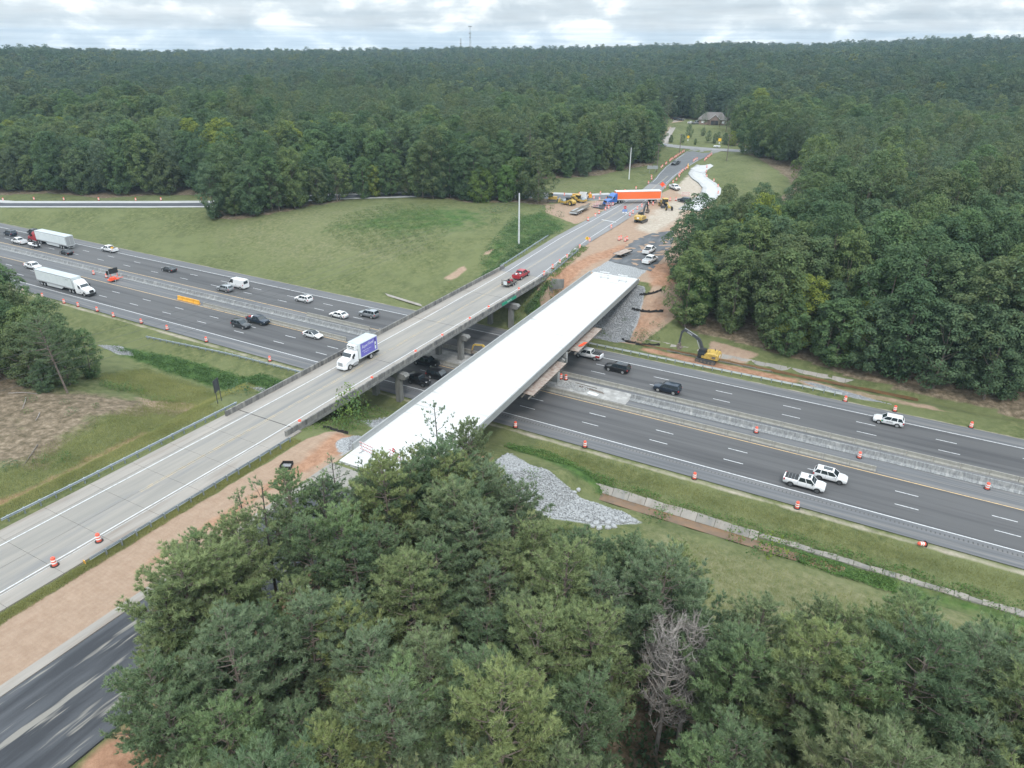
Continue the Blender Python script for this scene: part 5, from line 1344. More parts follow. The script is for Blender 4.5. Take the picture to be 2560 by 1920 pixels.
# local +X is the driving direction (towards the camera), left side (+Y) faces east
b = MB(); hood = [(3.75,.85,.80,1.45),(3.6,.98,.62,1.75),(3.0,1.02,.6,1.95),(2.1,1.04,.6,2.08)]
b.loft([[(a,-w,zb),(a,w,zb),(a,w,zt-.25),(a,w*.74,zt),(a,-w*.74,zt),(a,-w,zt-.25)] for a, w, zb, zt in hood]); b.build('hood', 'paint_white_car', t, smooth=True)
b = MB(); b.loft([[(a,-w,.75),(a,w,.75),(a,w,zt-.2),(a,w*.86,zt),(a,-w*.86,zt),(a,-w,zt-.2)] for a, w, zt in ((2.12,1.06,2.08),(1.6,1.08,2.70),(1.3,1.08,2.86),(.35,1.08,2.90),(.2,1.08,2.8))]); b.build('cab', 'paint_white_car', t, smooth=True)
b = MB(); b.quad((2.16,-.92,2.12),(2.16,.92,2.12),(1.68,.90,2.68),(1.68,-.90,2.68)); b.quad((2.15,-.92,2.11),(1.67,-.90,2.67),(1.67,.90,2.67),(2.15,.92,2.11)); b.build('windscreen', 'window_glass', t)
for s in (-1, 1):
    yy = s*1.095
    b = MB(); b.quad((1.80,yy,2.02),(1.0,yy,2.02),(1.0,yy,2.58),(1.5,yy,2.58)); b.quad((1.80,yy-s*.02,2.02),(1.5,yy-s*.02,2.58),(1.0,yy-s*.02,2.58),(1.0,yy-s*.02,2.02)); b.build('side_window', 'window_glass', t)
    b = MB(); b.box(1.7,1.85,min(s*1.2,s*1.45),max(s*1.2,s*1.45),1.9,2.45); b.build('mirror', 'trim_black', t)
    b = MB(); b.box(3.5,3.68,s*.78-.16,s*.78+.16,1.10,1.32); b.build('headlight', 'amber' if s > 0 else 'lamp_clear', t)
    b = MB(); arch(b, 2.55, s*1.045, .58, s); b.build('fender_opening', 'trim_black', t)
    b = MB(); b.box(.4,1.55,min(s*.8,s*1.1),max(s*.8,s*1.1),.40,.92); b.build('step_tank', 'frame_grey', t)
    wheel(t, 2.55, s*1.12, .50, .32); wheel(t, -3.1, s*1.22, .50, .60)
b = MB(); b.box(3.72,3.80,-.48,.48,.98,1.60); b.build('grille', 'frame_grey', t)
b = MB(); b.prism([(3.5,-1.1),(3.9,-.85),(3.9,.85),(3.5,1.1),(3.2,1.1),(3.2,-1.1)], .42, .80, 'z'); b.build('bumper', 'paint_white_car', t)
b = MB(); b.box(-5.2,3.4,-.4,.4,.62,.92); b.box(-5.6,-4.3,-1.1,1.1,.55,.70); b.build('chassis', 'trim_black', t)
b = MB(); b.box(-5.05,.02,-1.25,1.25,1.12,3.92); b.build('box', 'trailer_white', t)
b = MB(); b.box(-5.03,.0,-1.22,1.22,3.922,3.95); b.build('roof', 'trailer_roof', t)
b = MB(); b.box(.03,.75,-.92,.92,2.98,3.75,top=.06); b.build('cooling_unit', 'white_paint', t)
b = MB(); b.box(.755,.775,-.7,-.1,3.45,3.62); b.box(.755,.775,.1,.7,3.45,3.62); b.box(.755,.775,-.7,.7,3.15,3.26); b.build('vent', 'trim_black', t)
b = MB(); b.box(-4.95,-.35,1.252,1.262,1.30,3.80); b.build('side_panel', 'box_purple', t)
b = MB(); b.box(-4.95,-.35,-1.262,-1.252,1.30,3.80); b.build('side_panel', 'box_purple', t)
SIDE = Matrix(((-1,0,0,0),(0,0,1,0),(0,1,0,0),(0,0,0,1)))
text_obj('Royal Food', .78, 'white_paint', t, Matrix.Translation((-2.25,1.268,3.15)) @ SIDE @ Matrix.Rotation(.06,4,'Z'), shear=.45, sx=.88)
text_obj('Wholesale Wine & Food', .24, 'white_paint', t, Matrix.Translation((-2.0,1.268,2.32)) @ SIDE)
text_obj('Birmingham, AL', .22, 'white_paint', t, Matrix.Translation((-1.9,1.268,1.98)) @ SIDE)
b = MB(); b.box(-4.62,-4.22,1.264,1.272,1.55,2.95); b.build('bottle_print', 'trailer_white', t)
b = MB(); b.box(-4.52,-4.32,1.264,1.273,2.96,3.65); b.box(-4.56,-4.28,1.273,1.276,2.25,2.45); b.build('bottle_neck', 'trim_black', t)
b = MB(); b.box(-5.55,-5.08,-1.1,1.1,.75,.82); b.box(-5.12,-5.07,-1.15,1.15,.8,1.12); b.build('lift_gate', 'trim_black', t)

# ---- red pickup and mower trailer going north on the old overpass
wm_ = at(1312, 694.5, 7.25)
car('pickup', 'red', 'red pickup truck towing a mower trailer across the old overpass', 'pickup truck', wm_.x-1.0, wm_.y, PI/2+.02, zr(wm_.y), bed='stuff')
tp = at(1285, 713, 7.2)
t = thing('utility_trailer', 'open black utility trailer with ramp gate behind the red pickup', 'trailer', (tp.x-1.0, tp.y-.2, zr(tp.y)), PI/2+.02)
b = MB(); b.box(-2.3,2.3,-.95,.95,.50,.58); b.build('floor', 'wood_post', t)
b = MB()
for s in (-1, 1):
    b.bar((-2.3,s*.97,.62),(2.3,s*.97,.62),.06); b.bar((-2.3,s*.97,1.0),(2.3,s*.97,1.0),.05)
    for x in (-2.3,-.8,.8,2.3): b.bar((x,s*.97,.5),(x,s*.97,1.0),.05)
b.bar((2.3,0,.5),(3.9,0,.5),.1); b.build('rails', 'trim_black', t)
b = MB()
for k in range(9): b.bar((-2.35,-.95+k*.2375,.5),(-2.45,-.95+k*.2375,1.75),.04)
b.bar((-2.45,-.95,1.75),(-2.45,.95,1.75),.05); b.bar((-2.4,-.95,1.1),(-2.4,.95,1.1),.04); b.build('ramp_gate', 'trim_black', t)
for x in (.45,-.45):
    for s in (-1, 1): wheel(t, x, s*1.18, .34, .2)
b = MB(); b.box(-2.50,-2.44,-.55,.35,.7,1.55); 
sg = tag(b.build('notice_board', 'trailer_white', None), 'white board fixed on the ramp gate of the utility trailer', 'board'); sg.location = t.location; sg.rotation_euler = t.rotation_euler
mw = thing('lawn_mower', 'red riding mower standing on the utility trailer', 'mower', (tp.x-1.0, tp.y-.1, zr(tp.y)+.58), PI/2)
b = MB(); b.loft([[(x,-w,z0),(x,w,z0),(x,w*.8,z1),(x,-w*.8,z1)] for x, w, z0, z1 in ((1.0,.25,.2,.45),(.8,.35,.15,.6),(.1,.38,.15,.68),(0,.38,.15,.5),(-.9,.45,.2,.5))]); b.build('hood', 'paint_red', mw)
b = MB(); b.box(-.6,-.2,-.25,.25,.5,.62); b.box(-.7,-.6,-.25,.25,.5,1.0); b.build('seat', 'trim_black', mw)
for x, r in ((.7,.2),(-.5,.28)):
    for s in (-1, 1): wheel(mw, x, s*.55, r, .2)

# ---- parked and slow vehicles on the site
def onsite(px, py, kind, color, label, cat, head, z=None, **k):
    P = at(px, py, z); return car(kind, color, label, cat, P.x, P.y, head, P.z+.13 if z is None else z, **k)
onsite(1622.5, 632, 'pickup', 'white_car', 'white pickup with open dark bed parked on the black base, farther one', 'pickup truck', PI/2-.02, 7.62)
onsite(1624.5, 656.5, 'pickup', 'white_car', 'white pickup parked on the black base, nearer one by the trees', 'pickup truck', PI/2-.10, 7.50, bed='light')
onsite(1686, 473, 'pickup', 'white_car', 'white pickup parked on the pale gravel beyond the orange trailer', 'pickup truck', -.75, 7.86)
onsite(1689, 412, 'pickup', 'dark_grey', 'dark pickup driving towards the junction on the far road', 'pickup truck', -PI/2-.12, 8.15)
onsite(1710, 505, 'suv', 'navy', 'dark car waiting behind the orange trailer, half hidden by tree tops', 'car', PI-.25, 7.85)
onsite(1655, 366.5, 'sedan', 'silver', 'silver car passing on the crossing road at the far left', 'car', 2.95, 9.45)
# ------------------------------------------------------------------ drums
dr = thing('traffic_drum', 'x', 'traffic drum', (0,0,-50))
b = MB(); b.loft([[(r*math.cos(2*PI*k/16), r*math.sin(2*PI*k/16), z) for k in range(16)] for r, z in ((.285,.05),(.275,.30),(.265,.55),(.25,.80),(.235,1.0),(.20,1.06),(.10,1.08))]); b.build('body', 'drum_orange', dr, smooth=True)
for z0, z1, r0, r1 in ((.34,.50,.283,.276),(.66,.82,.268,.256)):
    b = MB(); b.loft([[(r*math.cos(2*PI*k/16), r*math.sin(2*PI*k/16), z) for k in range(16)] for r, z in ((r0,z0),(r1,z1))]); b.build('stripe', 'drum_white', dr)
b = MB(); b.cyl((0,0,0),.46,.07,16); b.build('base', 'rubber', dr)
b = MB(); b.box(-.10,.10,-.03,.03,1.07,1.15); b.build('handle', 'drum_orange', dr)
first = [True]
def drum(u, v, z, label, group, tilt=0.):
    if first[0]:
        first[0] = False; dr.location = (u,v,z); tag(dr, label, group=group); return dr
    o = copy_tree(dr, (u,v,z), random.uniform(0,6.28), label, group)
    if tilt: o.rotation_euler = (tilt,0,random.uniform(0,6))
    return o
def drum_row(pts, where, group, frm='left'):
    for i, p in enumerate(pts):
        z = p[2] if len(p) > 2 else hz(p[0], p[1])
        lab = '%s drum from the %s %s' % (ORD[i], frm, where) if len(pts) > 1 else 'orange and white drum '+where
        drum(p[0], p[1], z, lab, group)
nearsh = [(-202.7,93.5),(-196.5,93.3),(-187.6,93.0),(-178.5,93.0),(-173.3,93.3),(-165.9,93.4),(-159.3,93.1),(-149.7,93.5),(-141.1,93.8),(-127.8,93.4),(-108.3,92.9)]
drum_row([(a,b,.0 if b > 93.35 else -.1) for a, b in nearsh], 'along the near shoulder left of the bridges', 'drums on the near shoulder left of the bridges')
drum_row([(-51.4,93.5,0),(-38.5,93.4,0),(-20.4,93.2,-.1),(-5.6,93.0,-.1)], 'along the near shoulder right of the bridges', 'drums on the near shoulder right of the bridges')
d_ = drum(10.5, 92.6, .12, 'orange and white drum tipped over at the grass edge near the right photo edge', 'drums on the near shoulder right of the bridges', 1.35)
drum_row([(-194.4,111.1,0),(-188.6,111.0,0)], 'in the median left of the arrow board', 'drums in the median')
drum_row([(-15.4,112.0,0),(.6,111.9,0),(18.0,111.8,0)], 'in the median at right', 'drums in the median')
drum_row([(-53.0,114.6,.05),(-52.0,114.7,.05)], 'standing close together beside the white overpass pier', 'drums in the median')
drum_row([(-3.8,132.2,-.12),(4.4,132.5,-.12),(16.2,132.4,-.12)], 'on the far grass verge at right', 'drums on the far verge')
drum_row([(-74.5,30.2,zr(30)),(-74.2,35.2,zr(35)),(-73.6,66.9,zr(67)),(-73.9,84.1,zr(84)),(-74.2,96.9,zr(97)),(-74.4,105.8,zr(106)),(-74.7,116.2,zr(116)),(-74.9,124.0,zr(124)),(-75.2,137.9,zr(138)),(-76.0,152.2,zr(151)),(-76.5,157.9,zr(158)),(-77.0,163.0),(-77.3,168.0),(-78.2,178.0),(-78.8,186),(-79.4,203.6)], 'along the right edge of the overpass road', 'drums along the overpass road', 'bottom')
drum_row([(-89.4,208.9),(-89.9,215.9),(-90.3,219.9),(-90.6,226.0),(-90.8,229.2),(-91.4,234.5),(-92.0,236.9),(-94.2,239.8),(-96.4,240.7),(-99.0,240.7),(-101.5,241.4)], 'curving round the dirt patch left of the junction', 'drums round the dirt patch left of the junction', 'bottom')
drum_row([(-113.0,241.1),(-108.7,244.8),(-105.4,247.2),(-102.7,250.3),(-98.5,255.6),(-96.6,259.2),(-95.0,266.7),(-94.7,279.8),(-96.4,288.3),(-98.7,294.8)], 'along the far side of the ramp mouth', 'drums along the ramp mouth')
drum_row([(-80.5,222.1),(-80.9,226.0),(-81.7,232.3),(-81.9,237.1),(-81.1,241.3),(-79.8,242.6),(-79.4,252.3),(-77.0,252.7),(-75.1,253.4)], 'on the dirt between the excavator and the orange trailer', 'drums on the dirt by the orange trailer', 'bottom')
drum_row([(-85.9,274.0),(-86.9,286.7),(-87.1,291.6),(-88.4,299.5),(-89.4,302.0),(-90.4,306.9),(-90.9,310.8),(-91.2,313.4),(-91.3,317.4),(-91.6,320.7)], 'curving beside the pale gravel lot beyond the junction', 'drums beside the pale gravel lot', 'bottom')
drum_row([(-72.0,191.3),(-72.0,192.9),(-70.1,191.2),(-70.1,192.6)], 'around the hole in the dirt north of the overpasses', 'drums round the hole in the dirt')
drum_row([(-102.6,318.7),(-103,321.6),(-103.5,327.4),(-104,330.2),(-104.6,336.6),(-105,338.9),(-105.3,341.4),(-105.5,344.0),(-105.7,347.3),(-105.9,349.4),(-106.1,351.5),(-106.3,354.3),(-106.5,357.1),(-106.7,359.8),(-107,363.7),(-107.2,366.7)], 'up the left side of the far road', 'drums up the left side of the far road', 'bottom')
drum_row([(-90.7,345.3),(-91.2,348.4),(-91.4,350.7),(-92.1,355.5),(-92.4,358.8),(-92.6,361.4),(-92.6,364.0)], 'on the right side of the far road', 'drums on the right side of the far road', 'bottom')
drum_row([(-94.8,341.2),(-95.1,343.5),(-95.2,345.9),(-95.0,347.7)], 'in the middle of the far road', 'drums in the middle of the far road', 'bottom')
drum_row([(-309.0,149.2),(-297.4,154.5),(-285.2,158.9),(-271.1,163.9),(-256.8,169.4),(-247.3,173.2),(-232.1,179.2)], 'along the exit ramp at the far left', 'drums along the exit ramp')
for i, (u, v) in enumerate([(-82.5,316),(-79.5,306),(-74.2,297.5),(-69.5,286),(-66.0,273),(-85.3,327)]):
    drum(u+.7, v, hz(u,v)+.1, '%s drum along the outer edge of the white curved road' % ORD[i], 'drums along the white curved road')

# ------------------------------------------------------------------ guardrails
def guardrail(pts, label, step=1.9, flip=1, zoff_=0., mt='steel_galv', double=False):
    """pts: (u,v) list; W-beam on posts"""
    P = [Vector((p[0], p[1], (p[2] if len(p) > 2 else hz(p[0], p[1]))+zoff_)) for p in pts]
    t = thing('guardrail', label, 'guardrail', P[0]); o = P[0]
    Lt = [0.]
    for a, b in zip(P[:-1], P[1:]): Lt.append(Lt[-1]+(b-a).length)
    def pos(s):
        for i in range(len(P)-1):
            if s <= Lt[i+1]+1e-6: return P[i].lerp(P[i+1], (s-Lt[i])/(Lt[i+1]-Lt[i])), (P[i+1]-P[i]).normalized()
        return P[-1], (P[-1]-P[-2]).normalized()
    s = 0.
    while s < Lt[-1]:
        e = min(s+3.8, Lt[-1]); mb = MB(); secs = []
        for q in (s+.01, e-.01):
            p, d = pos(q); n = Vector((-d.y, d.x, 0)).normalized()*flip; p = p-o
            prof = [(0,.42),(.08,.47),(.08,.53),(.015,.58),(.015,.62),(.08,.67),(.08,.73),(0,.78)]
            f = [p+n*a+Vector((0,0,z)) for a, z in prof]; bk = [p+n*(a-.02)+Vector((0,0,z)) for a, z in prof][::-1]
            secs.append([tuple(x) for x in f+bk])
        mb.loft(secs); mb.build('rail', mt, t)
        if double:
            mb = MB(); mb.loft([[(x[0]-n.x*.5, x[1]-n.y*.5, x[2]) for x in sc] for sc in secs]); mb.build('rail', mt, t)
        s = e
    s = .3
    while s < Lt[-1]:
        p, d = pos(s); n = Vector((-d.y, d.x, 0)).normalized()*flip; p = p-o
        mb = MB(); mb.box(p.x-.075-n.x*.12, p.x+.075-n.x*.12, p.y-.075-n.y*.12, p.y+.075-n.y*.12, p.z-.3, p.z+.76); mb.build('post', 'steel_galv' if not double else 'wood_post', t)
        s += step
    return t
gl = guardrail([(-86.9,66.8,zr(66)),(-87.0,50,zr(50)),(-87.1,40,zr(40)),(-87.3,31.5,zr(31))], 'long steel guardrail on the left edge of the road leading onto the old overpass', flip=1)
guardrail([(-71.6,63,zr(63)),(-71.5,50,zr(50)),(-71.4,32.4,zr(32))], 'steel guardrail between the old road and the red dirt strip', flip=-1)
guardrail([(-142,89.0),(-130,90.0),(-118,90.9),(-105,91.3),(-92,91.6)], 'weathered guardrail in the weeds below the near shoulder left of the bridges', flip=-1)
guardrail([(-88.3,152,zr(152)-.1),(-89.0,162,zr(162)-.1),(-90.3,176,zr(176)-.1),(-90.9,184,zr(184)-.1)], 'steel guardrail at the far left end of the old overpass', flip=-1)
guardrail([(-74.6,153,zr(153)-.1),(-75.6,162,zr(162)-.1),(-77.2,175,zr(175)-.1)], 'low guardrail with weeds at the right end of the old overpass', flip=1)
guardrail([(-55.5,133.2),(-40,133.3),(-20,133.7),(-4.6,134.1)], 'bright new steel guardrail on the far verge by the excavator', flip=1, mt='steel_bright')
for (u, v, lab) in ((-87.3,31.0,'yellow and black marker at the end of the left guardrail'),(-71.5,31.8,'yellow and black marker at the end of the guardrail by the dirt')):
    t = thing('end_marker', lab, 'road marker', (u,v,zr(v)))
    b = MB(); b.box(-.18,.18,-.03,.03,.35,.75); b.build('panel', 'plastic_yellow', t)
    b = MB()
    for k in (.40,.54,.68): b.add([(-.17,-.034,k-.05),(.17,-.034,k+.03),(.17,-.034,k+.08),(-.17,-.034,k)], [(0,1,2,3)])
    b.build('stripe', 'trim_black', t)

# ------------------------------------------------------------------ utility poles and wires
def pole(u, v, ytop, label, mt='bark', r=.17, arms=1, z=None):
    z = hz(u, v) if z is None else z; h = ztop(u, v, ytop)-z
    t = thing('utility_pole', label, 'utility pole', (u,v,z))
    b = MB(); b.tube([(0,0,-.3),(0,0,h*.5),(0,0,h)], [r*1.15,r,r*.75], 8); b.build('pole', mt, t)
    for k in range(arms):
        b = MB(); b.bar((-1.1,0,h-.5-k*1.3),(1.1,0,h-.5-k*1.3),.11); b.build('crossarm', 'wood_post', t)
        b = MB()
        for x in (-1.0,-.4,.4,1.0): b.cyl((x,0,h-.44-k*1.3),.06,.18,6)
        b.build('insulator', 'frame_grey', t)
    return Vector((u, v, z+h))
p1 = pole(-94.7, 173.4, 483, 'tall pale metal utility pole on the grass slope left of the old overpass', 'aluminium_pole', .24, 0)
p2 = pole(-103.8, 282.2, 369, 'leaning pale metal utility pole on the slope above the ramp mouth', 'aluminium_pole', .22, 0)
p3 = pole(-101.3, 309.0, 358.7, 'thin wooden utility pole behind the two grey sign backs', r=.16)
p4 = pole(-106.5, 357.0, 334.6, 'wooden utility pole beside the far crossing road left of the junction', r=.16)
p5 = pole(-82.2, 352.0, 335.8, 'wooden utility pole right of the far junction against the trees', r=.16)
def wire(a, b, sag, label, r=.017, n=26):
    pts = []
    for i in range(n+1):
        t = i/n; p = a.lerp(b, t); pts.append((p.x-a.x, p.y-a.y, p.z-a.z-4*sag*t*(1-t)))
    t_ = MB(); t_.tube(pts, r, 4, caps=False); o = t_.build('power_line', 'dark_grey_metal', None); o.location = a
    return tag(o, label, 'power line', 'power lines')
lft = [(at(-150, 937, 17.0)),(at(-150, 966, 16.2)),(at(-150, 995, 15.4)),(at(-150, 1024, 14.6))]
nm = ['top','second','third','lowest']
for i, q in enumerate(lft):
    wire(p1+Vector((0,0,-.3-.75*i)), q, 2.3, '%s of the four thin power lines crossing from the pale pole to the left edge' % nm[i])
    wire(p1+Vector((0,0,-.3-.75*i)), p2+Vector((0,0,-.3-.6*i)), 1.6, '%s power line running from the near pale pole to the leaning pale pole' % nm[i])
for i in range(2):
    wire(p2+Vector((0,0,-.4-i)), p3+Vector((0,0,-.4-i)), .3, '%s short power line between the leaning pale pole and the wooden pole' % ('upper','lower')[i])
    wire(p3+Vector((0,0,-.4-i)), p4+Vector((0,0,-.4-i)), .8, '%s power line above the far road' % ('upper','lower')[i])

# ------------------------------------------------------------------ signs and barricades
mat('sign_red', (.50,.03,.03), .5); mat('sign_blue', (.10,.22,.55), .5); mat('sign_back', (.33,.35,.36), .5, .3); mat('sign_orange_bright', (1.0,.10,.03), .5)
mat('sign_yellow', (.85,.52,.03), .5)
def poly_panel(mb, n, r, z, y0=-.02, y1=.02, rot=0.):
    mb.prism([(r*math.sin(2*PI*(k+rot)/n), z+r*math.cos(2*PI*(k+rot)/n)) for k in range(n)], y0, y1, 'y')
def facing(u, v): return math.atan2(-v, -u)+PI/2      # turns local -Y towards the camera
P = at(1561, 543)
t = thing('stop_sign', 'red stop sign above two small shield signs beside the old road', 'sign', P, facing(P.x,P.y))
b = MB(); b.bar((0,0,0),(0,0,3.5),.07); b.build('post', 'steel_galv', t)
b = MB(); poly_panel(b, 8, .50, 3.15, -.06, -.03, .5); b.build('octagon', 'sign_red', t)
text_obj('STOP', .36, 'white_paint', t, Matrix.Translation((0,-.066,3.15)) @ FACE_YN)
for s in (-1, 1):
    b = MB(); b.prism([(s*.42-.33,1.75),(s*.42+.33,1.75),(s*.42+.36,2.25),(s*.42+.28,2.5),(s*.42-.28,2.5),(s*.42-.36,2.25)], -.05, -.03, 'y'); b.build('shield', 'sign_blue', t)
    text_obj('65', .34, 'white_paint', t, Matrix.Translation((s*.42,-.056,2.08)) @ FACE_YN)
    b = MB(); b.box(s*.42-.3,s*.42+.3,-.05,-.03,1.35,1.68); b.build('arrow_plate', 'white_paint', t)
P = at(1653, 496)
t = thing('warning_sign', 'large orange diamond sign standing behind the orange trailer', 'sign', P, facing(P.x,P.y))
b = MB(); b.bar((-.1,0,0),(-.1,0,4.6),.08); b.bar((.1,0,0),(.1,0,4.6),.08); b.build('post', 'steel_galv', t)
b = MB(); poly_panel(b, 4, .92, 4.9, -.08, -.05); b.build('diamond', 'sign_orange_bright', t)
P = at(1467, 613)
t = thing('warning_sign', 'yellow diamond sign with black arrow on the roadside beside the old overpass', 'sign', P, facing(P.x,P.y))
b = MB(); b.bar((0,0,-.2),(0,0,2.1),.08); b.build('post', 'steel_galv', t)
b = MB(); poly_panel(b, 4, .58, 1.9, -.06, -.03); b.build('diamond', 'sign_yellow', t)
b = MB(); b.box(-.07,.07,-.066,-.061,1.55,2.0); b.prism([(-.22,2.0),(.22,2.0),(0,2.25)], -.066, -.061, 'y'); b.build('arrow', 'trim_black', t)
for i, (px, py) in enumerate(((1623.5,434),(1637,434))):
    P = at(px, py)
    t = thing('road_sign', ('left','right')[i]+' grey sign back of the pair beside the far road', 'sign', P, facing(P.x,P.y))
    b = MB(); b.bar((0,0,0),(0,0,2.0),.09); b.build('post', 'steel_galv', t)
    b = MB(); b.prism([(-1.05,1.9),(1.05,1.9),(1.2,2.4),(1.0,3.3),(-1.0,3.3),(-1.2,2.4)], -.06, -.02, 'y'); b.build('panel', 'sign_back', t)
t = thing('road_sign', 'dark sign seen from behind on two posts left of the old overpass approach', 'sign', (-90.6,66.5,hz(-90.6,66.5)), facing(-90.6,66.5)+.95)
b = MB(); b.bar((-.55,0,-.2),(-.55,0,4.0),.09); b.bar((.55,0,-.2),(.55,0,4.0),.09); b.build('post', 'dark_grey_metal', t)
b = MB(); b.box(-.75,.75,.05,.09,1.9,4.0); b.build('panel', 'dark_grey_metal', t)
for (px, py, h, s_, lab, m_) in ((1719,357,3.0,.75,'yellow diamond sign on the bank before the house','sign_yellow'),(1797,370,4.0,.9,'yellow sign beside the white trailer at the far junction','sign_yellow')):
    P = at(px, py, 9.4)
    t = thing('warning_sign', lab, 'sign', P, facing(P.x,P.y)); b = MB(); b.bar((0,0,0),(0,0,h),.09); b.build('post', 'steel_galv', t)
    b = MB(); poly_panel(b, 4, s_*1.1, h, -.06, -.03, 0 if 'diamond' in lab else .5); b.build('panel', m_, t)
    b = MB(); b.box(-.3,.3,-.06,-.03,h-1.9,h-1.3); b.build('plate', 'white_paint', t)
P = at(1793, 369, 9.2)
t = thing('small_trailer', 'small white trailer parked at the far junction', 'trailer', P, .1); b = MB(); b.box(-1.8,1.4,-.8,.8,.45,.95); b.build('box', 'white_paint', t)
for s in (-1, 1): wheel(t, 0, s*.95, .33, .2)

def barricade(P, rz, label, rails=3, w=2.4, striped=True, h=1.55):
    t = thing('barricade', label, 'barricade', P, rz)
    b = MB()
    for s in (-1, 1):
        b.bar((s*w*.38,0,.05),(s*w*.38,0,h),.06); b.bar((s*w*.38,-.6,.04),(s*w*.38,.6,.04),.07)
    b.build('frame', 'frame_grey', t)
    for k in range(rails):
        z = .42+k*(h-.55)/(rails-1); b = MB(); b.box(-w/2,w/2,-.07,-.04,z,z+.2); r_ = b.build('rail', 'white_paint', t)
        if striped:
            b = MB(); x = -w/2+.06
            while x < w/2-.2:
                b.add([(x,-.075,z+.005),(x+.15,-.075,z+.005),(x+.24,-.075,z+.195),(x+.09,-.075,z+.195)], [(0,1,2,3)]); x += .30
            b.build('stripes', 'sign_red', r_)
    return t
barricade((-62.2,157.2,zb_(157)), .03, 'white barricade at the north end of the white deck, left one', striped=False)
barricade((-57.4,156.9,zb_(157)), -.02, 'white barricade at the north end of the white deck, right one', striped=False)
P = at(919, 1135, 7.1); barricade((P.x,P.y,7.08), -.15, 'red and white striped barricade at the south end of the white deck', w=2.9)
P = at(988, 1152, 7.1); t = barricade((P.x,P.y,7.08), -.2, 'striped barricade with a round no entry sign at the south end of the white deck', w=2.4)
b = MB(); b.prism([(.33*math.cos(k*PI/8), 1.75+.33*math.sin(k*PI/8)) for k in range(16)], -.13, -.10, 'y'); b.build('disc', 'sign_red', t)
b = MB(); b.box(-.24,.24,-.137,-.131,1.69,1.81); b.build('bar', 'white_paint', t)
for i, (px, py) in enumerate(((1489,521),(1497,515),(1522,520),(1514,512))):
    P = at(px, py); barricade((P.x,P.y,P.z+.1), facing(P.x,P.y)+.2, ('front left','rear left','front right','rear right')[i]+' striped barricade beside the black patch at the junction', w=2.3)
P = at(1713, 493); barricade((P.x,P.y,P.z+.1), facing(P.x,P.y), 'striped barricade in front of the dark car by the trees', w=3)
# yellow water barriers at the ramp mouth and on the far road
for i in range(7):
    f = i/6; P = at(1436+f*38, 494.5, 7.7)
    c = copy_tree(wb0, (P.x, P.y, 7.7), -.22, 'yellow water barrier in the row at the ramp mouth behind the rollers', 'yellow water barriers at the ramp mouth'); c.scale = (1,1,1.35)
for i in range(4):
    copy_tree(wb0, (-91.6-.55*i, 322+1.9*i, 8.2), PI/2+.28, 'yellow water barrier in the short row on the far road', 'yellow water barriers on the far road')
# folded orange sign lying on the plywood platform
t = tag(MB().add([(0,-1.2,0),(.75,-1.1,.10),(1.0,1.1,.12),(.25,1.2,0),(.02,-1.2,.05),(.77,-1.1,.15),(1.02,1.1,.17),(.27,1.2,.05)], [(0,1,2,3),(4,7,6,5),(0,4,5,1),(1,5,6,2),(2,6,7,3),(3,7,4,0)]).build('folded_sign', 'sign_orange_bright'), 'folded bright orange sign lying on the plywood platform', 'sign')
t.location = (NR(119.5)+.55, 119.8, 5.75)
# arrow board trailer in the median
t = thing('arrow_board', 'dark arrow board on an orange trailer in the median between the drums', 'arrow board', (-184.0,110.2,0), facing(-184,110)+.5)
b = MB(); b.box(-1.5,1.0,-.75,.75,.45,.62); b.bar((1.0,0,.5),(2.6,0,.5),.12); b.box(-1.1,.4,-.5,.5,.62,1.1); b.build('trailer_bed', 'orange', t)
b = MB(); b.bar((-.9,-.4,.6),(-.9,-.4,2.9),.09); b.bar((.9,-.4,.6),(.9,-.4,2.9),.09); b.bar((-.9,-.4,1.4),(.9,-.4,1.4),.06); b.build('mast', 'orange', t)
b = MB(); b.box(-1.25,1.25,-.5,-.42,2.2,3.6); b.build('board', 'trim_black', t)
b = MB(); b.box(-1.9,-1.3,-.3,-.25,2.1,3.2); b.build('solar_panel', 'charcoal_panel' if 'charcoal_panel' in MATS else 'trim_black', t)
for s in (-1, 1): wheel(t, -.3, s*.98, .33, .2)

# ------------------------------------------------------------------ silt fences
def silt(pts, label, h=.75):
    t = thing('silt_fence', label, 'silt fence', (0,0,0)); P = []
    for a, b in zip(pts[:-1], pts[1:]):
        n = 5
        for i in range(n): P.append((a[0]+(b[0]-a[0])*i/n, a[1]+(b[1]-a[1])*i/n))
    P.append(pts[-1]); m_ = MB(); A = []
    for i, p in enumerate(P):
        z = hz(*p); w_ = .12*math.sin(i*1.7); A.append((p[0]+w_, p[1]+w_*.5, z, h*(.8+.2*math.sin(i*2.3))))
    for a, b in zip(A[:-1], A[1:]):
        m_.quad((a[0],a[1],a[2]-.1),(b[0],b[1],b[2]-.1),(b[0]+.1,b[1]+.1,b[2]+b[3]),(a[0]+.1,a[1]+.1,a[2]+a[3])); m_.quad((a[0]+.02,a[1]+.03,a[2]-.1),(a[0]+.12,a[1]+.13,a[2]+a[3]),(b[0]+.12,b[1]+.13,b[2]+b[3]),(b[0]+.02,b[1]+.03,b[2]-.1))
    m_.build('fabric', 'black_fabric', t)
    for p in A[::3]:
        b = MB(); b.bar((p[0]+.08,p[1]+.1,p[2]-.2),(p[0]+.1,p[1]+.12,p[2]+h+.15),.05); b.build('stake', 'wood_post', t)
def pp(*L): return [tuple(at(a, b))[:2] for a, b in L]
silt(pp((1597,741),(1615,739),(1635,735),(1653,729)), 'upper black silt fence on the red slope right of the white overpass')
silt(pp((1578,776),(1600,780),(1625,783),(1656,782)), 'middle black silt fence on the red slope right of the white overpass')
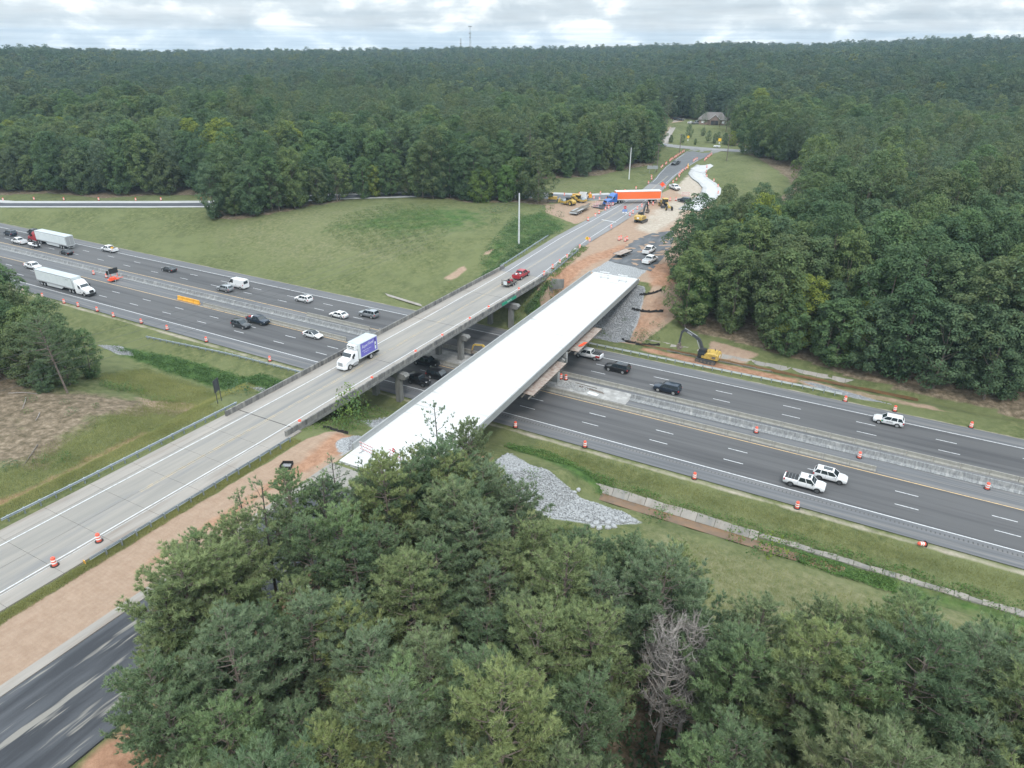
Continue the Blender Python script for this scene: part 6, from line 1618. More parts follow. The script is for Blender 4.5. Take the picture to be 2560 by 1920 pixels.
silt(pp((1553,851),(1570,857),(1590,860)), 'short lower silt fence at the foot of the rock slope', .6)
silt(pp((1588,862),(1615,864),(1650,866)), 'lower black silt fence among weeds behind the excavator', .6)
silt(pp((806,1071),(822,1073),(845,1080),(868,1086)), 'black silt fence at the end of the red dirt strip by the white overpass', .5)
# drain inlet with black skirt in the red dirt
P = at(717, 1168); t = thing('drain_inlet', 'square drain inlet wrapped in black fabric in the red dirt strip', 'drain', P, .5)
b = MB()
for a in range(4):
    c, s = math.cos(a*PI/2), math.sin(a*PI/2); R_ = lambda x, y: (x*c-y*s, x*s+y*c)
    q = [R_(-.75,-.75),R_(.75,-.75)]; b.quad((*q[0],-.1),(*q[1],-.1),(q[1][0]*.96,q[1][1]*.96,.5+.1*(a % 2)),(q[0][0]*.96,q[0][1]*.96,.5-.1*(a % 2)))
b.build('fabric', 'black_fabric', t); b = MB(); b.box(-.7,.7,-.7,.7,-.1,.06); b.build('stone_fill', 'gravel_stone', t)

# ------------------------------------------------------------------ ditches
def ditch_wall(us, vf0, vf1, z0, z1, label, step=2.4, parent_label=None, seed=3):
    r = random.Random(seed); t = thing('ditch_lining', label, 'ditch lining', (0,0,0)); u = us[0]
    while u < us[1]:
        e = min(u+step*r.uniform(.8,1.2), us[1]); mb = MB(); j = [r.uniform(-.18,.18) for _ in range(4)]
        v0, v1 = vf0(u), vf1(u); v0b, v1b = vf0(e), vf1(e)
        lo = [(u+.03,v0,z0),(e-.03,v0b,z0),(e-.03,v1b+j[0],z1),(u+.03,v1+j[1],z1)]
        mb.add([(a,b_,c-.25) for a, b_, c in lo]+lo, [(0,3,2,1),(4,5,6,7),(0,1,5,4),(1,2,6,5),(2,3,7,6),(3,0,4,7)]); mb.build('slab', 'concrete_shoulder' if r.random() < .6 else 'concrete_old', t); u = e
ditch_wall((-49.5,-9.1), lambda u: 84.55, lambda u: 85.5, -1.35, -.55, 'broken pale concrete lining along the near roadside ditch')
ditch_wall((-9,24), lambda u: 85.0, lambda u: 85.5+.15*math.sin(u), -1.0, -.62, 'crumbling concrete ditch lining among weeds at lower right', 1.7, seed=8)
ditch_wall((-50,-3), lambda u: 142.3, lambda u: 143.3, -.92, -.28, 'pale concrete lining on the far bank of the muddy ditch behind the excavator', 2.6, seed=5)
ditch_wall((-40,-18), lambda u: 140.55, lambda u: 139.5, -.95, -.28, 'pale concrete lining on the near bank of the muddy ditch behind the excavator', 2.6, seed=6)
sheet('ditch_water', 'muddy_water', [rect(-52,-38,82.0,84.5,-1.28), rect(-37.99,2,82.7,84.5,-1.36)], label='rusty brown standing water in the near ditch')
sheet('ditch_stream', 'muddy_water', [rect(-50,8,140.75,142.15,-.90)], label='thin rusty water in the far ditch')
FL = [at(962,734), at(970,742), at(1059,770), at(1052,762)]
sheet('drain_flume', 'concrete_shoulder', [tuple((p.x,p.y,p.z+.12) for p in (FL[0],FL[1],FL[2],FL[3]))], label='pale concrete drain flume running down the grass beside the old overpass')

# ------------------------------------------------------------------ construction machines
def tracks(t, L=4.2, W=3.0, tw=.62, h=.95, mt='trim_black'):
    for s in (-1, 1):
        y0, y1 = (s*W/2-tw, s*W/2) if s > 0 else (s*W/2, s*W/2+tw); prof = []
        for k in range(9): a = -PI/2+PI*k/8; prof.append((L/2-h/2+h/2*math.cos(a), h/2+h/2*math.sin(a)))
        for k in range(9): a = PI/2+PI*k/8; prof.append((-L/2+h/2+h/2*math.cos(a), h/2+h/2*math.sin(a)))
        b = MB(); b.prism([(p, q) for p, q in prof], y0, y1, 'y'); tr_ = b.build('track', 'dark_grey_metal', t)
        b = MB(); yy = y1+.01 if s > 0 else y0-.03
        for k in range(5): b.cyl((-L/2+.5+k*(L-1)/4, yy, .38), .24 if 0 < k < 4 else .36, .03, 12, 'y')
        b.build('rollers', 'bark', tr_)
def excavator(P, rz, label, boomc='dark_grey_metal', arm=None, text=None, sc=1., roll=True, name='excavator'):
    t = thing(name, label, 'excavator', P, rz); t.scale = (sc,)*3
    tracks(t)
    b = MB(); b.cyl((0,0,.85),.8,.3,16); b.build('turntable', 'dark_grey_metal', t)
    b = MB(); b.loft([[(x,-1.35,1.12),(x,1.35,1.12),(x,1.35,z),(x,1.2,z+.12),(x,-1.2,z+.12),(x,-1.35,z)] for x, z in ((.9,1.6),(.6,2.0),(-.4,2.3),(-1.9,2.3),(-2.3,2.15),(-2.45,1.8))]); b.build('engine_house', 'yellow_machine', t)
    b = MB(); b.box(-2.0,-1.2,-1.362,-1.352,1.35,1.9); b.box(-.9,-.3,-1.362,-1.352,1.35,1.9); b.box(-2.0,-1.2,1.352,1.362,1.35,1.9); b.build('vent', 'bark', t)
    b = MB(); b.box(-2.49,-2.44,-.4,.4,1.45,1.95); b.build('plate', 'white_paint', t)
    b = MB(); b.cyl((-1.3,-.5,2.4),.07,.55,8); b.cyl((-.5,.6,2.4),.05,.3,6); b.bar((-2.1,-1.1,2.8),(-2.1,1.1,2.8),.04); b.bar((-2.1,-1.1,2.4),(-2.1,-1.1,2.8),.04); b.bar((-2.1,1.1,2.4),(-2.1,1.1,2.8),.04); b.build('exhaust', 'dark_grey_metal', t)
    b = MB(); b.loft([[(x,.32,1.12),(x,1.34,1.12),(x,1.34,z),(x,1.28,z+.06),(x,.38,z+.06),(x,.32,z)] for x, z in ((1.75,2.2),(1.6,2.75),(1.35,2.95),(.25,2.95),(.1,2.8))]); cb_ = b.build('cab', 'trim_black', t)
    b = MB(); b.quad((1.7,1.352,1.7),(.3,1.352,1.7),(.3,1.352,2.75),(1.45,1.352,2.75)); b.quad((1.79,.42,1.5),(1.79,1.24,1.5),(1.62,1.24,2.7),(1.62,.42,2.7)); b.build('window', 'window_glass', cb_)
    A = arm or [(.9,0,1.7),(1.9,0,4.1),(2.6,0,4.7),(5.3,0,5.9)]; S = [(5.3,0,5.9),(5.9,0,5.2),(6.2,0,2.7)]
    if isinstance(arm, tuple): A, S = arm
    b = MB()
    for p, q, w_ in zip(A[:-1], A[1:], (.55,.62,.55)): b.bar(p, q, .42, w_)
    bo = b.build('boom', boomc, t)
    b = MB(); b.bar(S[0], S[1], .36, .5); b.bar(S[1], S[2], .32, .38); st = b.build('stick', boomc, t)
    b = MB(); m0 = Vector(A[0])+Vector((.45,.3,-.1)); m1 = Vector(A[2])*.7+Vector(A[1])*.3
    b.tube([tuple(m0),(m1.x+.1,.3,m1.z-.2)], .07, 6); b.tube([(m0.x,-.3,m0.z),(m1.x+.1,-.3,m1.z-.2)], .07, 6); b.tube([(A[2][0],0,A[2][2]+.35),(S[0][0]+.1,0,S[0][2]+.35)], .07, 6); b.build('hydraulic_ram', 'frame_grey', t)
    e = S[2]; b = MB(); b.prism([(e[0]-.3,e[2]),(e[0]+.25,e[2]),(e[0]+.4,e[2]-.6),(e[0]+.1,e[2]-1.2),(e[0]-.5,e[2]-1.25),(e[0]-.9,e[2]-.8),(e[0]-.5,e[2]-.75),(e[0]-.2,e[2]-.6)], -.55, .55, 'y'); b.build('bucket', 'bark', t)
    if text:
        a, c = Vector(A[2]), Vector(A[3]); ang = math.atan2(c.z-a.z, c.x-a.x); mid_ = (a+c)/2
        Mx = Matrix.Translation((mid_.x+.2, .222, mid_.z+.03)) @ Matrix(((-1,0,0,0),(0,0,1,0),(0,1,0,0),(0,0,0,1))) @ Matrix.Rotation(-ang, 4, 'Z')
        text_obj(text, .42, 'white_paint', t, Mx)
    return t
P = at(1764, 908)
excavator((P.x, P.y+.9, P.z+.0), PI-.04, 'large excavator with grey arm and yellow body working by the far ditch', text='DEERE')
P = at(1599, 557)
excavator((P.x, P.y+1.2, P.z), PI/2-.12, 'yellow excavator seen from behind on the dirt beside the old road', arm=([(.9,0,1.7),(1.5,0,3.6),(1.9,0,4.6),(3.0,0,6.0)],[(3.0,0,6.0),(3.6,0,5.6),(4.4,0,3.4)]), sc=.95)
P = at(1176, 905, .05)
excavator((P.x+2.6, 115.9, .05), PI+.12, 'small yellow excavator tucked between the two overpasses on the median', boomc='yellow_machine', sc=.62, arm=([(.9,0,1.7),(1.8,0,3.9),(2.6,0,4.5),(5.3,0,4.3)],[(5.3,0,4.3),(5.9,0,3.9),(6.4,0,2.2)]))
def roller(P, rz, label, canopy='trim_black'):
    t = thing('road_roller', label, 'roller', P, rz)
    b = MB(); b.cyl((2.2,-1.05,.75),.75,2.1,18,'y'); b.build('drum', 'steel_galv', t, smooth=True)
    b = MB(); b.box(1.3,3.1,-1.2,-1.08,.5,1.05); b.box(1.3,3.1,1.08,1.2,.5,1.05); b.box(3.0,3.15,-1.2,1.2,.5,1.05); b.box(.6,1.4,-1.2,1.2,.5,1.1); b.build('yoke', 'yellow_machine', t)
    b = MB(); b.loft([[(x,-.85,.8),(x,.85,.8),(x,.8,z),(x,-.8,z)] for x, z in ((.4,1.5),(-.8,1.9),(-2.2,1.8),(-2.7,1.5))]); b.build('engine_cover', 'yellow_machine', t)
    for s in (-1, 1): wheel(t, -1.5, s*1.2, .78, .5, rim='yellow_machine')
    b = MB(); b.box(-.5,.8,-.7,.7,1.1,2.3); b.build('cab', 'window_glass', t); b = MB(); b.box(-.7,1.0,-.85,.85,2.32,2.42); b.build('canopy', canopy, t)
    return t
P = at(1419, 514); roller((P.x, P.y+1, P.z+.1), 2.8, 'yellow road roller with dark canopy parked on the dirt left of the junction')
P = at(1424, 501); P2 = at(1424, 508); roller((P2.x+1.5, P2.y+3.5, P2.z+.1), -.2, 'yellow road roller with yellow canopy parked behind the other roller', 'yellow_machine')
P = at(1378, 506); t = thing('bulldozer', 'yellow bulldozer half hidden behind the roadside pines', 'bulldozer', (P.x,P.y+1,P.z), .3); tracks(t, 3.4, 2.6, .5, 1.0)
b = MB(); b.box(-1.4,1.6,-.7,.7,.9,1.9); b.build('body', 'yellow_machine', t); b = MB(); b.box(-1.2,.1,-.65,.65,1.9,3.0); b.build('cab', 'window_glass', t); b = MB(); b.box(-1.3,.2,-.75,.75,3.0,3.1); b.build('roof', 'yellow_machine', t)
b = MB(); b.prism([(2.2,.1),(2.6,.3),(2.5,1.3),(2.3,1.3)], -1.7, 1.7, 'y'); b.build('blade', 'yellow_machine', t)
P = at(1660, 522); t = thing('road_grader', 'yellow motor grader with glass cab on the tan dirt below the orange trailer', 'grader', (P.x,P.y+1.2,P.z+.1), -.95)
b = MB(); b.loft([[(x,-.6,.9),(x,.6,.9),(x,.55,z),(x,-.55,z)] for x, z in ((-4.2,1.7),(-3.8,2.0),(-1.8,2.0),(-1.6,1.9))]); b.build('engine_cover', 'yellow_machine', t)
b = MB(); b.bar((-1.6,0,1.2),(1.6,0,2.0),.35); b.bar((1.6,0,2.0),(4.4,0,1.2),.32); b.box(4.0,4.5,-.5,.5,.8,1.3); b.build('frame', 'yellow_machine', t)
b = MB(); b.box(-1.6,.2,-.75,.75,1.2,2.9); b.build('cab', 'window_glass', t); b = MB(); b.box(-1.8,.4,-.9,.9,2.92,3.05); b.build('roof', 'yellow_machine', t)
b = MB(); b.add([(1.0,-1.9,.15),(1.6,1.9,.15),(1.6,1.9,.85),(1.0,-1.9,.85),(1.1,-1.95,.15),(1.7,1.85,.15),(1.7,1.85,.85),(1.1,-1.95,.85)], [(0,1,2,3),(4,7,6,5),(0,4,5,1),(3,2,6,7),(0,3,7,4),(1,5,6,2)]); b.build('blade', 'dark_grey_metal', t)
for x in (-3.7,-2.2,4.2):
    for s in (-1, 1): wheel(t, x, s*1.2, .65, .38, rim='yellow_machine')
# white tractor with a lowboy trailer seen from behind
P = at(1450, 506); t0_ = tractor(P.x, P.y+1.0, PI/2+.16, P.z+.1, 'white_car', 'white semi tractor parked on the dirt pulling a lowboy trailer', sleeper=False, roofz=3.0)
P = at(1454, 528); t = thing('lowboy_trailer', 'empty low flatbed trailer hitched behind the parked white tractor', 'trailer', (P.x,P.y,P.z+.1), PI/2+.02)
b = MB(); b.box(-6.5,4.0,-1.3,-.45,.75,.95); b.box(-6.5,4.0,.45,1.3,.75,.95); b.box(-6.5,4.0,-.44,.44,.70,.85); b.bar((4.0,0,.85),(6.6,0,1.25),.8,.25); b.build('deck', 'wood_post', t)
b = MB(); b.box(-5.6,-1.0,-1.25,-.55,.952,1.02); b.box(-5.6,-1.0,.55,1.25,.952,1.02); b.box(-7.4,-6.5,-1.3,1.3,.45,.7); b.build('ramps', 'frame_grey', t)
for x in (-5.8,-4.6,-3.4):
    for s in (-1, 1): wheel(t, x, s*1.28, .42, .3)
# flatbed trailer parked on the black base
P = at(1558, 638); t = thing('flatbed_trailer', 'small tan flatbed trailer parked on the black base left of the pickups', 'trailer', (P.x,P.y,hz(P.x,P.y)+.08), PI/2-.18)
b = MB(); b.box(-3.2,2.6,-1.2,1.2,.72,.84); b.build('deck', 'plank', t); b = MB(); b.box(-3.2,2.6,-1.25,-1.2,.6,.88); b.box(-3.2,2.6,1.2,1.25,.6,.88); b.bar((2.6,-.8,.7),(4.4,0,.7),.12); b.bar((2.6,.8,.7),(4.4,0,.7),.12); b.build('frame', 'trim_black', t)
for x in (-.9,.0):
    for s in (-1, 1): wheel(t, x, s*1.1, .34, .22)

# ------------------------------------------------------------------ house
mat('brick_wall', (.27,.20,.175), .9, c2=(.20,.145,.125), scale=5); mat('shingle', (.15,.135,.13), .9, c2=(.11,.10,.095), scale=3); mat('trim_white', (.50,.49,.48), .6)
HX, HY, HZ = -121.5, 470., 12.0
hs = thing('brick_house', 'brown brick house with grey hipped roof and front gable at the end of the lawn', 'house', (HX,HY,HZ), .24)
b = MB(); b.box(-8,8,-4.5,5,0,3.1); b.box(-1.5,4.5,-6.5,-4.5,0,3.1); b.build('walls', 'brick_wall', hs)
b = MB(); b.add([(-8.6,-5.1,3.1),(8.6,-5.1,3.1),(8.6,5.6,3.1),(-8.6,5.6,3.1),(-4.2,.25,6.9),(5.0,.25,6.9)], [(0,1,5,4),(1,2,5),(2,3,4,5),(3,0,4),(0,3,2,1)]); b.build('roof', 'shingle', hs)
b = MB(); b.add([(-2.0,-6.9,3.12),(5.0,-6.9,3.12),(1.5,-6.9,6.1),(1.5,.2,6.1),(-2.0,-2.5,3.12),(5.0,-2.5,3.12)], [(0,2,3,4),(1,5,3,2)]); b.build('gable_roof', 'shingle', hs)
b = MB(); b.add([(-1.5,-6.55,3.1),(4.5,-6.55,3.1),(1.5,-6.55,5.7)], [(0,1,2)]); b.build('gable_wall', 'brick_wall', hs)
b = MB(); b.bar((-2.0,-6.92,3.1),(1.5,-6.92,6.1),.25); b.bar((5.0,-6.92,3.1),(1.5,-6.92,6.1),.25); b.box(-8.6,-2.0,-5.2,-5.1,2.95,3.12); b.box(5.0,8.6,-5.2,-5.1,2.95,3.12); b.build('fascia', 'trim_white', hs)
b = MB(); b.box(-.8,3.6,-6.60,-6.52,.2,2.7); b.build('porch_opening', 'trim_black', hs); b = MB(); b.box(.9,1.9,-6.66,-6.61,.2,2.4); b.build('door', 'bark_dark', hs)
for x0, y in ((-6.4,-4.55),(5.6,-4.55)):
    b = MB(); b.box(x0,x0+1.8,y-.06,y,.9,2.3); w_ = b.build('window', 'trim_white', hs); b = MB(); b.box(x0+.12,x0+1.68,y-.07,y-.061,1.0,2.2); b.build('pane', 'lamp_clear', w_)
onsite(1728, 309.5, 'sedan', 'white_car', 'white car parked on the lawn left of the brick house', 'car', .2, 12.1)
onsite(1690, 300.5, 'suv', 'black', 'black car at the top of the gravel driveway', 'car', .1, 12.1)
onsite(1701, 301.5, 'sedan', 'charcoal', 'dark car beside the black car at the top of the driveway', 'car', .3, 12.1)
onsite(1741, 310, 'pickup', 'silver', 'pale pickup parked beside the brick house', 'pickup truck', .9, 12.1)

# ------------------------------------------------------------------ towers on the far ridge
def ridge_point(px, D):
    d = CM.T @ np.array([(px-1280)/CAM_F, (960-95)/CAM_F, 1.]); h = math.hypot(d[0], d[1]); return d[0]/h*D, d[1]/h*D
def tower(px, ytop, D, w0, w1, label, mono=.0, heads=()):
    u, v = ridge_point(px, D); z = hz(u, v); h = ztop(u, v, ytop)-z if True else 0
    t = thing('radio_tower', label, 'radio tower', (u,v,z))
    hh = h*(1-mono); legs = [[(w0*(1-k)+w1*k)*math.cos(a) for k in (0,1)]+[(w0*(1-k)+w1*k)*math.sin(a) for k in (0,1)] for a in (.3,2.4,4.5)]
    b = MB()
    for l in legs: b.bar((l[0],l[2],0),(l[1],l[3],hh),.32)
    b.build('legs', 'frame_grey', t); b = MB(); n = 12
    for i in range(n):
        for j in range(3):
            a, c = legs[j], legs[(j+1)%3]; k0, k1 = i/n, (i+1)/n
            b.bar((a[0]+(a[1]-a[0])*k0,a[2]+(a[3]-a[2])*k0,hh*k0),(c[0]+(c[1]-c[0])*k1,c[2]+(c[3]-c[2])*k1,hh*k1),.16)
    b.build('lattice', 'frame_grey', t)
    if mono: b = MB(); b.bar((0,0,hh-1),(0,0,h),.6); b.build('mast', 'frame_grey', t)
    for (f, r) in heads:
        b = MB(); z_ = h*f; b.cyl((0,0,z_-.9),r,1.8,8); b.build('antenna_ring', 'frame_grey', t)
tower(1175.5, 65, 1500, 2.6, .9, 'tall lattice phone mast with two antenna rings on the far ridge', .16, ((.985,3.4),(.80,2.4),(.69,1.7)))
tower(1151.5, 96, 1500, 1.6, 1.2, 'shorter lattice mast left of the tall phone mast on the far ridge', 0., ((.78,1.9),))
# ------------------------------------------------------------------ stones, shrubs, weeds, special trees
def rocks(name, poly, n, s0, s1, label, seed, mt='gravel_stone', lift=.0, zfun=None):
    r = np.random.default_rng(seed); b = np.array(poly); pts = []
    while len(pts) < n:
        u = r.uniform(b[:,0].min(), b[:,0].max(), n*3); v = r.uniform(b[:,1].min(), b[:,1].max(), n*3)
        k = inpoly(u, v, poly); pts += list(zip(u[k], v[k]))
    pts = np.array(pts[:n]); z = height(pts[:,0], pts[:,1]) if zfun is None else zfun(pts[:,0], pts[:,1])
    base = np.array([(1,0,0),(-1,0,0),(0,1,0),(0,-1,0),(0,0,1),(0,0,-1)], float); F0 = np.array([(0,2,4),(2,1,4),(1,3,4),(3,0,4),(2,0,5),(1,2,5),(3,1,5),(0,3,5)])
    s = r.uniform(s0, s1, (n,1,1)); V = base[None]*r.uniform(.55,1.15,(n,6,3))*s*np.array([1,1,.75]); a = r.uniform(0, 6.28, n); c_, s_ = np.cos(a), np.sin(a)
    X = V[:,:,0]*c_[:,None]-V[:,:,1]*s_[:,None]; Y = V[:,:,0]*s_[:,None]+V[:,:,1]*c_[:,None]; V = np.stack([X+pts[:,0:1], Y+pts[:,1:2], V[:,:,2]+z[:,None]+s[:,0]*.25+lift], -1).reshape(-1,3)
    F = (F0[None]+np.arange(n)[:,None,None]*6).reshape(-1,3)
    o = bpy.data.objects.new(name, raw_mesh(name, V, F, [mt])); COL.objects.link(o); return tag(o, label, kind='stuff')
rocks('riprap', [(-47,83),(-42,80.8),(-26.5,80.2),(-24,79),(-28.5,75.5),(-34,73.5),(-45,71.5)], 5800, .10, .27, 'pale broken rock covering the slope below the white overpass', 1, 'gravel_pale')
rocks('riprap', [(-61.5,158.0),(-52.2,158.2),(-50.3,150),(-49.2,141),(-51,138),(-62,137.6),(-66,140),(-65,158)], 5200, .12, .28, 'grey rock slope under the north end of the white overpass', 2)
rocks('riprap', [(-70.5,84),(-56,79.5),(-55.5,74),(-70.5,78)], 900, .10, .24, 'pale rocks between the two overpasses at their south end', 3)
rocks('riprap', [(-66,69.5),(-62.8,65),(-62.6,71),(-65.5,70.5)], 350, .10, .22, 'small apron of pale rock beside the south end of the white overpass', 4)
rocks('riprap', [(-12.5,138.0),(-4,137.0),(4,135.1),(-2,134.9),(-8,135.5)], 900, .06, .16, 'patch of pale gravel on the far verge', 5)
rocks('riprap', [(-150,82.5),(-141,81.5),(-138,83),(-145,84.6)], 300, .10, .25, 'patch of pale rock in the grass left of the weeds', 6)
rocks('riprap', [(-96,77),(-91.5,76.4),(-91.5,79),(-95,79.5)], 130, .12, .28, 'small patch of rocks beside the dark sign back', 7)
rocks('rubble', [(-53,110.9),(-47,111.4),(-46,113.8),(-52.6,114)], 400, .05, .22, 'white rubble beside the pier on the median pad', 8, 'concrete_white_road', .05, lambda u, v: np.full(u.shape, .05))
big = [(1455,1297),(1470,1305),(1490,1312),(1505,1302),(1520,1310),(1540,1300),(1556,1306),(1534,1318),(1498,1322),(1480,1318),(1520,1322),(1436,1233),(1446,1226)]
rk = MB(); rk.loft([[(r*math.cos(2*PI*k/7)*(1+.15*math.sin(k*2+z*3)), r*math.sin(2*PI*k/7)*(1+.12*math.cos(k*3)), z) for k in range(7)] for r, z in ((.35,-.1),(.46,.12),(.36,.34),(.12,.42))])
rk0 = rk.build('boulder', 'gravel_pale')
for i, (px, py) in enumerate(big):
    P = at(px, py); o = rk0 if i == 0 else rk0.copy()
    if i: COL.objects.link(o)
    o.location = P; o.rotation_euler = (0,0,random.uniform(0,6)); s = random.uniform(.8,1.3); o.scale = (s,s*.85,s*.9)
    tag(o, 'pale boulder beside the ditch water' if i > 10 else 'pale boulder at the lower edge of the rock slope', 'boulder', 'boulders of the near rock slope')
# loose boards and pipes on the median pad
for i, (u, v, L, a, m_) in enumerate(((-48.3,113.3,5.5,-.10,'tail_red'),(-47.9,112.9,5.5,-.10,'tail_red'),(-49.5,114.2,4.5,-.05,'wood_post'))):
    b = MB(); b.box(-L/2,L/2,-.06,.06,0,.1); o = b.build('timber', 'bark' if m_ != 'wood_post' else m_); o.location = (u+2,v,.05); o.rotation_euler = (0,0,a)
    tag(o, ('upper','lower','grey')[i]+' long timber lying on the median pad', 'timber', 'timbers on the median pad')
b = MB(); b.box(-1.0,1.0,-.4,.4,0,.06); o = b.build('board', 'white_paint'); o.location = (-45.0,111.6,.05); o.rotation_euler = (0,0,-.12); tag(o, 'white board lying on the median pad', 'board')

def shrub_proto(seed, mt, R=1.2, H=1.5, ncl=16, nl=60, size=.22):
    return broad_proto(seed, H=H, R=R, cs=.02, ncl=ncl, nl=nl, size=size, mt=mt, clump=(.35,.6), trunk=False)[0]
SH = [shrub_proto(81,'bright_leaves'), shrub_proto(82,'broad_leaves'), shrub_proto(83,'broad_leaves',1.5,1.3), shrub_proto(84,'dry_twigs',1.2,1.0,12,40,.16)]
def shrub(px, py, k, s, label, group=None, sz=1.):
    P = at(px, py); o = bpy.data.objects.new('shrub', SH[k]); COL.objects.link(o); o.location = (P.x,P.y,P.z-.1); o.rotation_euler = (0,0,random.uniform(0,6)); o.scale = (s,s,s*sz)
    return tag(o, label, 'shrub', group)
shrub(598,985,1,1.5,'dark green bush among the weeds near the old overpass, left one','bushes near the old overpass',1.1)
shrub(655,985,0,1.5,'bright bush beside the old overpass parapet','bushes near the old overpass')
shrub(682,970,0,1.2,'small bright bush at the foot of the old overpass parapet','bushes near the old overpass')
for (px, py) in ((78,1003),(162,1008),(240,1018),(180,1034),(165,1150),(110,1155),(68,1033),(30,1170),(370,1004),(388,1002),(428,1006),(424,934)):
    shrub(px, py, random.choice([0,1]), random.uniform(.5,.85), 'small green bush dotted on the bare dirt mound at left', 'small bushes on the dirt mound')
for i in range(16):
    f = i/15; shrub(255+f*105+random.uniform(-6,6), 968+f*18+random.uniform(-6,6), 0, random.uniform(.5,.9), 'bright bush in the row above the dirt mound', 'bushes above the dirt mound')
for (px, py, s) in ((1562,803,.5),(1632,812,.6),(1610,830,.7),(1590,850,1.2),(1612,852,1.3),(1632,848,1.2),(1655,820,.8),(1498,838,1.1),(1512,845,.9),(1505,835,.8)):
    shrub(px, py, random.choice([1,2]), s, 'low bush on the red slope right of the white overpass', 'bushes on the red slope')
for (px, py, s) in ((875,1052,1.9),(872,1030,1.7),(880,1068,1.8),(866,1062,1.6),(893,1046,1.3)):
    shrub(px, py, 0, s, 'leafy bush climbing the side of the old overpass', 'leafy bushes by the old overpass side', 1.9)
for (px, py, s) in ((1355,738,1.3),(1368,728,1.5),(1380,745,1.2),(1346,752,1.4),(1330,765,1.2),(1310,780,1.1),(1290,800,1.1),(1395,735,.9),(1375,712,1.2)):
    shrub(px, py, 0, s, 'bright weed bush at the north end of the old overpass', 'weed bushes at the north end of the old overpass')
for (px, py, s) in ((1640,1300,1.2),(1655,1295,1.1),(1840,1350,1.3),(1500,1235,.8),(1330,1195,.9),(1900,1378,1.5),(1930,1385,1.6),(1960,1392,1.4),(1985,1400,1.2)):
    shrub(px, py, 0, s, 'green bush growing in the near ditch', 'bushes in the near ditch')
for i in range(22):
    shrub(random.uniform(1225,1400), random.uniform(520,600), random.choice([0,1,2]), random.uniform(.8,1.5), 'bush on the weedy slope around the tall pale pole', 'bushes round the tall pale pole')
for k_, (px, py, sc_) in enumerate(((1722,345,.42),(1757,340,.30),(1770,358,.32),(1786,360,.34),(1677,356,.30),(1706,358,.26),(1812,362,.36),(1830,365,.5),(1795,352,.25),(1738,362,.2))):
    P = at(px, py); make_tree('broad', BROAD[k_ % 6], 'broadleaf_tree', P.x, P.y, P.z-.1, k_, sc_, 'small round tree on the lawn before the brick house', 'lawn trees before the house')
for k_, (px, py, sc_) in enumerate(((1822,318,.8),(1835,325,.9),(1815,330,.7),(1845,340,.9),(1805,300,.7),(1852,355,.8),(1640,350,.7),(1650,338,.7),(1634,362,.6),(1760,330,.55),(1812,310,.8),(1798,318,.45),(1775,300,.7),(1745,296,.8),(1846,312,1.),(1660,322,.8),(1668,310,.9))):
    P = at(px, py); make_tree('pine', TALLP[k_ % 4], 'pine_tree', P.x, P.y, P.z-.1, k_, sc_, 'pine beside the lawn of the brick house', 'pines beside the house lawn')
t = make_tree('pine', PINES[2], 'pine_tree', -46.2, 27.5, hz(-46.2,27.5)-.1, .4, (1.25,1.25,1.02), 'wide spreading pine nearest the bottom left, reaching over the black road base', None)
for k_, (px, py, sc_) in enumerate(((1737,300,.9),(1838,296,1.),(1826,285,1.),(1850,320,.9),(1765,286,.9),(1716,292,.9),(1690,288,.9),(1800,283,1.))):
    P = at(px, py); make_tree('broad', BROAD[k_ % 6], 'broadleaf_tree', P.x, P.y, P.z-.1, k_*1.3, sc_, 'leafy tree closing in around the brick house', 'trees around the brick house')
for k_, (u, v, sc_) in enumerate(((-46.9,31,.95),(-46.8,36.5,1.0),(-45.2,24.5,.9))):
    make_tree('pine', SPARSE[k_ % 2] if k_ else PINES[1], 'pine_tree', u, v, hz(u,v)-.1, k_*2., sc_, 'spreading pine overhanging the black road base', 'pines overhanging the black road base')

# weeds and tall grass: uncountable
def scatter_leaves(name, polys, n, size, hgt, mt, label, seed, up=.5):
    r = np.random.default_rng(seed); U = []; Vv = []
    per = n//len(polys)
    for poly in polys:
        b = np.array(poly); c = 0
        while c < per:
            u = r.uniform(b[:,0].min(), b[:,0].max(), per); v = r.uniform(b[:,1].min(), b[:,1].max(), per)
            k = (poly_sd(u, v, poly) > r.uniform(-.3,1,per)**2*(12.0 if name == 'field_weeds' else 3.0)-.2) & (np.sin(u*.9+seed)*np.cos(v*1.3)+r.normal(size=per)*.5 > -.35); U.append(u[k]); Vv.append(v[k]); c += int(k.sum())
    U = np.concatenate(U); Vv = np.concatenate(Vv); m_ = len(U)
    hh = hgt*(.5+.5*np.sin(U*1.3+np.sin(Vv*.9))**2)
    C = np.stack([U, Vv, height(U, Vv)+r.uniform(0, 1, m_)*hh], 1); Nn = unit(r.normal(size=(m_,3))*.7+np.array([0,0,up])); V, F = leaves(C, Nn, r.uniform(.6,1.3,m_)*size, r)
    o = bpy.data.objects.new(name, raw_mesh(name, V, F, [mt])); COL.objects.link(o); return tag(o, label, kind='stuff')
scatter_leaves('creeping_weeds', [[(-146,83),(-130,86.0),(-104,86.5),(-93,85),(-93,80),(-108,81),(-126,81)],[(-112,84),(-91,85),(-91,78),(-106,80)]], 15000, .28, .7, 'bright_leaves', 'bright creeping weeds in the grass below the near shoulder', 11)
scatter_leaves('ditch_weeds', [[(-50,88),(-43,89.5),(-34,86.5),(-30,85.6),(-49,85.6)],[(-34,87.5),(-18,86.6),(0,87),(25,87),(25,84.8),(-34,85.4)],[(-4,84.5),(8,84.8),(8,81),(-3,81.4)]], 11000, .22, .5, 'bright_leaves', 'green weeds along the near ditch', 12)
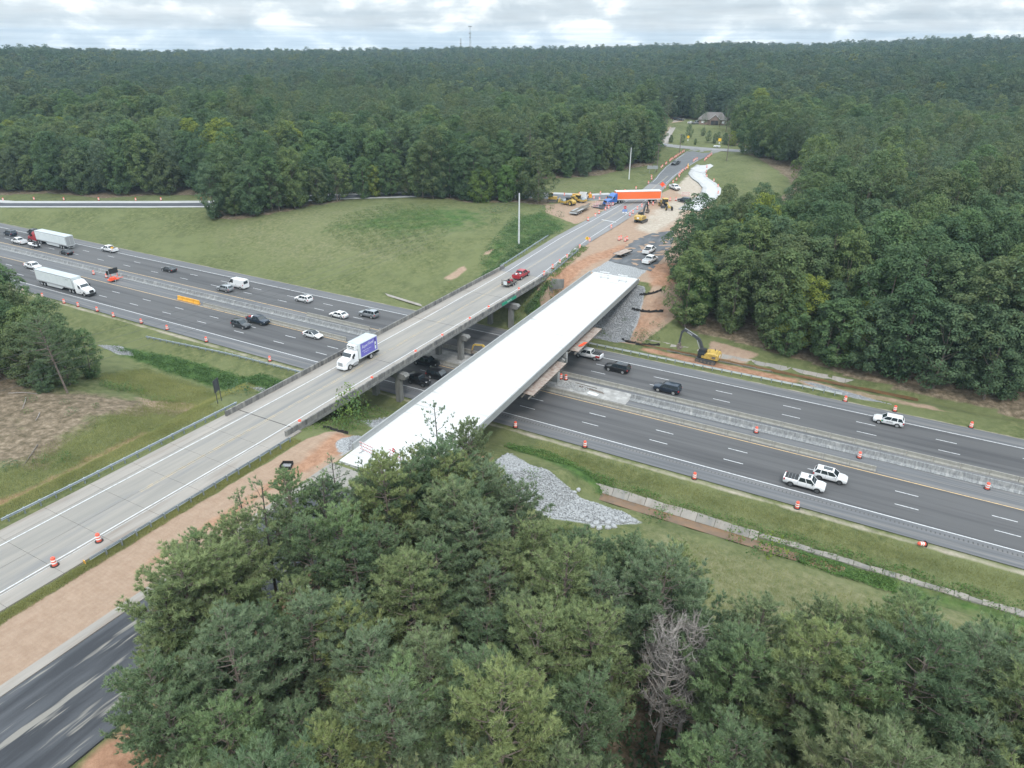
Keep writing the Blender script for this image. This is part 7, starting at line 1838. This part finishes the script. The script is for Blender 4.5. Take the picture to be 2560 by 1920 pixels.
scatter_leaves('slope_weeds', [[(-93,152),(-91.5,198),(-107,212),(-112,200),(-105,180),(-100,160)],[(-93,150),(-90.5,150),(-92,190),(-96,190)],[(-72,138),(-68,150),(-74,150),(-75,140)]], 24000, .26, .7, 'broad_leaves', 'tall weeds on the banks beside the old road', 13)
scatter_leaves('roadside_weeds', [[(-75.5,152),(-73.0,152),(-76.2,180),(-79.6,180)]], 3500, .24, .6, 'bright_leaves', 'ragged weeds along the right edge of the road north of the old overpass', 16)
scatter_leaves('bridge_weeds', [[(-88,88),(-72,87),(-70,79),(-66,72),(-72,66),(-89,80)],[(-66,90),(-56,89),(-56,85),(-70,86)]], 9000, .24, .5, 'bright_leaves', 'weeds growing beneath the old overpass', 14)
scatter_leaves('field_weeds', [[tuple(at(*q))[:2] for q in ((800,575),(880,530),(980,505),(1080,515),(1130,560),(1110,620),(1010,650),(890,630))]], 26000, .20, .45, 'broad_leaves', 'darker patch of tall weeds in the grass field', 15)
def blades_field(name, polys, n, ln, w, mt, label, seed):
    r = np.random.default_rng(seed); U = []; Vv = []; per = n//len(polys)
    for poly in polys:
        b = np.array(poly); c = 0
        while c < per:
            u = r.uniform(b[:,0].min(), b[:,0].max(), per); v = r.uniform(b[:,1].min(), b[:,1].max(), per); k = poly_sd(u, v, poly) > r.uniform(0,1,per)*3.5-.6; U.append(u[k]); Vv.append(v[k]); c += max(1, int(k.sum()), per//4)
    U = np.concatenate(U); Vv = np.concatenate(Vv); m_ = len(U)
    D_ = unit(r.normal(size=(m_,3))*.45+np.array([0,0,1.])); V, F = blades(np.stack([U, Vv, height(U, Vv)-.02], 1), D_, r.uniform(.5,1.2,m_)*ln, r.uniform(.6,1.2,m_)*w, r)
    o = bpy.data.objects.new(name, raw_mesh(name, V, F, [mt])); COL.objects.link(o); return tag(o, label, kind='stuff')
leaf_mat('grass_blades', (.160,.185,.080), (.270,.285,.140), (1.,1.,1.), .12, .3)
blades_field('verge_grass', [[(-93,16),(-87.6,16),(-87.6,66),(-93,66)],[(-72.2,12),(-70.9,12),(-70.6,64),(-72.2,64)],[(-46,86),(40,87),(40,92),(-46,92)],[(-20,79),(38,80),(38,62),(10,60),(-3,55),(-12,58)],[(-130,68),(-93,66),(-93,80),(-130,80)],[(-93,16),(-93,66),(-110,72),(-100,30)]], 210000, .42, .035, 'grass_blades', 'tall rough grass on the verges and meadows near the camera', 21)

scatter_leaves('undergrowth', [[(-46,20),(-46,60),(-20,57),(0,55),(30,60),(30,40),(-10,20)]], 30000, .42, 2.2, 'broad_leaves', 'dark undergrowth beneath the foreground pines', 31)
# dead grey pine skeletons in the foreground
def dead_tree(u, v, H, R, seed, label, nbr=54):
    r = np.random.default_rng(seed); z = hz(u, v); t = thing('dead_tree', label, 'tree', (u,v,z-.1), 0)
    tr = MB(); limb_mb(tr, [(0,0,0),(.1,.05,H*.4),(.0,.1,H*.75),(.05,.1,H)], .22, .03, 7); tr.build('trunk', 'dead_wood', t)
    br = MB()
    for i in range(nbr):
        f = .28+.70*i/nbr; a = r.uniform(0, 6.28); L = R*(1.15-f)**.6*r.uniform(.7,1.2); d = np.array([math.cos(a), math.sin(a), 0]); p0 = np.array([0,.05,H*f]); pts = []
        for k in range(6):
            s = k/5; pts.append(p0+d*L*(s-.25*s*s)+np.array([0,0,L*(.15*s+.75*s*s)])+r.normal(size=3)*.05*k/3)
        limb_mb(br, pts, .065, .018, 4)
        for q in range(9):
            s = r.uniform(.2,1); k = min(int(s*5), 4); bp = pts[k]+(pts[k+1]-pts[k])*(s*5-k); e = bp+unit(d*.4+r.normal(size=3)*.6+np.array([0,0,.8]))*r.uniform(.4,1.1); m2 = (bp+e)/2+r.normal(size=3)*.08
            br.tube([bp, m2, e], [.020,.015,.009], 3, caps=False)
            if r.uniform() < .5:
                e2 = m2+unit(r.normal(size=3)+np.array([0,0,.9]))*.5; br.tube([m2, e2], [.012,.007], 3, caps=False)
    br.build('branches', 'dead_wood', t)
dead_tree(-9.6, 43.5, 14.8, 4.0, 3, 'large bare grey dead pine among the living pines', 84)
dead_tree(-8.3, 45.6, 14.2, 3.2, 13, 'second bare dead stem growing right behind the large dead pine', 60)
dead_tree(-11.5, 47.5, 13.5, 2.2, 5, 'thin bare dead trunk just behind the large dead pine', 34)
dead_tree(-15.6, 47.5, 13.6, 1.9, 9, 'smaller bare dead pine left of the large one', 34)
# leaning pine with bare trunk at left, sparse pines before the white deck
z = hz(-120,59); cr_, tb_ = pine_proto(91, H=15, R=4.4, cs=.42, nbr=44, tw=12, kb=15); LP = (cr_, finish_trunk(tb_, 'pine_trunk', 'bark'))
t = make_tree('pine', LP, 'pine_tree', -120, 59, z-.1, 1.0, .95, 'pine with a long pale leaning trunk at the left edge of the dirt mound', None)
t.rotation_euler = (.03,-.10,1.0)
for k_, (u, v, sc_) in enumerate(((-124.5,62,.70),(-127,57.5,.78),(-130.5,64,.8),(-128,68,.62),(-123,57,.42))):
    make_tree('broad', BROAD[k_], 'broadleaf_tree', u, v, hz(u,v)-.2, k_*1.7, sc_, 'dark leafy tree beside the leaning pine at the left edge', 'leafy trees beside the leaning pine')
for k_, (u, v, sc_) in enumerate(((-49.7,31,.9),(-49.8,37,.9),(-49.9,43,.8),(-49.7,49,.7),(-49.5,55,.55))):
    make_tree('pine', (PINES[k_], SPARSE[0])[k_ % 2], 'pine_tree', u, v, hz(u,v)-.1, k_*2., sc_, '%s pine from the bottom along the right edge of the black road base' % ORD[k_], 'pines along the black road base')
make_tree('pine', SPARSE[0], 'pine_tree', -43.6, 60.5, hz(-43.6,60.5)-.1, .5, (.9,.9,1.0), 'sparse dark pine standing out against the white deck', None)
make_tree('pine', PINES[5], 'pine_tree', -40.0, 61.5, hz(-40,61.5)-.1, 2.5, (.75,.75,1.02), 'tall full pine right of the sparse pine before the white deck', None)
for (u, v, s) in ((-46.3,50,.8),(-45.5,55.5,.75),(-46.6,44,.9)):
    make_tree('pine', SPARSE[1], 'pine_tree', u, v, hz(u,v)-.1, random.uniform(0,6), s*.9, 'thin sparse pine on the edge of the black road base', 'sparse pines by the black road base')
# bare trunks showing in the forest edge
for i, (px, py, yt, lean) in enumerate(((1563,415,352,0),(1560,418,355,.02),(2245,940,850,.04),(2162,925,870,.03),(2255,938,870,.06))):
    P = at(px, py); zt = ztop(P.x, P.y, yt); t = MB(); h = zt-P.z
    limb_mb(t, [(0,0,-.2),(lean*h*.5,0,h*.5),(lean*h,0,h)], .20, .09, 6); o = t.build('bare_trunk', 'bark'); o.location = P
    tag(o, 'pale bare trunk standing at the forest edge', 'tree trunk', 'bare trunks at the forest edge')
# fallen grey branches on the mound
for i, (px, py, a, L) in enumerate(((58,985,.5,5),(62,1010,-.6,4.5),(95,1045,-.7,3),(100,965,.2,4),(78,1140,-.8,6))):
    P = at(px, py); b = MB(); b.tube([(-L/2,0,.1),(0,.1,.25),(L/2,-.1,.12)], [.09,.07,.04], 5); o = b.build('fallen_branch', 'dead_wood' if i < 4 else 'wood_post'); o.location = P; o.rotation_euler = (0,0,a)
    tag(o, 'grey fallen branch lying on the bare mound at left', 'branch', 'fallen branches on the mound')
# ------------------------------------------------------------------ air
hzb = MB(); hzb.box(-3700,3900,-1000,3800,-75,82)
M = bpy.data.materials.new('haze_air'); M.use_nodes = True; T = M.node_tree; T.nodes.clear()
o_ = T.nodes.new('ShaderNodeOutputMaterial'); pv = T.nodes.new('ShaderNodeVolumePrincipled')
pv.inputs['Color'].default_value = (.60,.80,1,1); pv.inputs['Density'].default_value = .000115; pv.inputs['Anisotropy'].default_value = .1
T.links.new(pv.outputs[0], o_.inputs['Volume']); MATS['haze_air'] = M
tag(hzb.build('haze', 'haze_air'), 'thin blue grey haze in the air', kind='stuff')
